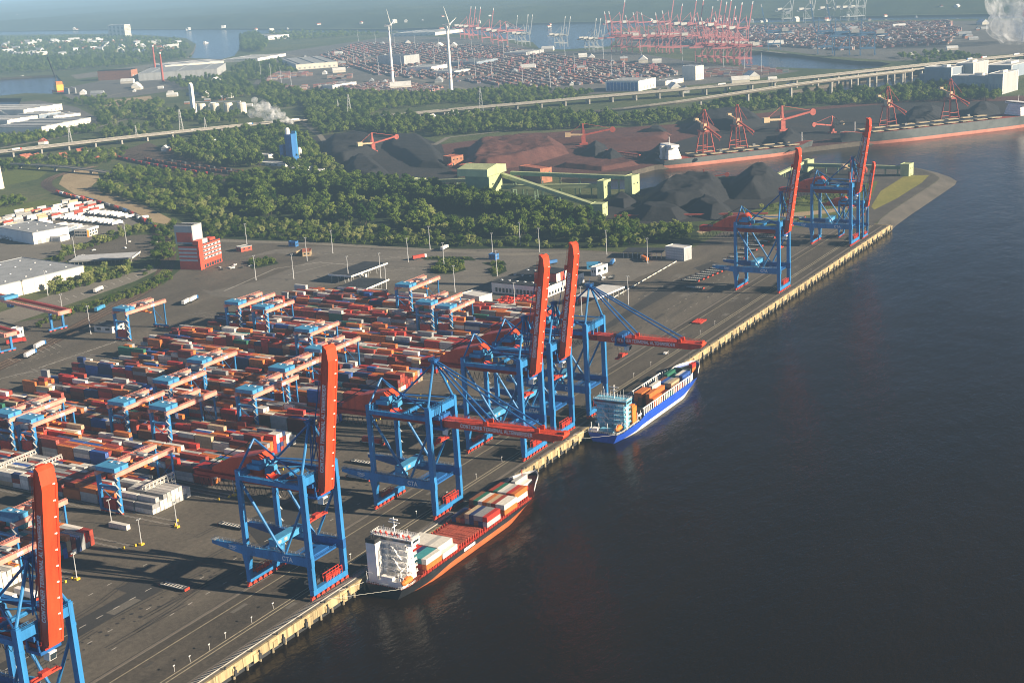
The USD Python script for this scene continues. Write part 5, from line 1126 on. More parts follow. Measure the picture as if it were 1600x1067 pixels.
M['far_red'] = paint('far_crane_red', (0.50, 0.17, 0.17), 0.6, 0.1, 0.05)
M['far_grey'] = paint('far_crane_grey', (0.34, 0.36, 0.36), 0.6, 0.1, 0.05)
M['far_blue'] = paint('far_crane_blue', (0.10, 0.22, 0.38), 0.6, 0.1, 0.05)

def P2(p): return np.array(XY(*p)) if len(p) == 2 else np.array(p[:2], float)
def W3(x, y): return (x, y, 0)          # a world point, where P2 takes it as it is

class Bld:
    """A building on a rectangle: n near corner, r end of the face to its right, l end of the face to its left; local x n>r, y n>l."""
    def __init__(s, name, label, n, r, l, cat='building', group=None, z=0.0):
        n, r, l = P2(n), P2(r), P2(l); d = r - n; s.L = float(np.linalg.norm(d)); u = d / s.L; s.D = float(abs((l - n) @ np.array([-u[1], u[0]])))
        s.t = thing(name, label, cat, (*n, z), math.atan2(u[1], u[0]), group)
    def box(s, name, m, x0, y0, z0, x1, y1, z1, parent=None): return MB().box(x0, y0, z0, x1, y1, z1).build(name, M[m], parent or s.t)
    def body(s, h, wall, roof, eave=.25, z0=0.0, x0=0, y0=0, x1=None, y1=None):
        x1 = s.L if x1 is None else x1; y1 = s.D if y1 is None else y1
        w_ = s.box('wall', wall, x0, y0, z0, x1, y1, z0 + h); m = MB(); m.box(x0 - eave, y0 - eave, z0 + h, x1 + eave, y1 + eave, z0 + h + .25)
        for a in ((x0 - eave, y0 - eave, x1 + eave, y0 - eave + .3), (x0 - eave, y1 + eave - .3, x1 + eave, y1 + eave), (x0 - eave, y0 - eave + .3, x0 - eave + .3, y1 + eave - .3), (x1 + eave - .3, y0 - eave + .3, x1 + eave, y1 + eave - .3)): m.box(a[0], a[1], z0 + h + .25, a[2], a[3], z0 + h + .75)
        s.roof = m.build('roof', M[roof], s.t); s.wall = w_; return s
    def wins(s, face, n, z0, z1, a0=None, a1=None, fill=.6, m='glass', name='window', d=.06):
        Lf = s.L if face == 'r' else s.D; a0 = 1.0 if a0 is None else a0; a1 = Lf - 1.0 if a1 is None else a1; p = (a1 - a0) / n
        for i in range(n):
            a = a0 + p * (i + .5 - fill / 2); b = a + p * fill
            if face == 'r': s.box(name, m, a, -d, z0, b, -.002, z1)
            else: s.box(name, m, -d, a, z0, -.002, b, z1)
        return s
    def lights(s, nx, ny, h, m='white', sz=1.4):
        for i in range(nx):
            for j in range(ny): x, y = s.L * (i + .5) / nx, s.D * (j + .5) / ny; s.box('roof_light', m, x - sz / 2, y - sz / 2, h + .25, x + sz / 2, y + sz / 2, h + .7, s.roof)
        return s

# white warehouse at the left edge
b = Bld('warehouse', 'large white warehouse with grey roof dotted with skylights at the left edge', W3(615, 651), W3(863, 620), W3(627, 746)).body(12.5, 'wall_cream', 'roof_grey'); b.lights(12, 4, 12.5)
for x in np.arange(12, 248, 12.4): b.box('pilaster', 'wall_cream', x - .2, -.18, 0, x + .2, -.002, 12.4)
b.box('loading_canopy', 'offwhite', 62, -9.0, 4.4, 150, -.3, 4.9); b.wins('r', 9, .1, 3.9, 64, 148, .5, 'grey', 'dock_door')
# red office with the grey tower
b = Bld('office_building', 'red office block with white window bands and a grey rooftop tower', (312.5, 422), (347.5, 408.5), (296, 416)).body(22, 'office_red', 'roof_dark', .1)
L_, D_ = b.L, b.D
for k in range(5):
    z = 4.4 + 3.5 * k
    if k: b.box('window_band', 'lightgrey', 6.2, -.12, z, L_ - .2, -.003, z + 1.9); b.box('window_band', 'lightgrey', -.12, 1.0, z, -.003, D_ - .2, z + 1.9)
    for q in range(5):
        if k: b.box('window', 'glass', 7.5 + q * (L_ - 8) / 5, -.18, z + .3, 7.5 + (q + .55) * (L_ - 8) / 5, -.125, z + 1.6)
    b.box('window', 'glass', 3.1, -.1, z + .2, 4.6, -.004, z + 1.9)
b.box('stair_tower', 'office_red', -.3, -1.6, 0, 6.0, -.05, 27); b.box('stair_tower', 'office_red', .2, .3, 22.1, 9.5, 5.0, 27); b.wins('r', 7, .4, 3.4, 7, L_ - 1, .8, 'glass', 'shop_window')
b.box('rooftop_tower', 'wall_grey', 8, D_ * .45, 22.1, 24, D_ + 8, 39.5); b.box('rooftop_plant', 'lightgrey', 12, 2, 22.1, 20, 8, 26); b.box('rooftop_plant', 'office_red', L_ - 12, 3, 22.1, L_ - 3, 10, 24.5)
for y in np.arange(D_ * .5, D_ + 7, 3.2): b.box('roof_fan', 'dark', 11, y, 39.5, 14, y + 2, 40.6)
b.box('tower_panel', 'lightgrey', 9.5, D_ * .45 - .12, 23.5, 22.5, D_ * .45 - .01, 38)
b.box('tower_panel', 'office_red', 7.86, D_ * .5, 24, 7.99, D_ + 6, 33)
# workshop with red upper storey
b = Bld('workshop_building', 'long grey workshop with dark skylit roof behind the raised booms', (854, 465.6), (913, 441), (766.5, 458)).body(8.4, 'wall_white', 'roof_dark')
b.wins('l', 14, 1.2, 4.6, 2, b.D - 3, .62); b.wins('r', 6, 1.0, 3.6, 3, b.L * .5, .55); b.lights(3, 7, 8.4, 'white', 1.6)
b.box('upper_storey', 'office_red', b.L * .30, b.D * .02, 8.66, b.L * .62, b.D * .42, 15.5); b.box('upper_roof', 'roof_dark', b.L * .30 - .2, b.D * .02 - .2, 15.5, b.L * .62 + .2, b.D * .42 + .2, 15.9); b.box('gable_panel', 'wall_white', b.L * .30, b.D * .02 - .1, 8.7, b.L * .40, b.D * .02 - .005, 15.3); b.box('gable_panel', 'wall_white', b.L * .52, b.D * .02 - .1, 8.7, b.L * .62, b.D * .02 - .005, 15.3)
for k in range(5): b.box('gate', 'grey', b.L * (.56 + .085 * k), -.1, .05, b.L * (.61 + .085 * k), -.003, 4.8)
# small hall, white shed roof, grey workshop, shelter
b = Bld('storage_hall', 'small white hall between the last container block and the workshop', (749.7, 478.7), (769.5, 473), (724, 472)).body(7.0, 'wall_cream', 'roof_white', .15); b.wins('l', 1, .05, 5.2, 3, 9, .9, 'grey', 'gate')
b = Bld('open_shed', 'open shed with flat pale grey roof beside the lane to the far quay', (934, 479), (975, 461), (893, 479))
b.box('roof', 'roof_white', -.5, -.5, 6.2, b.L + .5, b.D + .5, 6.9); b.box('fascia', 'white', -.55, -.62, 5.7, b.L + .55, -.5, 7.0)
for x in np.linspace(.4, b.L - .4, 6):
    for y in (.4, b.D - .4): b.box('post', 'steel', x - .2, y - .2, 0, x + .2, y + .2, 6.2)
b.box('back_wall', 'girder_red', 2, b.D - .8, 0, b.L - 3, b.D - .6, 6.1)
b = Bld('workshop_building', 'pale grey steel workshop standing alone near the far quay', (1069, 408.5), (1081, 404.5), (1036, 406.5)).body(11.0, 'wall_grey', 'roof_white')
for k in range(4): b.wins('l', 10, 1.6 + 2.3 * k, 2.7 + 2.3 * k, 1, b.D - 1, .7, 'lightgrey', 'window')
b.wins('r', 2, .05, 6.0, 1, b.L - 2, .6, 'grey', 'gate')
b = Bld('truck_shelter', 'low open shelter with dark roof beside the grey workshop', (1034, 404.5), (1039, 400), (978, 400))
b.box('roof', 'roof_dark', -.4, -.4, 5.2, b.L + 8, b.D + .4, 5.6)
for y in np.linspace(.3, b.D - .3, 9):
    for x in (0, b.L + 7): b.box('post', 'offwhite', x - .2, y - .2, 0, x + .2, y + .2, 5.2)
# truck gate canopies
def canopy(label, n, r, l, z):
    P_ = [np.array(XY(*q, z)) for q in (n, r, l)]; b = Bld('gate_canopy', label, W3(*P_[0]), W3(*P_[1]), W3(*P_[2]), 'canopy', 'truck gate canopies')
    for k in range(5): b.box('roof_panel', 'roof_dark', b.L * k / 5 + .15, 0, z - .7, b.L * (k + 1) / 5 - .15, b.D, z)
    b.box('fascia', 'white', -.1, -.35, z - 1.2, b.L + .1, -.05, z + .15); b.box('fascia', 'white', -.35, -.3, z - 1.2, -.1, b.D, z + .1); b.box('soffit', 'grey', 0, 0, z - 1.0, b.L, b.D, z - .72)
    for x in np.linspace(2, b.L - 2, 5):
        for y in np.linspace(2, b.D - 2, 4): b.box('post', 'steel', x - .2, y - .2, 0, x + .2, y + .2, z - 1.0)
    for y in np.linspace(4, b.D - 4, 5): b.box('kiosk', 'bogie_red' if int(y) % 2 else 'white', b.L * .45, y - .8, .16, b.L * .45 + 2.4, y + .8, 2.8)
canopy('larger dark truck-gate canopy with white edge on the plaza', (549, 431), (605.5, 410.5), (516, 427), 7.0)
canopy('smaller dark truck-gate canopy close behind the container blocks', (572.5, 451), (607.5, 436), (538, 444), 7.0)
# depot buildings, parking deck
b = Bld('depot_hall', 'depot hall with pale grey pitched roof amid parked trucks', (104, 370), (122, 363), (50, 364)).body(7.5, 'wall_bluegrey', 'roof_white'); b.wins('l', 6, .1, 4, 3, b.D - 3, .5, 'grey', 'gate'); b.wins('r', 3, 2, 4, 1, b.L - 1, .5)
b = Bld('depot_office', 'small ochre and glass depot office beside the hall', (137, 371), (153, 365), (123, 369)).body(8.0, 'offwhite', 'roof_white', .1)
for k in range(2): b.wins('l', 5, 1.2 + 3.2 * k, 3.4 + 3.2 * k, .5, b.D - .5, .8); b.wins('r', 3, 1.2 + 3.2 * k, 3.0 + 3.2 * k, 4, b.L - .5, .6)
b.box('facade_panel', 'tan_panel' if 'tan_panel' in M else 'orange', 0, -.15, .1, 3.6, -.02, 7.8)
b = Bld('box_body', 'small white depot shed in front of the hall', (95, 378), (109.5, 374), (88, 375)).body(4.6, 'wall_white', 'roof_white', .1)
b.wins('l', 1, .1, 3.4, 1, b.D - 1, .7, 'grey', 'gate')
b = Bld('parking_deck', 'flat open parking deck with grey top between car park and rails', (207, 410), (220, 400), (124, 405), 'garage')
b.box('deck', 'lightgrey', 0, 0, 3.6, b.L, b.D, 4.2); b.box('parapet', 'grey', -.2, -.2, 3.3, 0, b.D, 5.0); b.box('parapet', 'offwhite', 0, -.2, 3.3, b.L, 0, 5.0)
for y in np.linspace(1, b.D - 1, 16):
    for x in (1, b.L - 1): b.box('column', 'concrete', x - .25, y - .25, 0, x + .25, y + .25, 3.6)
b = Bld('grey_hall', 'corner of a white hall at the far left edge', W3(975, 815), W3(1015, 806), W3(985, 890)).body(12, 'wall_white', 'roof_grey'); b.lights(2, 4, 12)
b.wins('r', 4, .1, 4.2, 2, b.L - 2, .5, 'grey', 'gate')
# kiosks on the plaza and other small sheds
for n, r, l, h, wl, rf, lb in (((462, 386), (466.5, 384.5), (451, 385.5), 4.5, 'plant_blue', 'plant_blue', 'blue kiosk cabin on the road by the wood, left of two'), ((774, 406.5), (780, 404.5), (764, 405.5), 4.5, 'plant_blue', 'plant_blue', 'blue kiosk cabin on the plaza island, right of two'),
                              ((377, 394), (394, 390.5), (374, 391.5), 4.0, 'office_red', 'wall_grey', 'low red cabin near the lamp mast beside the red office'), ((473, 401), (486, 400), (455, 398), 4.2, 'tan_panel', 'tile_red', 'low building with red-brown roof alone on the plaza'),
                              ((932, 432), (950, 425.5), (925, 430.5), 7.0, 'wall_white', 'roof_white', 'small white silo shed behind the workshop'), ((917, 421), (938, 420), (914, 418), 4.0, 'house_blue', 'house_blue', 'pale blue shed with arched roof behind the workshop'),
                              ((176, 521), (195, 514), (155, 516), 5.0, 'offwhite', 'dark', 'pale maintenance pit building under the solitary gantry crane'), ((28, 528), (38, 525), (20, 526), 6.5, 'white', 'white', 'white two-storey cabin beside the railway gantry')):
    if 'tan_panel' not in M: M['tan_panel'] = paint('tan_panel', (0.50, 0.37, 0.22), .6, .1, .3)
    b = Bld('cabin', lb, n, r, l).body(h, wl, rf, .1); b.wins('r', 2, h * .4, h * .75, .5, b.L - .5, .5); b.wins('l', 2, h * .4, h * .75, .4, b.D - .4, .5)

# ------------------------------------------------------------------ green conveyors of the coal terminal
def gallery(label, p, zp, q, zq, w_=5.0, h=4.2, cat='conveyor', legs=4, dark=False):
    a, b_ = np.array([*P2(p), zp]), np.array([*P2(q), zq]); d = b_ - a; L = np.linalg.norm(d[:2]); rz = math.atan2(d[1], d[0]); t = thing('conveyor_gallery', label, cat, (a[0], a[1], 0), rz)
    m = MB(); m.beam((0, 0, zp), (L, 0, zq), w_, h); m.build('gallery', M['plant_green_dark' if dark else 'plant_green'], t)
    m = MB(); m.beam((0, 0, zp + h / 2 + .12), (L, 0, zq + h / 2 + .12), w_ + .5, .25); m.build('roof', M['plant_green'], t)
    for i in range(legs):
        f = (i + .6) / (legs + .2); z = zp + (zq - zp) * f - h / 2
        if z < 2.5: continue
        m = MB(); m.beam((L * f, -w_ * .45, 0), (L * f, -w_ * .35, z), .6); m.beam((L * f, w_ * .45, 0), (L * f, w_ * .35, z), .6); m.beam((L * f, -w_ * .4, z * .5), (L * f, w_ * .4, z * .5), .4); m.build('trestle', M['plant_green_dark'], t)
def tower(label, n, r, l, h, wall='plant_green', roof='plant_green'):
    b = Bld('transfer_tower', label, n, r, l, 'tower').body(h, wall, roof, .15); b.wins('r', 2, h * .6, h * .6 + 1.5, 1, b.L - 1, .3); b.box('door', 'dark', b.L * .4, -.06, .05, b.L * .4 + 2, -.003, 2.6); return b
b = tower('big pale green transfer house at the head of the sloping conveyor', (766, 313), (786, 306), (752, 304), 27); b.box('head_house', 'plant_green', -10, -4, 27.8, b.L + 4, b.D + 4, 36); b.box('dark_face', 'plant_green_dark', -.15, .3, .1, -.01, b.D - .3, 26)
m = MB(); m.extr([(-10, 36), (b.L + 4, 36), (b.L * .5 - 3, 39.5)], -4, b.D + 4, 'y'); m.build('pitched_roof', M['plant_green'], b.t)
tower('green corner house where the sloping conveyor meets the wood', (942, 340), (950, 336), (928, 337), 13)
tower('left of two tall green towers by the canal', (944, 311), (955, 307), (938, 309), 19); tower('right of two tall green towers by the canal', (988, 309), (1000, 305), (984, 306), 23)
tower('small green tower at the left end of the conveyors', (654, 299), (667, 296), (650, 296), 13)
tower('green tower at the end of the headland conveyor', (1420, 276), (1427, 273), (1410, 274), 13); tower('green tower behind the lone raised crane', (1262, 270), (1272, 268), (1256, 269), 14)
gallery('long green conveyor sloping down over the trees', (786, 306), 24, (934, 337), 9, 5.0, 4.0); gallery('green conveyor gallery running right to the taller canal tower', (800, 305), 25, (986, 306), 20, 4.5, 4.0, legs=6, dark=True); gallery('green conveyor gallery running to the shorter canal tower', (785, 312), 14, (940, 310), 14, 4.5, 4.2, legs=6)
gallery('green conveyor gallery left of the big transfer house', (664, 297), 10, (746, 303), 16, 4.5, 3.6); gallery('low green conveyor along the headland', (1262, 270), 9, (1414, 275), 9, 4.0, 3.6, legs=8, dark=True); gallery('pale conveyor behind the coal heap climbing to the tower', (1205, 282), 3, (1258, 269), 12, 3.5, 2.6)
for n, r, l, h, lb in (((706, 259), (724.5, 255.5), (703, 256), 11, 'left of two orange-brown transfer houses on the ore yard'), ((729, 273), (749.5, 269.5), (727, 270), 11, 'right of two orange-brown transfer houses on the ore yard'), ((845, 287), (863, 284), (824, 280), 17, 'brown brick screening house in front of the ore field')):
    b = Bld('transfer_house', lb, n, r, l).body(h, 'brick', 'tile_red', .1); b.wins('r', 3, h * .6, h * .75, 1, b.L - 1, .4); b.box('door', 'dark', 2, -.06, .05, 4, -.003, 3)
b = Bld('pump_shed', 'small pale shed with pinkish roof under the green conveyor', (700, 307), (712, 304), (684, 303)).body(4, 'wall_white', 'tile_red', .2); b.wins('r', 3, 1.2, 2.6)

# blue mixing plant and silos
b = Bld('mixing_plant', 'blue mixing tower beside the railway yard', (459, 256), (468, 253.5), (446, 254)).body(9, 'plant_blue', 'plant_blue', .1)
b.box('tower', 'plant_blue', 1, 1, 9.8, b.L - 1, b.D * .55, 41); b.box('tower_side', 'house_blue', b.L - .95, 1.5, 10, b.L + 1.5, b.D * .4, 44); m = MB(); m.lathe([(0, 41), (3.4, 41), (3.4, 48), (2, 50), (0, 50.4)], b.L * .3, b.D * .4, 10); m.build('silo', M['white'], b.t); m = MB(); m.lathe([(3, 0), (3, 17), (1.6, 20), (0, 20.2)], b.L + 8, 4, 10); m.build('silo', M['offwhite'], b.t); m = MB(); m.lathe([(3, 0), (3, 15), (1.6, 18), (0, 18.2)], b.L + 16, 8, 10); m.build('silo', M['offwhite'], b.t)
b.box('annex', 'plant_blue', 0, b.D * .75, 9.8, b.L * .6, b.D, 26); b.wins('l', 3, 2, 5, 2, b.D - 2, .5)
for n, r, l, h, lb in (((420, 248), (430, 246), (396, 243), 5, 'long low white shed left of the blue mixing tower'), ((446, 261), (462, 258), (400, 257), 3.5, 'low pale bunker row in front of the blue mixing tower'), ((478, 268), (490, 265), (470, 264), 4, 'low white shed right of the blue mixing tower'), ((500, 273), (508, 270.5), (496, 271), 5, 'small white house with brown roof at the wood edge')):
    b = Bld('shed', lb, n, r, l).body(h, 'wall_white', 'roof_white' if h > 3.6 else 'sand' if False else 'roof_white', .2); b.wins('r', 3, 1, 2.6, 1, b.L - 1, .5); b.wins('l', 5, 1, 2.6, 1, b.D - 1, .4)
t = thing('silo_plant', 'white concrete plant with tall slim tower and four silos', 'silos', (*XY(303, 179), 0), 0)
m = MB(); m.box(-3.4, -3.4, 0, 3.4, 3.4, 58); m.extr([(-3.4, 58), (3.4, 58), (0, 62.5)], -3.4, 3.4); m.build('tower', M['wall_white'], t)
m = MB(); m.box(3.4, -2.4, 0, 9, 2.4, 22); m.build('hoist_house', M['wall_cream'], t)
for k in range(4):
    q = np.array(XY(316 + 21 * k, 180 - .6 * k)) - np.array(XY(303, 179)); m = MB(); m.lathe([(9.0, 0), (9.0, 19), (7.6, 22.5), (0, 23.2)], q[0], q[1], 14); m.build('silo', M['wall_cream'], t)
q = np.array(XY(378, 178)) - np.array(XY(303, 179)); m = MB(); m.beam((8, 0, 24), (q[0], q[1], 24), 2.4, 2.0); m.build('silo_bridge', M['offwhite'], t)

# factory halls at the left, works by the basin, halls of the far terminal, grey plant at the right
for n, r, l, h, wl, rf, lb, k in (((38, 182), (98, 172), (22, 168), 13, 'wall_cream', 'roof_white', 'great white factory hall with ribbed pale roof at left', 9), ((66, 207), (143, 192), (32, 199), 10, 'wall_cream', 'roof_grey', 'long cream factory hall in front of the ribbed hall', 10), ((12, 195), (60, 187), (-40, 188), 8, 'wall_cream', 'roof_white', 'cream hall at the left edge under the ribbed hall', 6), ((62, 187), (96, 182), (50, 183), 9, 'wall_bluegrey', 'roof_white', 'white gabled annex between the factory halls', 4), ((84, 186), (126, 181), (80, 183), 5, 'wall_white', 'roof_white', 'low white office strip beside the gabled annex', 9),
                             ((217, 127), (340, 119), (212, 119), 20, 'wall_grey', 'roof_grey', 'very long grey works hall by the harbour basin', 14), ((206, 124), (216, 122), (192, 119), 26, 'brick', 'roof_dark', 'dark brown furnace house left of the long works hall', 2), ((258, 108), (350, 100), (256, 104), 9, 'wall_cream', 'roof_white', 'long low pale hall by the inlet', 8),
                             ((463, 110), (528, 105), (448, 100), 15, 'wall_cream', 'roof_grey', 'large cream warehouse on the far terminal left', 8), ((403, 96), (447, 88), (395, 90), 8, 'wall_white', 'roof_white', 'white hall left of the far terminal', 5), ((419, 63), (452, 60), (415, 59), 16, 'wall_white', 'roof_white', 'white shed group at the far river bank', 4), ((632, 103), (656, 100), (628, 98), 26, 'wall_grey', 'roof_grey', 'grey office block left of the right-hand wind turbine', 6), ((674, 111), (699, 106), (670, 105), 9, 'wall_white', 'roof_white', 'low white building right of the office block', 5), ((520, 139), (557, 133), (517, 136), 7, 'wall_white', 'roof_white', 'low white truck hall in front of the stacked containers', 8),
                             ((998, 143), (1025, 137), (942, 144), 19, 'wall_white', 'roof_white', 'white hall with dark glass front beside the elevated motorway', 5), ((1087, 126), (1100, 124), (1076, 124), 28, 'wall_cream', 'roof_white', 'pale office tower near the far red cranes', 4), ((1040, 134), (1068, 129), (1036, 131), 8, 'wall_cream', 'roof_white', 'low cream building between white hall and office tower', 5), ((710, 116), (735, 112), (700, 112), 6, 'wall_white', 'roof_white', 'low white shed by the right wind turbine', 5), ((822, 88), (850, 83), (815, 84), 9, 'wall_grey', 'roof_white', 'grey shed in the far container yard', 5), ((745, 103), (778, 97), (730, 98), 9, 'wall_bluegrey', 'roof_grey', 'blue-grey hall in the far container yard', 6),
                             ((612, 58), (680, 56), (602, 54), 12, 'wall_cream', 'roof_grey', 'very long beige shed on the far river bank', 8)):
    b = Bld('industrial_hall', lb, n, r, l).body(h, wl, rf, .3); b.wins('r', k, h * .12, h * .45, 3, b.L - 3, .4, 'grey', 'gate')
    for q in range(3): b.box('roof_ridge', rf, b.L * (q + .3) / 3, .5, h + .8, b.L * (q + .5) / 3, b.D - .5, h + 1.6, b.roof)
    if 'glass front' in lb: b.wins('l', 9, 1, h - 2, 2, b.D - 2, .85, 'plant_blue', 'glass_bay')
for n, r, l, h, wl, lb in (((1462, 132), (1473, 130), (1450, 129), 17, 'wall_bluegrey', 'lowest blue-grey block at the left of the grey plant'), ((1486, 137), (1505, 134), (1465, 132), 34, 'wall_bluegrey', 'tall blue-grey block in the grey plant by the river'), ((1520, 134), (1543, 128), (1508, 130), 38, 'wall_grey', 'pale grey block with white edges in the grey plant'), ((1550, 147), (1562, 144), (1520, 138), 29, 'wall_grey', 'broad grey hall of the plant above the bulk carrier'), ((1566, 148), (1590, 141), (1556, 144), 33, 'wall_grey', 'rightmost grey block with white frame by the river'), ((1580, 122), (1620, 112), (1560, 116), 22, 'wall_bluegrey', 'dark blue-grey hall behind the grey plant')):
    b = Bld('plant_block', lb, n, r, l).body(h, wl, 'roof_white', .3); b.box('corner_band', 'white', -.3, -.3, 0, 2.0, -.02, h - .1); b.box('corner_band', 'white', b.L - 2, -.3, 0, b.L + .1, -.02, h - .1); b.box('roof_plant', 'offwhite', b.L * .3, b.D * .3, h + .3, b.L * .6, b.D * .5, h + 4)
    b.wins('l', 4, 2, h * .5, 2, b.D - 2, .5, 'wall_bluegrey', 'panel')
b = Bld('tower_block', 'white high-rise flats on the far peninsula', (196, 58), (205.5, 57), (189.5, 57)).body(62, 'wall_cream', 'roof_white', .3)
for k in range(8): b.wins('r', 5, 5 + 7 * k, 8.5 + 7 * k, 2, b.L - 2, .5); b.wins('l', 4, 5 + 7 * k, 8.5 + 7 * k, 2, b.D - 2, .5)
# houses scattered on the peninsula, the far bank and beside the motorway
hrng = np.random.default_rng(33)
def house(label, x, y, w_, d_, h, rz, wl, rf, group):
    t = thing('house', label, 'house', (x, y, 0), rz, group); MB().box(0, 0, 0, w_, d_, h).build('wall', M[wl], t); m = MB(); m.extr([(-.4, h), (d_ + .4, h), (d_ / 2, h + d_ * .42)], -.4, w_ + .4); m.build('roof', M[rf], t)
    for i in range(3): MB().box(w_ * (i + .3) / 3, -.06, h * .35, w_ * (i + .6) / 3, -.003, h * .7).build('window', M['glass'], t)
    return t
PEN = [(-10, 74), (20, 66), (120, 64), (190, 62), (280, 66), (300, 76), (240, 84), (120, 88), (30, 90)]
pp = pxpoly(PEN).difference(wet.buffer(20)); cnt = 0; hp = {}
while cnt < 120:
    px0, py0 = hrng.uniform(0, 300), hrng.uniform(58, 92); X, Y = XY(px0, py0)
    if not pp.contains(Point(X, Y)): continue
    k = cnt % 4
    if k not in hp: hp[k] = house(['white house with red roof among trees on the peninsula', 'small brick house on the peninsula', 'white flat block on the peninsula', 'pale low hall on the peninsula'][k], X, Y, *[(14, 10, 6), (13, 9, 5), (28, 11, 10), (44, 20, 6)][k], hrng.uniform(0, 3), *[('wall_white', 'tile_red'), ('brick', 'tile_red'), ('wall_white', 'roof_grey'), ('wall_cream', 'roof_white')][k], ['white red-roofed houses on the peninsula', 'brick houses on the peninsula', 'white flats on the peninsula', 'pale halls on the peninsula'][k])
    else: dup(hp[k], hp[k].GetCustomData()['label'], (X, Y, 0), hrng.uniform(0, 3), None, hrng.uniform(.8, 1.3))
    cnt += 1
hp = {}
def ground_z(X, Y):
    d = (hv[:, 0] - X) ** 2 + (hv[:, 1] - Y) ** 2; return float(hv[d.argmin(), 2])
for cnt in range(40):
    px0 = hrng.uniform(0, 1600); base = np.interp(px0, [0, 600, 850, 1350, 1600], [47, 44.5, 35, 24, 20]); py0 = base - hrng.gamma(1.6, 4.0) - 1.5
    if py0 < 1: continue
    X, Y = XY(px0, py0, 25); k = cnt % 3; g = ground_z(X, Y) - 2
    if k not in hp: hp[k] = house(['white villa on the wooded far bank', 'pale row of houses on the wooded far bank', 'large white building on the wooded far bank'][k], X, Y, *[(11, 9, 6), (20, 9, 6), (16, 12, 10)][k], hrng.uniform(-.6, .6), 'offwhite', ['roof_grey', 'tile_red', 'roof_white'][k], ['villas on the far bank', 'house rows on the far bank', 'large buildings on the far bank'][k]); hp[k].GetAttribute('xformOp:translate').Set(Gf.Vec3d(X, Y, g))
    else: dup(hp[k], hp[k].GetCustomData()['label'], (X, Y, g), hrng.uniform(-.6, .6), None, hrng.uniform(.8, 1.4))
hl = {}
for i, (x, y, k) in enumerate(((44, 250, 0), (58, 249, 1), (84, 246, 0), (95, 248, 1), (122, 242, 0), (135, 240, 0), (156, 253, 1), (182, 244, 1), (70, 226, 0), (76, 225, 0), (36, 252, 1), (262, 237, 2), (280, 233, 2), (272, 240, 1), (312, 226, 2), (332, 228, 2), (665, 191, 2), (692, 188, 1), (706, 186, 2), (722, 188, 1), (742, 184, 2), (590, 190, 2), (488, 160, 2), (494, 162, 1), (505, 163, 1))):
    X, Y = XY(x, y); lb = ['low red-roofed house', 'brick house', 'long white shed'][k] + (' beside the left end of the motorway' if x < 200 else ' in the trees left of the railway yard' if x < 400 else ' among trees below the motorway')
    if k not in hl: hl[k] = house(lb, X, Y, *[(16, 10, 4.5), (12, 9, 5), (34, 11, 5)][k], .3, *[('wall_white', 'tile_red'), ('brick', 'tile_red'), ('wall_white', 'roof_white')][k], 'houses near the motorway')
    else: dup(hl[k], lb, (X, Y, 0), hrng.uniform(-.4, 1.2), None, hrng.uniform(.8, 1.2))
# ------------------------------------------------------------------ heaps of coal and ore
def heap(name, label, cat, pts, hgt, m, seed, flat=.55):
    P = pxpoly(pts); c = P.centroid; x0, y0, x1, y1 = P.bounds; n = 72; xs = np.linspace(x0 - 1, x1 + 1, n); ys = np.linspace(y0 - 1, y1 + 1, n); v = []
    import shapely
    XX, YY = [q.ravel() for q in np.meshgrid(xs, ys, indexing='ij')]; pts_ = shapely.points(XX, YY); d = np.where(shapely.contains(P, pts_), shapely.distance(P.exterior, pts_), -1.0)
    wob = meshkit.fbm(np.column_stack([XX / 26., YY / 26., np.full(len(XX), seed * 3.3)]), 4, seed); wob2 = meshkit.noise(np.column_stack([XX / 60., YY / 60., np.full(len(XX), seed * 1.7)]), seed)
    wob3 = meshkit.noise(np.column_stack([XX / 9., YY / 9., np.full(len(XX), seed * 2.1)]), seed + 3); Z = np.where(d < 0, -.6, np.minimum(d * .66 * (.65 + .6 * wob + .15 * wob3), hgt * (.30 + .55 * wob + .55 * wob2 + .10 * wob3)) - 1.6 * np.abs(meshkit.noise(np.column_stack([XX / 15., YY / 15., np.full(len(XX), seed * 4.1)]), seed + 6) - .5) * np.clip(d / 6, 0, 1)); V = np.column_stack([XX - c.x, YY - c.y, Z])
    I = np.arange(n * n).reshape(n, n); f = np.stack([I[:-1, :-1], I[1:, :-1], I[1:, 1:], I[:-1, 1:]], -1).reshape(-1, 4); f = f[(Z[f] > -.5).any(1)]
    us, inv = np.unique(f, return_inverse=True); v, f = V[us], inv.reshape(f.shape)
    t = thing(name, label, cat, (c.x, c.y, 0)); obj('heap', (v, f), M[m], t, True)
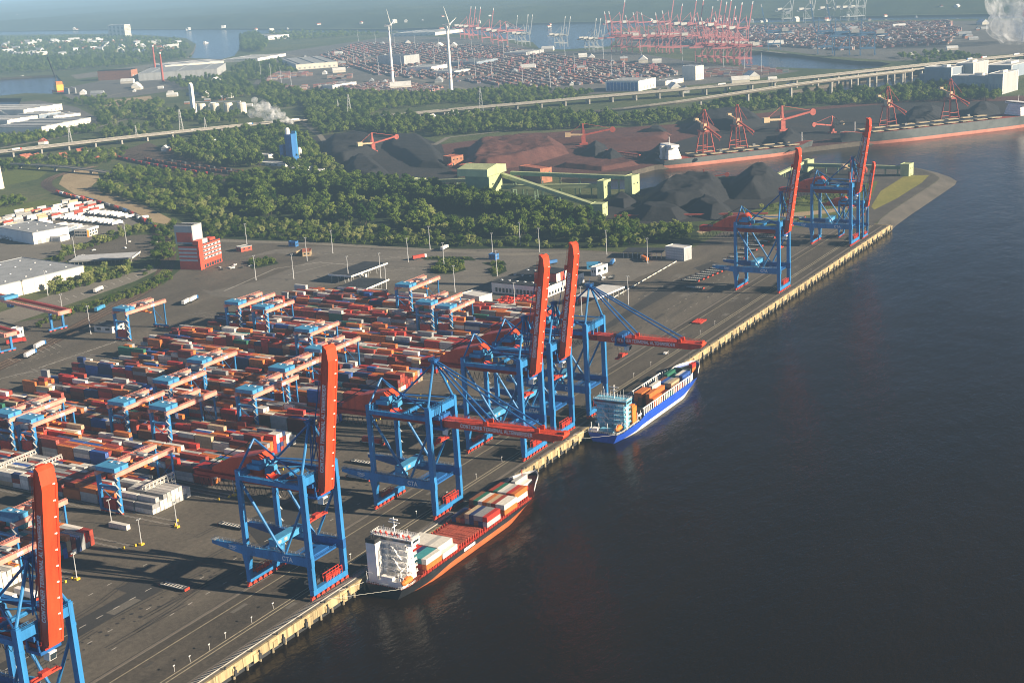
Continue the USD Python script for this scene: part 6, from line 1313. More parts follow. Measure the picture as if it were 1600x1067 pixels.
for a in (('coal_heap', 'broad black coal heap left of the centre, by the canal', 'heap', [(1000, 318), (1010, 300), (1060, 287), (1110, 284), (1140, 290), (1150, 305), (1120, 322), (1060, 330), (1020, 330)], 20, 'coal', 1), ('coal_heap', 'tallest black coal heap with flat crest beside the lone crane', 'heap', [(1128, 300), (1140, 282), (1175, 268), (1205, 268), (1240, 285), (1240, 300), (1190, 312), (1145, 312)], 22, 'coal', 2), ('coal_heap', 'sharp-edged dark coal heap in front of the others', 'heap', [(1065, 334), (1080, 318), (1110, 312), (1140, 324), (1150, 336), (1110, 345)], 15, 'coal', 3),
          ('coal_heap', 'long low coal heap nearest the wood', 'heap', [(975, 336), (1000, 326), (1050, 324), (1085, 338), (1060, 346), (1000, 346)], 11, 'coal', 4), ('coal_heap', 'small coal heap under the right green tower', 'heap', [(945, 320), (960, 305), (985, 306), (1000, 318), (975, 326)], 9, 'coal', 5), ('coal_heap', 'coal heap behind the lone raised boom', 'heap', [(1240, 296), (1250, 276), (1290, 272), (1310, 284), (1290, 300)], 14, 'coal', 6),
          ('coal_heap', 'long black coal ridge under the slewing crane', 'heap', [(500, 252), (505, 222), (560, 212), (600, 222), (590, 240), (540, 258)], 14, 'coal', 7), ('coal_heap', 'dark terraced coal heap right of the slewing crane', 'heap', [(600, 232), (610, 214), (660, 214), (690, 240), (700, 264), (650, 262)], 9, 'coal', 8), ('coal_heap', 'brownish coal heap next to the railway yard', 'heap', [(532, 268), (545, 250), (580, 246), (610, 272), (580, 284), (545, 280)], 12, 'coal', 9),
          ('ore_heap', 'large red-brown ore ridge on the ore yard', 'heap', [(722, 266), (730, 232), (800, 222), (880, 226), (890, 240), (830, 258), (760, 268)], 15, 'ore', 10), ('ore_heap', 'low red ore bank behind the big ridge', 'heap', [(740, 222), (820, 212), (960, 212), (1050, 210), (1040, 220), (900, 224), (800, 226)], 6, 'ore', 11), ('ore_heap', 'flat red ore bank along the canal quay', 'heap', [(870, 262), (900, 250), (980, 248), (1000, 258), (940, 268)], 6, 'ore', 12),
          ('coal_heap', 'pointed grey heap on the red ore yard', 'heap', [(905, 242), (920, 226), (945, 226), (955, 240), (930, 248)], 15, 'coal', 13), ('coal_heap', 'second pointed grey heap on the ore yard', 'heap', [(930, 254), (945, 238), (965, 238), (985, 250), (955, 258)], 13, 'coal', 14), ('coal_heap', 'dark heap left of the bulk carrier bridge', 'heap', [(1005, 252), (1015, 236), (1050, 234), (1060, 246), (1030, 256)], 12, 'coal', 15), ('coal_heap', 'small dark heap at the back of the ore yard', 'heap', [(1000, 212), (1015, 200), (1040, 202), (1048, 214)], 10, 'coal', 16),
          ('coal_heap', 'great dark heap behind the unloader cranes', 'heap', [(1070, 200), (1090, 182), (1180, 178), (1200, 196), (1150, 206)], 16, 'coal', 17), ('ore_heap', 'brown heap behind the left unloader crane', 'heap', [(1070, 206), (1080, 194), (1120, 190), (1125, 206), (1090, 212)], 13, 'ore', 18), ('coal_heap', 'dark heap between the unloader cranes and the red reclaimer', 'heap', [(1200, 232), (1215, 212), (1250, 208), (1262, 222), (1235, 236)], 14, 'coal', 19), ('coal_heap', 'long dark heap behind the right bulk carrier', 'heap', [(1400, 202), (1410, 180), (1470, 168), (1480, 190), (1440, 204)], 15, 'coal', 20), ('coal_heap', 'dark heap near the right edge behind the bulk carrier', 'heap', [(1500, 190), (1510, 172), (1560, 166), (1565, 184), (1530, 194)], 14, 'coal', 21)): heap(*a)

# ------------------------------------------------------------------ elevated motorway and second bridge
M['deck_road'] = ground('deck_road', [(0.3, (0.20, 0.18, 0.15)), (0.7, (0.30, 0.27, 0.22))], .01, .1)
def viaduct(label, pts, w_, depth, pier_step, lanes=True, name='motorway_bridge'):
    W = np.array([[*XY(x, y, z), z] for x, y, z in pts]); s = np.concatenate([[0], np.cumsum(np.linalg.norm(np.diff(W[:, :2], axis=0), axis=1))]); n = int(s[-1] / 45) + 2; q = np.linspace(0, s[-1], n); C = np.column_stack([np.interp(q, s, W[:, i]) for i in range(3)])
    for _ in range(3): C[1:-1] = (C[:-2] + 2 * C[1:-1] + C[2:]) / 4
    T = np.gradient(C[:, :2], axis=0); T /= np.linalg.norm(T, axis=1, keepdims=True); N = np.column_stack([-T[:, 1], T[:, 0]]); t = thing(name, label, 'bridge')
    def ribbon(nm, m, prof):
        v, f = [], []; k = len(prof)
        for i in range(n): v += [(C[i, 0] + N[i, 0] * a, C[i, 1] + N[i, 1] * a, C[i, 2] + b_) for a, b_ in prof]
        for i in range(n - 1): f += [(i * k + j, i * k + (j + 1) % k, (i + 1) * k + (j + 1) % k, (i + 1) * k + j) for j in range(k)]
        return obj(nm, (v, np.array(f)[:, ::-1]), M[m], t)
    h_ = w_ / 2; ribbon('deck', 'deck_road', [(-h_, 0), (h_, 0), (h_, -.5), (h_ * .75, -depth), (-h_ * .75, -depth), (-h_, -.5)])
    for sd in (-1, 1): ribbon('parapet', 'concrete', [(sd * (h_ - .15) - .2, .02), (sd * (h_ - .15) + .2, .02), (sd * (h_ - .15) + .2, 1.1), (sd * (h_ - .15) - .2, 1.1)])
    if lanes: ribbon('central_reserve', 'concrete', [(-.5, .02), (.5, .02), (.4, .8), (-.4, .8)])
    k = max(1, int(pier_step / 45 + .5))
    for i in range(0, n, k):
        if C[i, 2] - depth < 2: continue
        for sd in ((-.5, .5) if w_ > 20 else (0,)):
            x, y = C[i, :2] + N[i] * sd * w_ * .62; m = MB(); m.rbox(x, y, -8, 2.6, w_ * (.22 if w_ > 20 else .4), C[i, 2] - depth + 8.05, math.atan2(T[i, 1], T[i, 0])); m.build('pier', M['concrete'], t)
    return C, T, N
mw1, mT1, mN1 = viaduct('broad motorway bridge crossing the left of the picture on short piers', [(-260, 262, 9), (0, 238, 9), (110, 225, 9), (215, 213, 9), (290, 205, 8), (380, 196, 7), (462, 188, 5), (520, 183, 2.5)], 34, 2.2, 45)
mw2, mT2, mN2 = viaduct('broad elevated motorway running right past the far terminal', [(540, 189, 1.5), (590, 183, 4), (700, 172, 7), (800, 163.5, 9), (950, 150, 11), (1090, 138, 13), (1200, 128, 15), (1300, 117.5, 17), (1450, 101, 17), (1600, 86, 14), (1800, 66, 10)], 32, 2.2, 45)
kb, kT, kN = viaduct('slimmer bridge on tall piers joining the motorway from below', [(780, 186, 2), (850, 181, 4), (900, 178, 7), (960, 172, 12), (1050, 161, 19), (1150, 146, 26), (1214, 136, 29), (1300, 124.5, 31), (1380, 115, 31), (1450, 107, 28), (1560, 95, 22)], 15, 3.0, 90, False)
rb_, _, _ = viaduct('narrow pale road bridge over the railway at left', [(-60, 254, 6), (30, 256, 6), (90, 260, 7), (140, 264, 6), (185, 272, 3), (220, 280, .5)], 9, 1.2, 45, False, 'road_bridge')

# ------------------------------------------------------------------ vehicles
def vehicle(kind, label, group, col='white', load=None):
    t = thing({'lorry': 'container_lorry', 'car': 'parked_car', 'agv': 'container_carrier'}[kind], label, {'lorry': 'lorry', 'car': 'car', 'agv': 'carrier vehicle'}[kind], (0, 0, -500), 0, group)
    if kind == 'lorry':
        m = MB(); m.extr([(12.6, .9), (14.9, .9), (14.9, 2.2), (14.5, 3.6), (12.6, 3.7)], -1.2, 1.2, 'y'); m.build('cab', M[col], t); MB().box(14.82, -1.05, 2.1, 14.93, 1.05, 3.1).build('windscreen', M['glass'], t); m = MB(); m.box(0, -1.0, 1.0, 12.8, 1.0, 1.35); m.build('chassis', M['dark'], t)
        for x in (1.2, 2.5, 3.8, 11.2, 13.7):
            m = MB(); m.tube((x, -1.2, .5), (x, 1.2, .5), .5, 8); m.build('wheel', M['black'], t)
        if load: m = MB(); m.box(.1, -1.22, 1.36, 12.3, 1.22, 3.95); m.build('load', M[load], t)
    elif kind == 'car':
        m = MB(); m.extr([(0, .35), (4.4, .35), (4.4, .8), (3.3, .95), (2.7, 1.45), (1.1, 1.45), (.4, .95), (0, .9)], -.88, .88, 'y'); m.build('body', M[col], t); m = MB(); m.extr([(3.2, .97), (2.68, 1.38), (1.15, 1.38), (.55, .97)], -.9, .9, 'y'); m.build('windows', M['glass'], t)
        for x in (.8, 3.5):
            for s in (-.75, .75): MB().tube((x, s - .12, .33), (x, s + .12, .33), .33, 8).build('wheel', M['black'], t)
    else:
        m = MB(); m.box(0, -1.5, .55, 14.8, 1.5, 1.25); m.box(0, -1.5, 1.25, .6, 1.5, 1.75); m.box(14.2, -1.5, 1.25, 14.8, 1.5, 1.75); m.build('platform', M['dark'], t); m = MB(); m.box(.6, -1.45, 1.26, 14.2, -1.2, 1.5); m.box(.6, 1.2, 1.26, 14.2, 1.45, 1.5)
        for x in np.arange(1.5, 14, 1.8): m.box(x, -1.2, 1.26, x + .3, 1.2, 1.4)
        m.build('load_frame', M['offwhite'], t); m = MB(); m.box(-.25, -1.5, .45, 0, 1.5, 1.5); m.build('bumper', M['bogie_red'], t); m = MB(); m.box(14.8, -1.5, .45, 15.05, 1.5, 1.5); m.build('bumper', M['bogie_red'], t)
        for x in (2.2, 4.6, 10.2, 12.6):
            for s in (-1.2, 1.2): m = MB(); m.tube((x, s - .3, .55), (x, s + .3, .55), .55, 8); m.build('wheel', M['black'], t)
        if load: m = MB(); m.box(1.3, -1.22, 1.52, 13.5, 1.22, 4.1); m.build('load', M[load], t)
    return t
_vp = {}
def park(kind, label, group, loc, rz, col='white', load=None):
    k = (kind, col, load)
    if k not in _vp:
        t = _vp[k] = vehicle(kind, label, group, col, load); t.GetAttribute('xformOp:translate').Set(Gf.Vec3d(*map(float, loc))); t.GetAttribute('xformOp:rotateZ').Set(math.degrees(rz)); return t
    return dup(_vp[k], label, loc, rz, group)
H = math.pi / 2
for x, y, ld, lb in ((400, 63, None, 'empty flat container carrier with orange ends on the dark lane'), (985, 66, None, 'empty flat container carrier in the shadow of the lone far crane'), (463.5, 86, None, 'flat container carrier beside the portal trolley of the second crane'), (540, 66, 'grey', 'container carrier loaded with a grey box behind the lowered boom'), (560, 78, None, 'flat container carrier under the lowered-boom crane'), (588, 92, 'girder_red', 'container carrier with red box behind the crane pair'), (366, 118, 'white', 'container carrier with white box beside the nearest crane'), (700, 60, None, 'flat container carrier right of the crane pair')):
    park('agv', lb, 'flat container carriers on the apron', (x, y, .1), H, 'grey', ld)
for k in range(8):
    g_ = XY(1092 + 7.2 * k, 441 - 3.0 * k); park('agv', f'{["first", "second", "third", "fourth", "fifth", "sixth", "seventh", "last"][k]} of eight flat carriers parked side by side behind the lone crane', 'parked row of flat carriers', (*g_, .1), H * .98, 'grey', None)
for k in range(11):
    g_ = XY(1163 + 9.5 * k, 405 - 6.4 * k); park('agv', f'{ordn[k]} flat carrier in the diagonal row towards the far quay end', 'parked row of flat carriers', (*g_, .1), H * .98, 'grey', None)
for x, y, rz, col, ld, lb in ((55, 547, .35, 'plant_blue', 'white', 'lorry with long white trailer on the road left of the yard'), (148, 459, .36, 'white', 'white', 'white lorry trailer on the pale access road'), (40, 561, .36, 'plant_blue', 'white', 'second lorry with white trailer at the left edge'), (462, 400, .1, 'white', 'tan_panel', 'lorry with tan trailer on the truck plaza'), (870, 412, 2.7, 'white', 'plant_blue', 'lorry with dark blue box behind the workshop'), (1012, 410, .8, 'white', 'orange', 'lorry with orange box in front of the shelter'), (955, 416, .3, 'white', 'plant_blue', 'blue trailer parked right of the small white shed'),
                              (150, 489, .35, 'house_blue', 'house_blue', 'bright blue container lorry between rails and yard'), (10, 540, -.4, 'girder_red', 'girder_red', 'dark red container lorry at the left edge'), (286, 478, .3, 'white', 'white', 'white container lorry behind the solitary gantry crane'), (296, 474, .3, 'plant_blue', 'white', 'white and blue container lorry behind the solitary gantry crane'), (25, 942, H, 'bogie_red', 'white', 'white container lorry at the foot of the nearest crane'), (645, 407, -.4, 'white', 'bogie_red', 'lorry with red box beside the planted plaza island'), (690, 393, .2, 'white', 'white', 'white lorry on the road along the wood')):
    park('lorry', lb, 'lorries round the terminal', (*XY(x, y), .1), rz, col, ld)
vr = np.random.default_rng(12)
for C, T, N, n, where in ((mw1, mT1, mN1, 9, 'left motorway bridge'), (mw2, mT2, mN2, 14, 'elevated motorway on the right')):
    for k in range(n):
        i = int(vr.integers(1, len(C) - 1)); s = vr.choice([-9.5, -6, 6, 9.5]); kind = 'lorry' if vr.random() < .6 else 'car'; col = vr.choice(['white', 'plant_blue', 'bogie_red']) if kind == 'lorry' else vr.choice(['white', 'dark'])
        park(kind, f'{"lorry" if kind == "lorry" else "car"} driving on the {where}', f'vehicles on the {where}', (*(C[i, :2] + N[i] * s), C[i, 2] + .03), math.atan2(T[i, 1], T[i, 0]) + (math.pi if s > 0 else 0), col, 'white' if kind == 'lorry' else None)
for k in range(34):
    a = vr.random(); px0, py0 = (90 + 150 * a + vr.normal() * 6, 402 - 26 * a + vr.normal() * 8) if k < 12 else (396 + 34 * a, 414 - 5 * a + vr.normal() * 2) if k < 20 else (940 + 20 * a, 437 + vr.normal() * 3) if k < 27 else (345 + 50 * a, 420 - 4 * a + vr.normal() * 2)
    lb = ('car parked on the grey car park by the red office' if k < 12 else 'car parked beside the planted strip near the red office' if k < 20 else 'car parked beside the small white silo shed' if k < 27 else 'car parked in front of the red office'); col = ['white', 'dark', 'grey', 'white'][k % 4]
    park('car', f'{["white", "dark", "grey", "white"][k % 4]} {lb}', lb.replace('car parked', 'cars parked'), (*XY(px0, py0), .07), vr.uniform(0, 3), col)
park('car', 'white car on the far apron beside the blue ship', None, (806, 19, .11), .1, 'white')
# service frames lying on the apron
t = thing('lifting_frame', 'red lifting frames lying on the far apron', 'frame', (886, 27, .1)); m = MB()
for k in range(3): m.box(0, k * 2.6, 0, 12, k * 2.6 + .5, .8); m.box(0, k * 2.6 + 1.4, 0, 12, k * 2.6 + 1.9, .8); m.box(0, k * 2.6, .1, .6, k * 2.6 + 1.9, .9); m.box(11.4, k * 2.6, .1, 12, k * 2.6 + 1.9, .9)
m.build('steel_frame', M['bogie_red'], t)
# depot trucks, stacked containers and the red spreader park
drg = np.random.default_rng(18); DP = pxpoly([(-20, 378), (-20, 352), (60, 328), (96, 320), (150, 324), (222, 344), (228, 352), (160, 368), (112, 362), (50, 362), (40, 372)])
cnt = 0; a0 = math.radians(-8); dm = MB()
for i in range(16):
    for j in range(26):
        if cnt >= 150: break
        c = np.array(XY(100, 345)); q = c + np.array([math.cos(a0), math.sin(a0)]) * (i - 8) * 17.5 + np.array([-math.sin(a0), math.cos(a0)]) * (j - 12) * 7.5
        if not DP.contains(Point(*q)) or drg.random() < .25: continue
        left = q @ np.array([-math.sin(a0), math.cos(a0)]) > c @ np.array([-math.sin(a0), math.cos(a0)]) + 8; cnt += 1
        if left:
            for tr in range(int(drg.integers(1, 4))): dm.rbox(*q, .06 + tr * CHT, 12.19, 2.44, 2.57, a0, np.array(COL[drg.choice(['white', 'white', 'pale grey', 'white', 'tan', 'rust red', 'grey'])]))
        else: park('lorry', 'white lorry parked in rows at the depot', 'lorries parked at the depot', (*q, .08), a0 + (math.pi if i % 2 else 0), 'white', 'white' if drg.random() < .9 else 'lightgrey')
tag(dm.build('depot_container_stacks', M['tint'], tint=True), 'pale stacked containers in the depot behind the white warehouse', 'containers', None, 'stuff')
t = thing('spreader_store', 'jumble of red spreaders stored in front of the workshop', 'spreaders', (*XY(790, 478), 0)); srg = np.random.default_rng(3)
for k in range(46):
    u, w_ = srg.uniform(-26, 30), srg.uniform(-9, 12); m = MB(); rz = srg.uniform(-.3, .3) + H * (srg.random() < .4); z = srg.choice([.1, 1.2, 2.2]); m.rbox(u, w_, z, 9, .5, .7, rz); m.rbox(u - math.sin(rz) * 1.6, w_ + math.cos(rz) * 1.6, z, 9, .5, .7, rz); m.rbox(u, w_, z + .7, 2.4, 2.2, 1.0, rz); m.rbox(u + 4.2 * math.cos(rz), w_ + 4.2 * math.sin(rz), z - .1, .6, 2.6, 1.1, rz); m.build('spreader', M['bogie_red'], t)
for k, (c, dx, dy, tr) in enumerate((('rust red', 0, 0, 0), ('grey', 0, 3, 0), ('white', 0, 6, 0), ('grey', 14, 1, 0), ('white', 14, 4, 0), ('pale grey', 14, 7, 0), ('green', -8, 9, 0), ('rust red', 0, 0, 1), ('pale grey', 14, 4, 1))): container(f'{c} flat container by the red spreader store, number {"one two three four five six seven eight nine".split()[k]} from the left', c, 12.19, (XY(775, 492)[0] + dx, XY(775, 492)[1] - 16 + dy * 2, .06 + tr * CHT), 0)
container('single white reefer container set down alone between the first blocks', 'white', 12.19, (439.8, 139.5, .06)); container('white container standing beside the last block near the hall', 'white', 12.19, (XY(735, 484)[0], XY(735, 484)[1], .06))

# ------------------------------------------------------------------ freight trains, gantries at the railhead
def wagon_row(label, C, i0, step, n, cols):
    s = np.concatenate([[0], np.cumsum(np.linalg.norm(np.diff(C, axis=0), axis=1))])
    t = thing('freight_train', label, 'train')
    for k in range(n):
        a = i0 + step * k; p = np.array([np.interp(a, s, C[:, j]) for j in range(2)]); q = np.array([np.interp(a + step * .9, s, C[:, j]) for j in range(2)]); rz = math.atan2(*(q - p)[::-1]); c_ = (p + q) / 2; L = np.linalg.norm(q - p); m = MB(); m.rbox(*c_, .95, L, 2.7, .4, rz); m.rbox(*c_, .3, L * .8, 1.6, .6, rz); w_ = m.build('wagon', M['dark'], t)
        if cols[k % len(cols)]: m = MB(); m.rbox(*c_, 1.36, L * .92, 2.44, 2.6, rz); m.build('load', M[cols[k % len(cols)]], w_)
wagon_row('container train on the railway curve by the sandy clearing', rail_curve, 610, 15, 22, ['dark', 'girder_red', 'dark', 'plant_blue', 'dark', 'bogie_red', 'dark', 'grey'])
wagon_row('train of red and white boxes at the head of the railway curve', offset(rail_curve, 4.5), 880, 15, 9, ['bogie_red', 'orange', 'bogie_red', 'white'])
for k, (o, c) in enumerate(((-27, ['girder_red', 'dark']), (-6, ['rust', 'rust', 'dark']), (8, ['dark', None, 'rust']))): wagon_row(f'{["farthest", "middle", "nearest"][k]} string of brown goods wagons in the railway yard', offset(yard, o), 30 + 60 * k, 15, 22, c)
def rail_gantry(label, px0, px1, z, yoff):
    a, b_ = np.array(XY(*px0, z)), np.array(XY(*px1, z)); d = b_ - a; L = float(np.linalg.norm(d)); t = thing('railway_gantry_crane', label, 'crane', (*a, 0), math.atan2(d[1], d[0]), 'gantry cranes over the railway')
    for y in (-5, 5): m = MB(); m.box(0, y - .9, z - 2.2, L, y + .9, z); handrail(m, (0, y, z), (L, y, z), 1.1, 3); m.build('bridge_girder', M['girder_red'] if y > 0 else M['pink'], t)
    m = MB(); m.box(L - 3, -5.8, z - 2.4, L, 5.8, z + .3); m.build('end_beam', M['pink'], t)
    for x in (8, L - 14):
        for y in (-5, 5): m = MB(); m.box(x - .9, y - .8, 2.2, x + .9, y + .8, z - 2.2); m.build('leg', M['blue'], t)
        m = MB(); m.box(x - .9, -8, 1.1, x + .9, 8, 2.2); s_ = m.build('sill_beam', M['blue'], t); m = MB()
        for y in (-6.5, -3, 3, 6.5): m.box(x - .6, y - 1, .2, x + .6, y + 1, 1.1)
        m.build('bogie', M['bogie_red'], s_)
    m = MB(); m.box(L * .55, -6, z + .1, L * .55 + 9, 6, z + 2.6); m.build('trolley', M['house_blue'], t); m = MB(); m.box(L * .55 + 2, -1.5, z - 7, L * .55 + 8, 1.5, z - 4); m.build('cabin', M['blue_dark'], t)
rail_gantry('purple-red railway gantry crane at the left edge', (-90, 443), (101, 486), 17, 0); rail_gantry('second railway gantry crane behind, mostly outside the left edge', (-130, 478), (18, 520), 17, 0)

# ------------------------------------------------------------------ light masts, pylons, wind turbines
def mast(label, loc, h, heads=4, group=None, base=True, sc=None):
    t = thing('light_mast', label, 'mast', loc, 0, group); m = MB(); m.tube((0, 0, 0), (0, 0, h), h * .012 + .12, 7, h * .005 + .06); m.build('pole', M['lightgrey'], t); m = MB()
    for k in range(heads): a = k * 6.283 / heads; m.rbox(math.cos(a) * .9, math.sin(a) * .9, h - .2, 1.0, .6, .35, a)
    m.tube((0, 0, h - .1), (0, 0, h), .9, 8); m.build('lamp_head', M['steel'], t)
    if base: m = MB(); m.box(-1.0, -1.0, 0, 1.0, 1.0, .9); m.build('foot', M['yellow'], t)
    return t
m0 = mast('slim light mast with yellow foot at the end of the first wide gap', (453, 119, 0), 13.0, 2, 'light masts at the block ends')
for x, y, lb in ((430, 120, 'light mast with yellow foot right of the nearest boom'), (389, 119, 'light mast with yellow foot close beside the nearest boom'), (443, 153, 'light mast beside the lone white reefer'), (497, 121, 'light mast hidden partly behind the second crane house'), (583, 121, 'light mast at block end behind the second boom')): dup(m0, lb, (x, y, 0))
m1 = mast('tall light mast on the plaza left of the canopies', (*XY(459, 436), 0), 22, 4, 'light masts on the truck plaza', False)
for x, y, lb in ((545, 440, 'tall light mast in front of the larger canopy'), (520, 396, 'light mast on the plaza left of the larger canopy'), (638, 410, 'light mast right of the larger canopy'), (770, 402, 'light mast beside the blue kiosk on the plaza'), (694, 418, 'light mast on the planted plaza island'), (777, 432, 'light mast on the kerb island by the workshop'), (711, 457, 'light mast above the gantry cranes near the car road'), (805, 486, 'light mast by the red spreader store'), (909, 493, 'light mast in front of the open shed'), (982, 476, 'light mast with double arm at the white quay fence'), (400, 438, 'tall light mast on the round island by the red office'), (604, 452, 'light mast behind the smaller canopy'), (595, 435, 'light mast between the two canopies'), (386, 384, 'light mast on the road behind the red office'), (672, 390, 'light mast at the road by the middle of the wood'), (813, 384, 'light mast at the road by the right of the wood'), (948, 398, 'light mast at the shelter'), (1012, 412, 'light mast in front of the grey workshop'), (480, 408, 'short light mast on the left of the plaza'), (843, 394, 'light mast behind the left raised boom'), (75, 462, 'tall light mast at the warehouse corner'), (142, 522, 'tall light mast beside the maintenance building'), (100, 502, 'light mast right of the railway gantry'), (118, 404, 'light mast on the car park'), (198, 382, 'light mast at the car park rear')): dup(m1, lb, (*XY(x, y), 0))
m2 = mast('floodlight mast of the far terminal', (*XY(553, 101), 0), 46, 3, 'floodlight masts of the far terminal', False, None)
for x, y in ((408, 122), (424, 128), (440, 135), (456, 141), (571, 104), (592, 116), (628, 118), (679, 99), (738, 87), (686, 82), (617, 76), (649, 78), (587, 70), (560, 66), (717, 112), (743, 120), (769, 124), (834, 106), (898, 115), (956, 119), (976, 120), (1002, 97), (1067, 104), (1131, 110), (943, 96), (883, 90), (817, 132), (860, 140), (787, 86), (1163, 112), (1190, 118)): dup(m2, 'floodlight mast of the far terminal', (*XY(x, y), 0))
def pylon(label, loc, h, group='lattice power pylons'):
    t = thing('power_pylon', label, 'pylon', loc, .6, group); w_ = h * .09; m = MB()
    for sx in (-1, 1):
        for sy in (-1, 1): m.beam((sx * w_, sy * w_, 0), (sx * w_ * .18, sy * w_ * .18, h), .35)
    for k in range(8):
        z, z1 = h * k / 8, h * (k + 1) / 8; a, a1 = w_ * (1 - .82 * k / 8), w_ * (1 - .82 * (k + 1) / 8)
        for s in (-1, 1): m.beam((-a, s * a, z), (a1, s * a1, z1), .22); m.beam((s * a, -a, z), (s * a1, a1, z1), .22)
    m.build('lattice', M['steel'], t); m = MB()
    for f, l in ((.70, .20), (.82, .26), (.93, .16)): m.beam((-h * l, 0, h * f), (h * l, 0, h * f), .5); 
    m.build('cross_arm', M['steel'], t); return t
p0 = pylon('lattice pylon beside the left motorway bridge', (*XY(111, 228), 0), 34)
for x, y, h, lb in ((284, 207, 40, 'lattice pylon standing over the motorway behind the silos'), (547, 186, 44, 'lattice pylon in the trees below the far terminal'), (752, 176, 44, 'red and white tipped pylon beside the motorway'), (529, 178, 26, 'short pylon in the wood left of the motorway'), (322, 207, 26, 'slim pylon beside the motorway right of the silos'), (214, 218, 24, 'slim pylon at the motorway left of the silos')): dup(p0, lb, (*XY(x, y), 0), .6, None, h / 34)
def turbine(label, base, hub, yaw):
    X, Y = XY(*base); t = thing('wind_turbine', label, 'wind turbine', (X, Y, 0), yaw, None); m = MB(); m.lathe([(hub * .030, 0), (hub * .026, hub * .2), (hub * .0165, hub)], 0, 0, 16); tw = m.build('tower', M['white'], t, 60)
    for f in (.22, .28): m = MB(); r_ = hub * (.0262 - .012 * (f - .2)); m.lathe([(r_ + .1, hub * f), (r_ + .1, hub * f + 1.6)], 0, 0, 16); m.build('red_band', M['far_red'], tw)
    m = MB(); m.extr([(-4.5, hub), (9.5, hub), (9.5, hub + 3.4), (-4.5, hub + 4.6)], -2.0, 2.0, 'y'); m.build('nacelle', M['white'], t)
    m = MB(); m.lathe([(0, -3), (2.0, -2.4), (2.3, 0), (0, .2)], 0, 0, 10); v, f = m.arrays(); obj('hub', (np.column_stack([v[:, 2] - 4.5, v[:, 0], v[:, 1] + hub + 2.3]), f), M['white'], t, 60)
    return t, hub
def blades(t, hub, L, angles):
    for a in angles:
        v, f = [], []; n = 12
        for i in range(n + 1):
            u = i / n; c = .62 * (1.6 + 2.0 * math.sin(min(u * 5, 1.57))) * (1 - .8 * u); th = .5 * (1 - u) + .12; y0, z0 = math.sin(a) * (1.5 + L * u), math.cos(a) * (1.5 + L * u)
            for s, q in ((-.35, 0), (.2, th), (.65, 0), (.2, -th)): v.append((-6.2 + q + s * c * .55, y0 + math.cos(a) * s * c * .85, hub + 2.3 + z0 - math.sin(a) * s * c * .85))
        for i in range(n):
            for k in range(4): f.append((i * 4 + k, i * 4 + (k + 1) % 4, i * 4 + 4 + (k + 1) % 4, i * 4 + 4 + k))
        bl = obj('blade', (v, f), M['white'], t)
t1, h1 = turbine('left of two white wind turbines beyond the motorway', (614, 131), 131, math.radians(113)); blades(t1, h1, 50, (0.75, 0.75 + 2.094, 0.75 - 2.094)); 
t2, h2 = turbine('right of two white wind turbines beyond the motorway', (705.5, 146), 138, math.radians(106)); blades(t2, h2, 50, (0.75, 0.75 + 2.094, 0.75 - 2.094))
t3 = thing('wind_turbine', 'thick tapering tower of a cut-off wind turbine at the left edge', 'wind turbine', (*XY(-2, 295), 0)); m = MB(); m.lathe([(7.6, 0), (6.4, 25), (4.6, 70), (2.6, 118)], 0, 0, 20); m.build('tower', M['wall_cream'], t3, 60); m = MB(); m.box(-9, -2.6, 118, 5, 2.6, 123); m.build('nacelle', M['white'], t3); blades(t3, 119, 52, (2.2, 4.3, .1))

# ------------------------------------------------------------------ ore terminal machines
def unloader(label, px0, jib, yaw):
    t = thing('grab_unloader', label, 'crane', (*XY(*px0), 0), yaw, 'orange grab unloaders at the ore quay'); R_ = M['ore_red']
    for sx in (-1, 1):
        for sy in (-1, 1): m = MB(); m.beam((sx * 9, sy * 10, 1.8), (sx * 5, sy * 5, 34), 1.6, 1.6); m.build('leg', R_, t)
        m = MB(); m.beam((sx * 9, -11, 1.4), (sx * 9, 11, 1.4), 1.6, 1.8); m.build('sill_beam', R_, t)
    for z, k in ((9, .92), (15, .82)): m = MB(); [m.beam((-9 * k, s * 10 * k, z), (9 * k, s * 10 * k, z), .8) for s in (-1, 1)]; m.build('cross_beam', R_, t)
    m = MB(); m.box(-7, -7, 34, 7, 7, 36); m.build('slew_deck', R_, t); MB().box(-4, -3, 36, 4, 4, 44).build('machine_house', M['tan_panel'], t); m = MB()
    for sx in (-1, 1): m.beam((sx * 4, 5, 36), (sx * 1.2, 0, 62), .9); m.beam((sx * 4, -5, 36), (sx * 1.2, 0, 62), .9)
    m.beam((0, 0, 62), (0, -24, 44), .5); m.beam((0, 0, 62), (0, 20, 50), .5); m.build('a_frame', R_, t)
    m = MB(); m.beam((0, 4, 42), (0, -40, 30), 2.0, 1.8); m.beam((0, -4, 40), (0, -38, 26), 1.0, 1.0); m.build('jib', R_, t); m = MB(); m.beam((0, 5, 43), (0, 22, 47), 2.4, 1.6); m.box(-2.5, 19, 45.5, 2.5, 24, 49); m.build('counterweight', M['tan_panel'], t)
    m = MB(); m.tube((0, -39, 30), (0, -39, 14), .15, 5); m.extr([(-41, 12), (-37, 12), (-38, 15), (-40, 15)], -2, 2); m.build('grab', M['dark'], t); return t
ul = unloader('leftmost orange grab unloader behind the grey bulk carrier', (1102, 247), 0, math.radians(-38))
for x, y, lb in ((1153, 238, 'second orange grab unloader behind the grey bulk carrier'), (1387, 206, 'orange grab unloader at the bow of the right bulk carrier'), (1484, 192, 'orange grab unloader in the middle of the right bulk carrier')): dup(ul, lb, (*XY(x, y), 0), math.radians(-38))
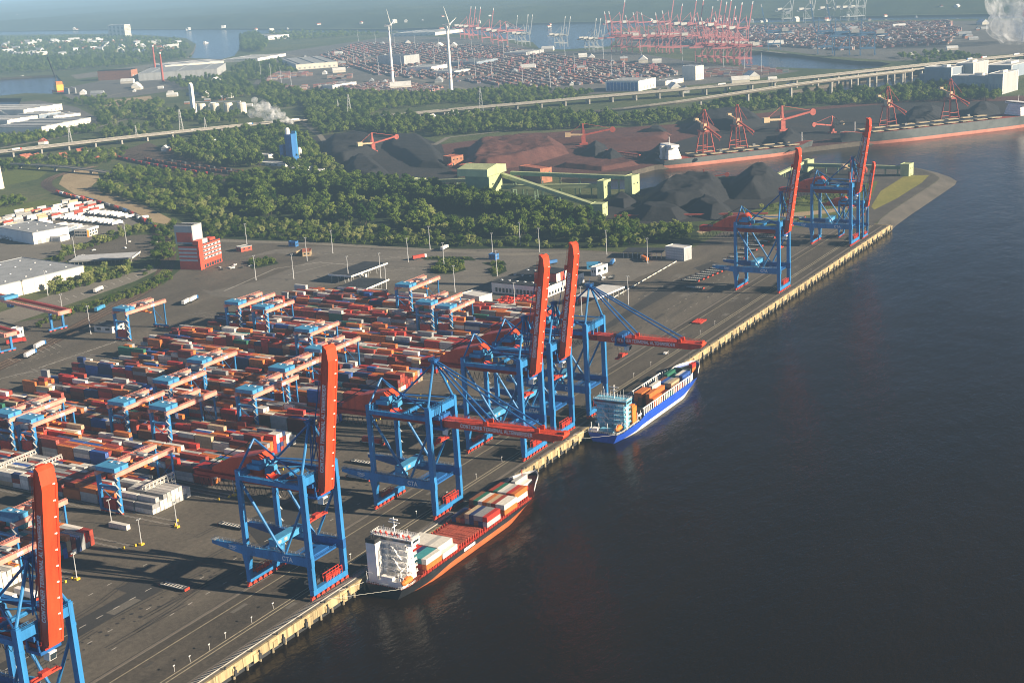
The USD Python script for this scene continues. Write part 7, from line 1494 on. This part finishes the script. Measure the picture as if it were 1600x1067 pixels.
def reclaimer(label, px0, yaw, sc):
    t = thing('slewing_reclaimer', label, 'reclaimer', (*XY(*px0), 0), yaw, 'red slewing reclaimers on the heaps', sc); R_ = M['ore_red']; m = MB(); m.box(-6, -5, 0, 6, 5, 2.5); m.box(-3, -3, 2.5, 3, 3, 12); m.build('undercarriage', R_, t); m = MB(); m.beam((0, 0, 12), (0, 0, 30), 2.4); m.beam((-3, 0, 12), (0, 0, 30), 1); m.beam((3, 0, 12), (0, 0, 30), 1); m.build('mast', R_, t)
    m = MB(); m.beam((-2, 0, 13), (42, 0, 20), 2.6, 2.2); m.build('boom', R_, t); m = MB(); m.beam((0, 0, 14), (-20, 0, 15), 2.6, 2.2); m.box(-26, -3, 12, -18, 3, 18); m.build('counterweight', M['tan_panel'], t); m = MB(); m.beam((0, 0, 30), (40, 0, 21), .5); m.beam((0, 0, 30), (-20, 0, 17), .5); m.build('stay', R_, t)
    m = MB(); m.tube((42, -1.2, 19), (42, 1.2, 19), 4.2, 10); m.build('bucket_wheel', R_, t); return t
rc = reclaimer('red slewing reclaimer on the far coal yard', (583, 238), math.radians(-28), .95)
dup(rc, 'red reclaimer with upright mast on the ore yard', (*XY(912, 226), 0), math.radians(-60), None, 1.0); dup(rc, 'red angular reclaimer left of the right bulk carrier', (*XY(1222, 205), 0), math.radians(-40), None, 1.2); dup(rc, 'low red reclaimer among the coal heaps by the canal', (*XY(1100, 290), 0), math.radians(-70), None, .62); dup(rc, 'orange reclaimer behind the farthest quay cranes', (*XY(1330, 283), 0), math.radians(-140), None, .9); dup(rc, 'red reclaimer at the rear of the unloader cranes', (*XY(1300, 208), 0), math.radians(150), None, .8)
# yard conveyors as long red lines
for a, b_, lb in (((700, 262), (730, 246), 'red ore conveyor beside the left transfer house'), ((720, 278), (745, 262), 'red ore conveyor beside the right transfer house'), ((900, 232), (1000, 246), 'red ore conveyor across the ore yard'), ((960, 342), (1200, 338), 'red coal conveyor in front of the heaps')):
    P_, Q_ = np.array(XY(*a)), np.array(XY(*b_)); t = thing('belt_conveyor', lb, 'conveyor'); m = MB(); m.beam((*P_, 3), (*Q_, 3), 2.6, 1.4); m.build('belt', M['ore_red'], t); m = MB()
    for f in np.linspace(.02, .98, 14): m.beam((*(P_ + (Q_ - P_) * f), 0), (*(P_ + (Q_ - P_) * f), 2.4), .6)
    m.build('trestle', M['dark'], t)

# bulk carriers at the ore quay
def bulk_carrier(label, stern, bow, Bm, deck_h, bridge_at_stern, bright, hatches):
    a, b_ = np.array(stern, float), np.array(bow, float); L = float(np.linalg.norm(b_ - a)); t = thing('bulk_carrier', label, 'ship', (*a, 0), math.atan2(*(b_ - a)[::-1]), 'bulk carriers at the ore quay')
    T2, bd2, zd2, rk2 = hull(t, L, Bm, lambda u: deck_h + 3 * np.clip((u - .9) / .06, 0, 1), lambda u: -1.6, M['hull_grey'], M['hull_pink']); ship_deck(t, T2, bd2, zd2, rk2, lambda u: .3, M['deck_red'])
    hx = np.linspace(L * .18, L * .90, hatches + 1)
    for k in range(hatches):
        m = MB(); x0_, x1_ = hx[k] + 2.5, hx[k + 1] - 2.5; m.box(x0_, -Bm * .26, deck_h, x1_, Bm * .26, deck_h + 1.6); m.build('hatch_coaming', M['dark'], t)
        for s in (-1, 1): m = MB(); m.box(x0_ + 1, s * Bm * .38 - Bm * .10, deck_h + 1.6, x1_ - 1, s * Bm * .38 + Bm * .10, deck_h + 2.3); m.build('hatch_cover', M['tan_hatch'], t)
    m = MB()
    for k in range(5): m.box(6 + k * .6, -Bm * .42 + k, deck_h + 3 * k, 24 - k * .6, Bm * .42 - k, deck_h + 3 * k + 2.8)
    m.box(9, -Bm * .5, deck_h + 15, 20, Bm * .5, deck_h + 18); m.build('accommodation', M['white'], t); MB().box(20, -Bm * .46, deck_h + 16, 20.1, Bm * .46, deck_h + 17.4).build('bridge_window', M['glass'], t); MB().box(2, -3, deck_h, 7, 3, deck_h + 17).build('funnel', M['offwhite'], t); m = MB(); m.tube((14, 0, deck_h + 18), (14, 0, deck_h + 27), .4, 6); m.tube((L * .94, 0, deck_h + 3), (L * .94, 0, deck_h + 15), .4, 6); m.build('mast', M['white'], t)
M['hull_grey'] = paint('hull_grey', (0.085, 0.10, 0.10), .5, .2, .1); M['hull_pink'] = paint('hull_pink', (0.52, 0.20, 0.14), .6, .15, .1); M['tan_hatch'] = paint('tan_hatch', (0.46, 0.38, 0.24), .7, .15, .2)
_sh = np.array([.63, .777]); bulk_carrier('grey bulk carrier with white stern bridge under the left unloaders', np.array(XY(1040, 265, -6)) + _sh * 16, np.array(XY(1277, 238, -6)) + _sh * 16, 32, 5.0, True, 1, 7)
bulk_carrier('long grey bulk carrier with pink waterline running to the right edge', np.array(XY(1618, 198, -6)) + _sh * 20, np.array(XY(1331, 232, -6)) + _sh * 20, 40, 10.5, True, 1, 9)

# ------------------------------------------------------------------ far container terminals
def far_crane(kind):
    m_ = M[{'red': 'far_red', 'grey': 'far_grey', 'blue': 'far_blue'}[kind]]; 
    def mk_(label, loc, yaw, sc, up):
        t = thing('far_quay_crane', label, 'crane', loc, yaw, None, sc); m = MB()
        for x in (0, 18):
            for y in (0, 30): MB().box(x, y, 0, x + 1.2, y + 1.2, 48).build('leg', m_, t)
        m = MB()
        for x in (0, 18): m.box(x, 0, 14, x + 2, 32, 17); m.box(x, 0, 46, x + 2, 32, 48.5); m.beam((x + 1, 32, 46), (x + 1, 12, 17), 1.2)
        for y in (0, 30): m.box(0, y, 2, 20, y + 2, 4.5); m.box(0, y, 45.5, 20, y + 2, 48.2)
        m.build('portal', m_, t); MB().box(8, -3, 41, 12.5, 58, 44.5).build('girder', m_, t); MB().box(5, 34, 44.6, 15.5, 50, 52).build('machinery_house', M['offwhite'], t); m = MB(); m.beam((2, 2, 48), (10, 3, 76), 1.3); m.beam((18, 2, 48), (10, 3, 76), 1.3); m.beam((10, 3, 75), (10, 32, 48), 1.0); m.build('a_frame', m_, t); m = MB()
        if up: m.beam((10.2, -3, 43), (10.2, -14, 104), 2.8, 2.4); m.build('boom', m_, t); MB().beam((10.2, -14.1, 104.4), (10.2, -15.4, 112), 2.8, 2.4).build('boom_tip', M['white'], t)
        else: m.beam((10.2, -3, 43), (10.2, -62, 43), 4.5, 3.4); m.build('boom', m_, t); m = MB(); m.beam((10, 3, 76), (10, -50, 45), .8); m.build('stay', m_, t)
        return t
    return mk_
fc = {}
# base pixel, colour, boom up, scale, facing
FAR = [(733, 60, 'red', 1, 1.0, 'a'), (740, 61, 'red', 1, 1.0, 'a'), (748, 62, 'red', 1, 1.0, 'a'), (768, 66, 'red', 1, 1.0, 'a'), (785, 69, 'red', 0, 1.0, 'a'), (794, 71, 'red', 0, 1.0, 'a'), (806, 68, 'grey', 1, .8, 'a'), (822, 71, 'grey', 1, .85, 'a'), (829, 72, 'grey', 1, .85, 'a'), (880, 73, 'grey', 1, .8, 'a'), (888, 74, 'grey', 1, .8, 'a'), (928, 80, 'grey', 1, .8, 'a'), (935, 80, 'grey', 1, .8, 'a'), (943, 81, 'grey', 1, .8, 'a'),
       (955, 82, 'red', 1, 1.0, 'b'), (962, 82, 'red', 1, 1.0, 'b'), (970, 83, 'red', 0, 1.0, 'b'), (987, 82, 'red', 1, .9, 'b'), (999, 81, 'red', 1, .95, 'b'), (1012, 82, 'red', 1, .95, 'b'), (1024, 83, 'red', 0, .95, 'b'), (1034, 83, 'red', 1, .95, 'b'), (1045, 84, 'red', 1, 1.0, 'b'), (1086, 98, 'red', 0, .95, 'b'), (1096, 99, 'red', 1, .95, 'b'), (1106, 99, 'red', 1, .95, 'b'), (1116, 100, 'red', 0, .95, 'b'), (1126, 100, 'red', 1, .95, 'b'), (1136, 101, 'red', 1, .95, 'b'), (1146, 101, 'red', 1, .95, 'b'), (1153, 102, 'red', 0, .95, 'b'),
       (972, 58, 'red', 1, 1.05, 'a'), (999, 58, 'red', 0, 1.05, 'a'), (1048, 60, 'red', 1, 1.1, 'a'), (1062, 58, 'red', 1, .9, 'a'), (1083, 64, 'red', 1, 1.1, 'a'), (1094, 65, 'red', 1, 1.1, 'a'), (1109, 66, 'red', 1, .9, 'a'), (1122, 64, 'red', 1, 1.1, 'a'), (1130, 66, 'red', 1, 1.0, 'a'), (1137, 67, 'red', 1, 1.1, 'a'), (1144, 67, 'red', 1, .9, 'a'), (1154, 68, 'red', 1, 1.0, 'a'), (1170, 72, 'red', 1, 1.05, 'a'), (1200, 79, 'blue', 1, 1.05, 'c'), (1277, 85, 'blue', 1, 1.15, 'c'), (1303, 87, 'blue', 1, 1.15, 'c'), (1343, 87, 'blue', 0, 1.1, 'c'), (1238, 36, 'grey', 1, 1.0, 'a'), (1272, 36, 'grey', 1, 1.0, 'a'), (1305, 34, 'grey', 1, 1.0, 'a'), (1330, 33, 'grey', 1, 1.0, 'a'), (1340, 33, 'grey', 1, 1.0, 'a'), (1352, 32, 'grey', 1, 1.0, 'a')]
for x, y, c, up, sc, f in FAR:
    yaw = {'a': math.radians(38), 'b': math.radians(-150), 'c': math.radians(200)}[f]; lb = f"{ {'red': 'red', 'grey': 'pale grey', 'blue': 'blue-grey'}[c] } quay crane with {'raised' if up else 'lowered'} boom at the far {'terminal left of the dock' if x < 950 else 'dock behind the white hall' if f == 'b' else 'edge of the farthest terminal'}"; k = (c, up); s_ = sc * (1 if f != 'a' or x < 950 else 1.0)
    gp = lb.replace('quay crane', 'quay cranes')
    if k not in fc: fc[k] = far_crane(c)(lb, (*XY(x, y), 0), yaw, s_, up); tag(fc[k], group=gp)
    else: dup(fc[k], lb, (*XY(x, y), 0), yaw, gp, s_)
# stacks of containers in long rows: far too many to tell apart
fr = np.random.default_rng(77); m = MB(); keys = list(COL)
def rows(poly, dirpx, pitch, dens, hmax, holes=()):
    P = pxpoly(poly).difference(wet.buffer(25)); a, b_ = np.array(XY(*dirpx[0])), np.array(XY(*dirpx[1])); u = (b_ - a) / np.linalg.norm(b_ - a); v = np.array([-u[1], u[0]]); c = np.array(P.centroid.coords[0]); R_ = math.sqrt(P.area) * 1.6; from shapely import prepared; pp = prepared.prep(P)
    for i in np.arange(-R_, R_, pitch):
        for j in np.arange(-R_, R_, 13.5):
            q = c + v * i + u * j
            if not pp.contains(Point(*q)) or meshkit.noise(np.array([[q[0] / 130., q[1] / 130., 1]]), 8)[0] > dens + fr.normal() * .06: continue
            for w_ in range(3):
                h = int(fr.integers(1, hmax + 1)); 
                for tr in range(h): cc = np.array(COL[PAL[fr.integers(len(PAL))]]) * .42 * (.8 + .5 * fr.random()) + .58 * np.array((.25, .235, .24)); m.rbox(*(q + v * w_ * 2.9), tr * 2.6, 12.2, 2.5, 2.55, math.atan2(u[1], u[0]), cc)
rows([(470, 96), (560, 68), (720, 70), (800, 76), (900, 92), (1040, 104), (1060, 118), (960, 130), (820, 138), (720, 128), (600, 120), (530, 104)], ((600, 85), (760, 125)), 23, .80, 2)
rows([(530, 138), (600, 128), (690, 138), (660, 148), (560, 150)], ((560, 140), (680, 146)), 11, .6, 2); rows([(405, 138), (430, 118), (520, 118), (548, 122), (540, 136), (470, 142)], ((420, 130), (520, 124)), 14, .5, 4)
rows([(980, 64), (1040, 48), (1200, 42), (1420, 40), (1500, 46), (1480, 70), (1300, 80), (1180, 72), (1060, 70)], ((1060, 55), (1300, 70)), 24, .74, 3); rows([(1070, 112), (1180, 108), (1230, 113), (1180, 120), (1080, 124)], ((1080, 118), (1200, 113)), 14, .6, 3)
rows([(1330, 40), (1480, 36), (1500, 50), (1400, 52)], ((1340, 44), (1480, 42)), 18, .6, 4)
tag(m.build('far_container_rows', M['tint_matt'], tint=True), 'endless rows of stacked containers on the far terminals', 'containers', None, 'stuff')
# straddle carriers: tall red frames among the rows
def straddle(label, loc, yaw, sc=1.0):
    t = thing('straddle_carrier', label, 'carrier', loc, yaw, 'red straddle carriers on the far terminal', sc); m = MB()
    for x in (0, 9):
        for y in (0, 4.4): MB().box(x, y, .6, x + .9, y + .7, 13).build('leg', M['far_red'], t)
    m = MB(); m.box(-.4, 0, 13, 10.4, .8, 14.2); m.box(-.4, 4.3, 13, 10.4, 5.1, 14.2); m.box(3, .8, 13, 7, 4.3, 14.6); m.build('top_frame', M['far_red'], t); m = MB(); m.box(-1, 0, .2, 11, .8, 1.4); m.box(-1, 4.3, .2, 11, 5.1, 1.4); m.build('wheel_beam', M['dark'], t); return t
sc0 = straddle('red straddle carrier between the container rows of the far terminal', (*XY(560, 100), 0), .6)
for k in range(38):
    x = fr.uniform(500, 1030); y = 76 + (x - 500) * .07 + fr.uniform(-6, 16); dup(sc0, 'red straddle carrier between the container rows of the far terminal', (*XY(x, y), 0), .6)
# boats and the rig in the left basin
t = thing('drill_ship', 'orange and yellow work ship with tall crane in the left basin', 'ship', (*XY(92, 143), -6), math.radians(60)); m = MB(); m.extr([(-30, 0), (30, 0), (34, 9), (-34, 9)], -11, 11, 'y'); m.build('hull', M['bogie_red'], t); MB().box(-22, -9, 9, 8, 9, 24).build('superstructure', M['yellow'], t); MB().box(-18, -8, 24, 0, 8, 32).build('bridge', M['orange'], t); m = MB(); m.beam((16, 0, 9), (16, 0, 40), 4); m.beam((16, 0, 38), (-8, 18, 96), 2.6); m.build('crane', M['dark'], t)
t = thing('floating_dock', 'grey-brown floating dock beside the orange work ship', 'dock', (*XY(110, 146), -6), math.radians(60)); MB().box(-26, -10, 0, 26, 10, 6).build('pontoon', M['rust'], t); MB().box(-26, -10, 6, 26, -7, 20).build('side_wall', M['grey'], t); MB().box(-26, 7, 6, 26, 10, 20).build('side_wall', M['grey'], t)
def boat(label, px0, yaw, L, group=None, hullm='dark', sup='white'):
    t = thing('boat', label, 'boat', (*XY(*px0, -6), -6), yaw, group); m = MB(); m.prism([(-L / 2, -L * .11), (L * .3, -L * .11), (L / 2, 0), (L * .3, L * .11), (-L / 2, L * .11)], -1, L * .05 + .6); m.build('hull', M[hullm], t); MB().box(-L * .42, -L * .08, L * .05 + .6, -L * .15, L * .08, L * .17).build('superstructure', M[sup], t); MB().box(-L * .1, -L * .07, L * .05 + .6, L * .3, L * .07, L * .08).build('cargo', M['tan_panel'], t); return t
boat('white ferry on the far river left of the centre', (352, 45.5), .5, 120, None, 'white'); boat('small white boat in the left basin', (38, 121), .3, 40, None, 'white'); boat('cargo barge under the tall bridge', (1337, 129), -.5, 60, None, 'bogie_red'); boat('pale barge left of the tall bridge pier', (1250, 138), -.5, 70, None, 'offwhite'); boat('small boat near the inlet mouth', (322, 68), .4, 50, None, 'white'); boat('white excursion boat under the motorway', (1430, 117), -.5, 60, None, 'offwhite')
for x, y, lb in ((255, 128, 'tall red chimney of the works hall'), (243, 112, 'tall slim chimney left of the works hall')):
    t = thing('chimney', lb, 'chimney', (*XY(x, y), 0)); m = MB(); m.lathe([(3.6, 0), (2.4, 70), (2.4, 78)], 0, 0, 10); m.build('shaft', M['ore_red'], t, 60); m = MB(); m.lathe([(2.7, 74), (2.7, 78.4), (0, 78.4)], 0, 0, 10); m.build('cap', M['white'], t)
# two plumes of steam
def steam_mat(name, lo, hi, sc):
    usdkit.material(stage, f'/World/Looks/{name}', {'g': ('geometry', {}), 'mp': ('mapping', {'scale': (sc, sc, sc)}), 'n': ('noise_texture', {'scale': 1.0, 'detail': 5.0, 'roughness': .6}), 'r': ('map_range', {'from_min': .40, 'from_max': .70, 'to_min': lo, 'to_max': hi, 'clamp': True}),
        'd': ('diffuse_bsdf', {'color': (.93, .94, .95)}), 't': ('translucent_bsdf', {'color': (.93, .94, .95)}), 'w': ('mix_closure', {'fac': .5}), 'c': ('transparent_bsdf', {}), 'm': ('mix_closure', {})},
        [('g.position', 'mp.vector'), ('mp.vector', 'n.vector'), ('n.fac', 'r.value'), ('d.BSDF', 'w.closure1'), ('t.BSDF', 'w.closure2'), ('r.result', 'm.fac'), ('c.BSDF', 'm.closure1'), ('w.closure', 'm.closure2')], surface='m.closure')
steam_mat('steam', .0, .50, .13); steam_mat('steam_thin', .0, .46, .022)
def plume(label, pts, m, seed, shells=(1.0,)):
    import manifold3d as mf
    for sh in shells:
        q = np.random.default_rng(seed); parts = []
        for x, y, z, r, *_q in pts:
            X, Y = pts[0][4] if len(pts[0]) > 4 else XY(x, y, z)
            if len(pts[0]) > 4:
                dd = _f * FPX + _r * (x - 800) + _u * (533.5 - y); tt = math.hypot(X - CAM[0], Y - CAM[1]) / math.hypot(dd[0], dd[1]); X, Y, z = CAM + dd * tt
            for k in range(5): d = q.normal(size=3) * r * .42; parts.append(mf.Manifold.sphere(r * q.uniform(.4, .85) * sh, 18).translate([X + d[0], Y + d[1], max(z + d[2], r * .6)]))
        mm = mf.Manifold.batch_boolean(parts, mf.OpType.Add).to_mesh(); v = np.array(mm.vert_properties[:, :3]); c = v.mean(0); n_ = meshkit.fbm(v / 16., 3, seed)[:, None]; v = v + (v - c) / np.maximum(np.linalg.norm(v - c, axis=1, keepdims=True), 1) * (n_ - .5) * 10
        tag(obj('steam_plume', (v, np.array(mm.tri_verts)), UsdShade.Material.Get(stage, f'/World/Looks/{m}')), label + (', ' + {1.0: 'thin outer veil', .8: 'inner billows', .7: 'inner billows', .6: 'dense inner billows', .42: 'core'}[sh] if len(shells) > 1 else ''), 'steam', None, 'stuff')
plume('small white steam plume drifting left from beside the motorway', [(456 - 1.05 * k - .035 * k * k, 192 - .62 * k - .004 * k * k, 3 + 1.0 * k, 3.2 + .42 * k) for k in range(0, 30, 2)], 'steam', 4, (1.0, .7))
plume('tall white steam cloud at the upper right edge', [(1606 - .2 * k + .012 * k * k, 64 - 2.2 * k, 0, 16 + 1.9 * k, XY(1606, 66)) for k in range(0, 34, 2)], 'steam_thin', 5, (1.0, .7))
t = thing('chimney', 'slim red and white chimney under the steam cloud at the right edge', 'chimney', (*XY(1599, 66), 0)); m = MB(); m.lathe([(5, 0), (3.5, 90)], 0, 0, 10); m.build('shaft', M['white'], t, 60); m = MB(); m.lathe([(4.6, 60), (4.2, 75)], 0, 0, 10); m.build('band', M['far_red'], t)

t = thing('quay_fence', 'low white wall along the lane to the far quay', 'wall', (940, 122, 0), math.atan2(6, 135)); 
for k in range(12): MB().box(k * 11.3, -.15, 0, k * 11.3 + 9.2, .15, .8).build('wall_panel', M['offwhite'], t)

# clutter of the far industrial land: small halls, lorries, roads
crg = np.random.default_rng(91); hp = {}
CL = [('among the rows of the far container terminal', [(400, 128), (450, 92), (600, 62), (800, 72), (960, 86), (1060, 100), (1150, 112), (960, 140), (700, 148), (560, 142)], 46), ('on the works land by the left basin', [(130, 140), (220, 128), (360, 122), (440, 134), (420, 170), (300, 168), (240, 150), (130, 158)], 22), ('on the farthest terminal beyond the dock', [(1000, 62), (1200, 44), (1560, 36), (1590, 74), (1420, 92), (1250, 76)], 40), ('along the far motorway', [(1000, 146), (1200, 122), (1240, 128), (1060, 152)], 8)]
for where, poly, n in CL:
    P = pxpoly(poly).difference(wet.buffer(20)); x0, y0, x1, y1 = P.bounds; k = 0; rm_ = [(20, 11, 4.5), (28, 13, 4.5), (36, 18, 6), (15, 9, 5)]
    while k < n:
        X, Y = crg.uniform(x0, x1), crg.uniform(y0, y1)
        if not P.contains(Point(X, Y)): continue
        j = int(crg.integers(4)); lb = ['small pale hall', 'low grey-roofed shed', 'cream warehouse', 'small brick workshop'][j] + ' ' + where; k += 1
        if j not in hp: hp[j] = house(lb, X, Y, *rm_[j], .5, *[('wall_white', 'roof_white'), ('wall_grey', 'roof_grey'), ('wall_cream', 'roof_white'), ('brick', 'roof_grey')][j], lb.replace('hall', 'halls').replace('shed', 'sheds').replace('warehouse', 'warehouses').replace('workshop', 'workshops')); tag(hp[j], cat='shed')
        else: dup(hp[j], lb, (X, Y, 0), crg.choice([.55, 2.1]) + crg.normal() * .1, lb.replace('hall', 'halls').replace('shed', 'sheds').replace('warehouse', 'warehouses').replace('workshop', 'workshops'), crg.uniform(.6, 1.3), 'shed')
rdm = MB()
for pts, w_ in (([(400, 130), (470, 142), (600, 148), (720, 156), (830, 162)], 14), ([(440, 84), (560, 108), (700, 134), (800, 152)], 12), ([(600, 60), (760, 92), (900, 120), (990, 144)], 12), ([(360, 130), (440, 116), (560, 96), (700, 80), (800, 72)], 12), ([(120, 160), (210, 142), (300, 128), (400, 122)], 12), ([(0, 232), (90, 216), (150, 200), (200, 186), (330, 172)], 12), ([(300, 180), (400, 172), (470, 168), (520, 150), (560, 140)], 10), ([(980, 66), (1150, 56), (1400, 50), (1600, 46)], 16), ([(1000, 56), (1120, 72), (1230, 84)], 14), ([(0, 205), (60, 212), (140, 204)], 12), ([(560, 210), (600, 222), (680, 226), (700, 215), (800, 204), (960, 196), (1100, 182)], 9), ([(500, 276), (520, 240), (500, 212), (470, 190)], 9), ([(270, 250), (340, 268), (460, 282), (560, 290), (640, 300)], 7)):
    rdm.strip([XY(*p) for p in pts], w_, .085)
setting('road', rdm, 'road', 'pale service roads winding through the far harbour land', 'road')
# ------------------------------------------------------------------ haze over everything
usdkit.material(stage, '/World/Looks/haze', {'v': ('principled_volume', {'color': (0.46, 0.74, 1.0), 'density': 0.000080, 'anisotropy': 0.0})}, volume='v.volume')
hb = MB(); hb.box(-1800, -28500, -11, 62000, 62000, 268)
tag(hb.build('haze', UsdShade.Material.Get(stage, '/World/Looks/haze')), 'pale blue morning haze over the harbour', 'haze', None, 'stuff')
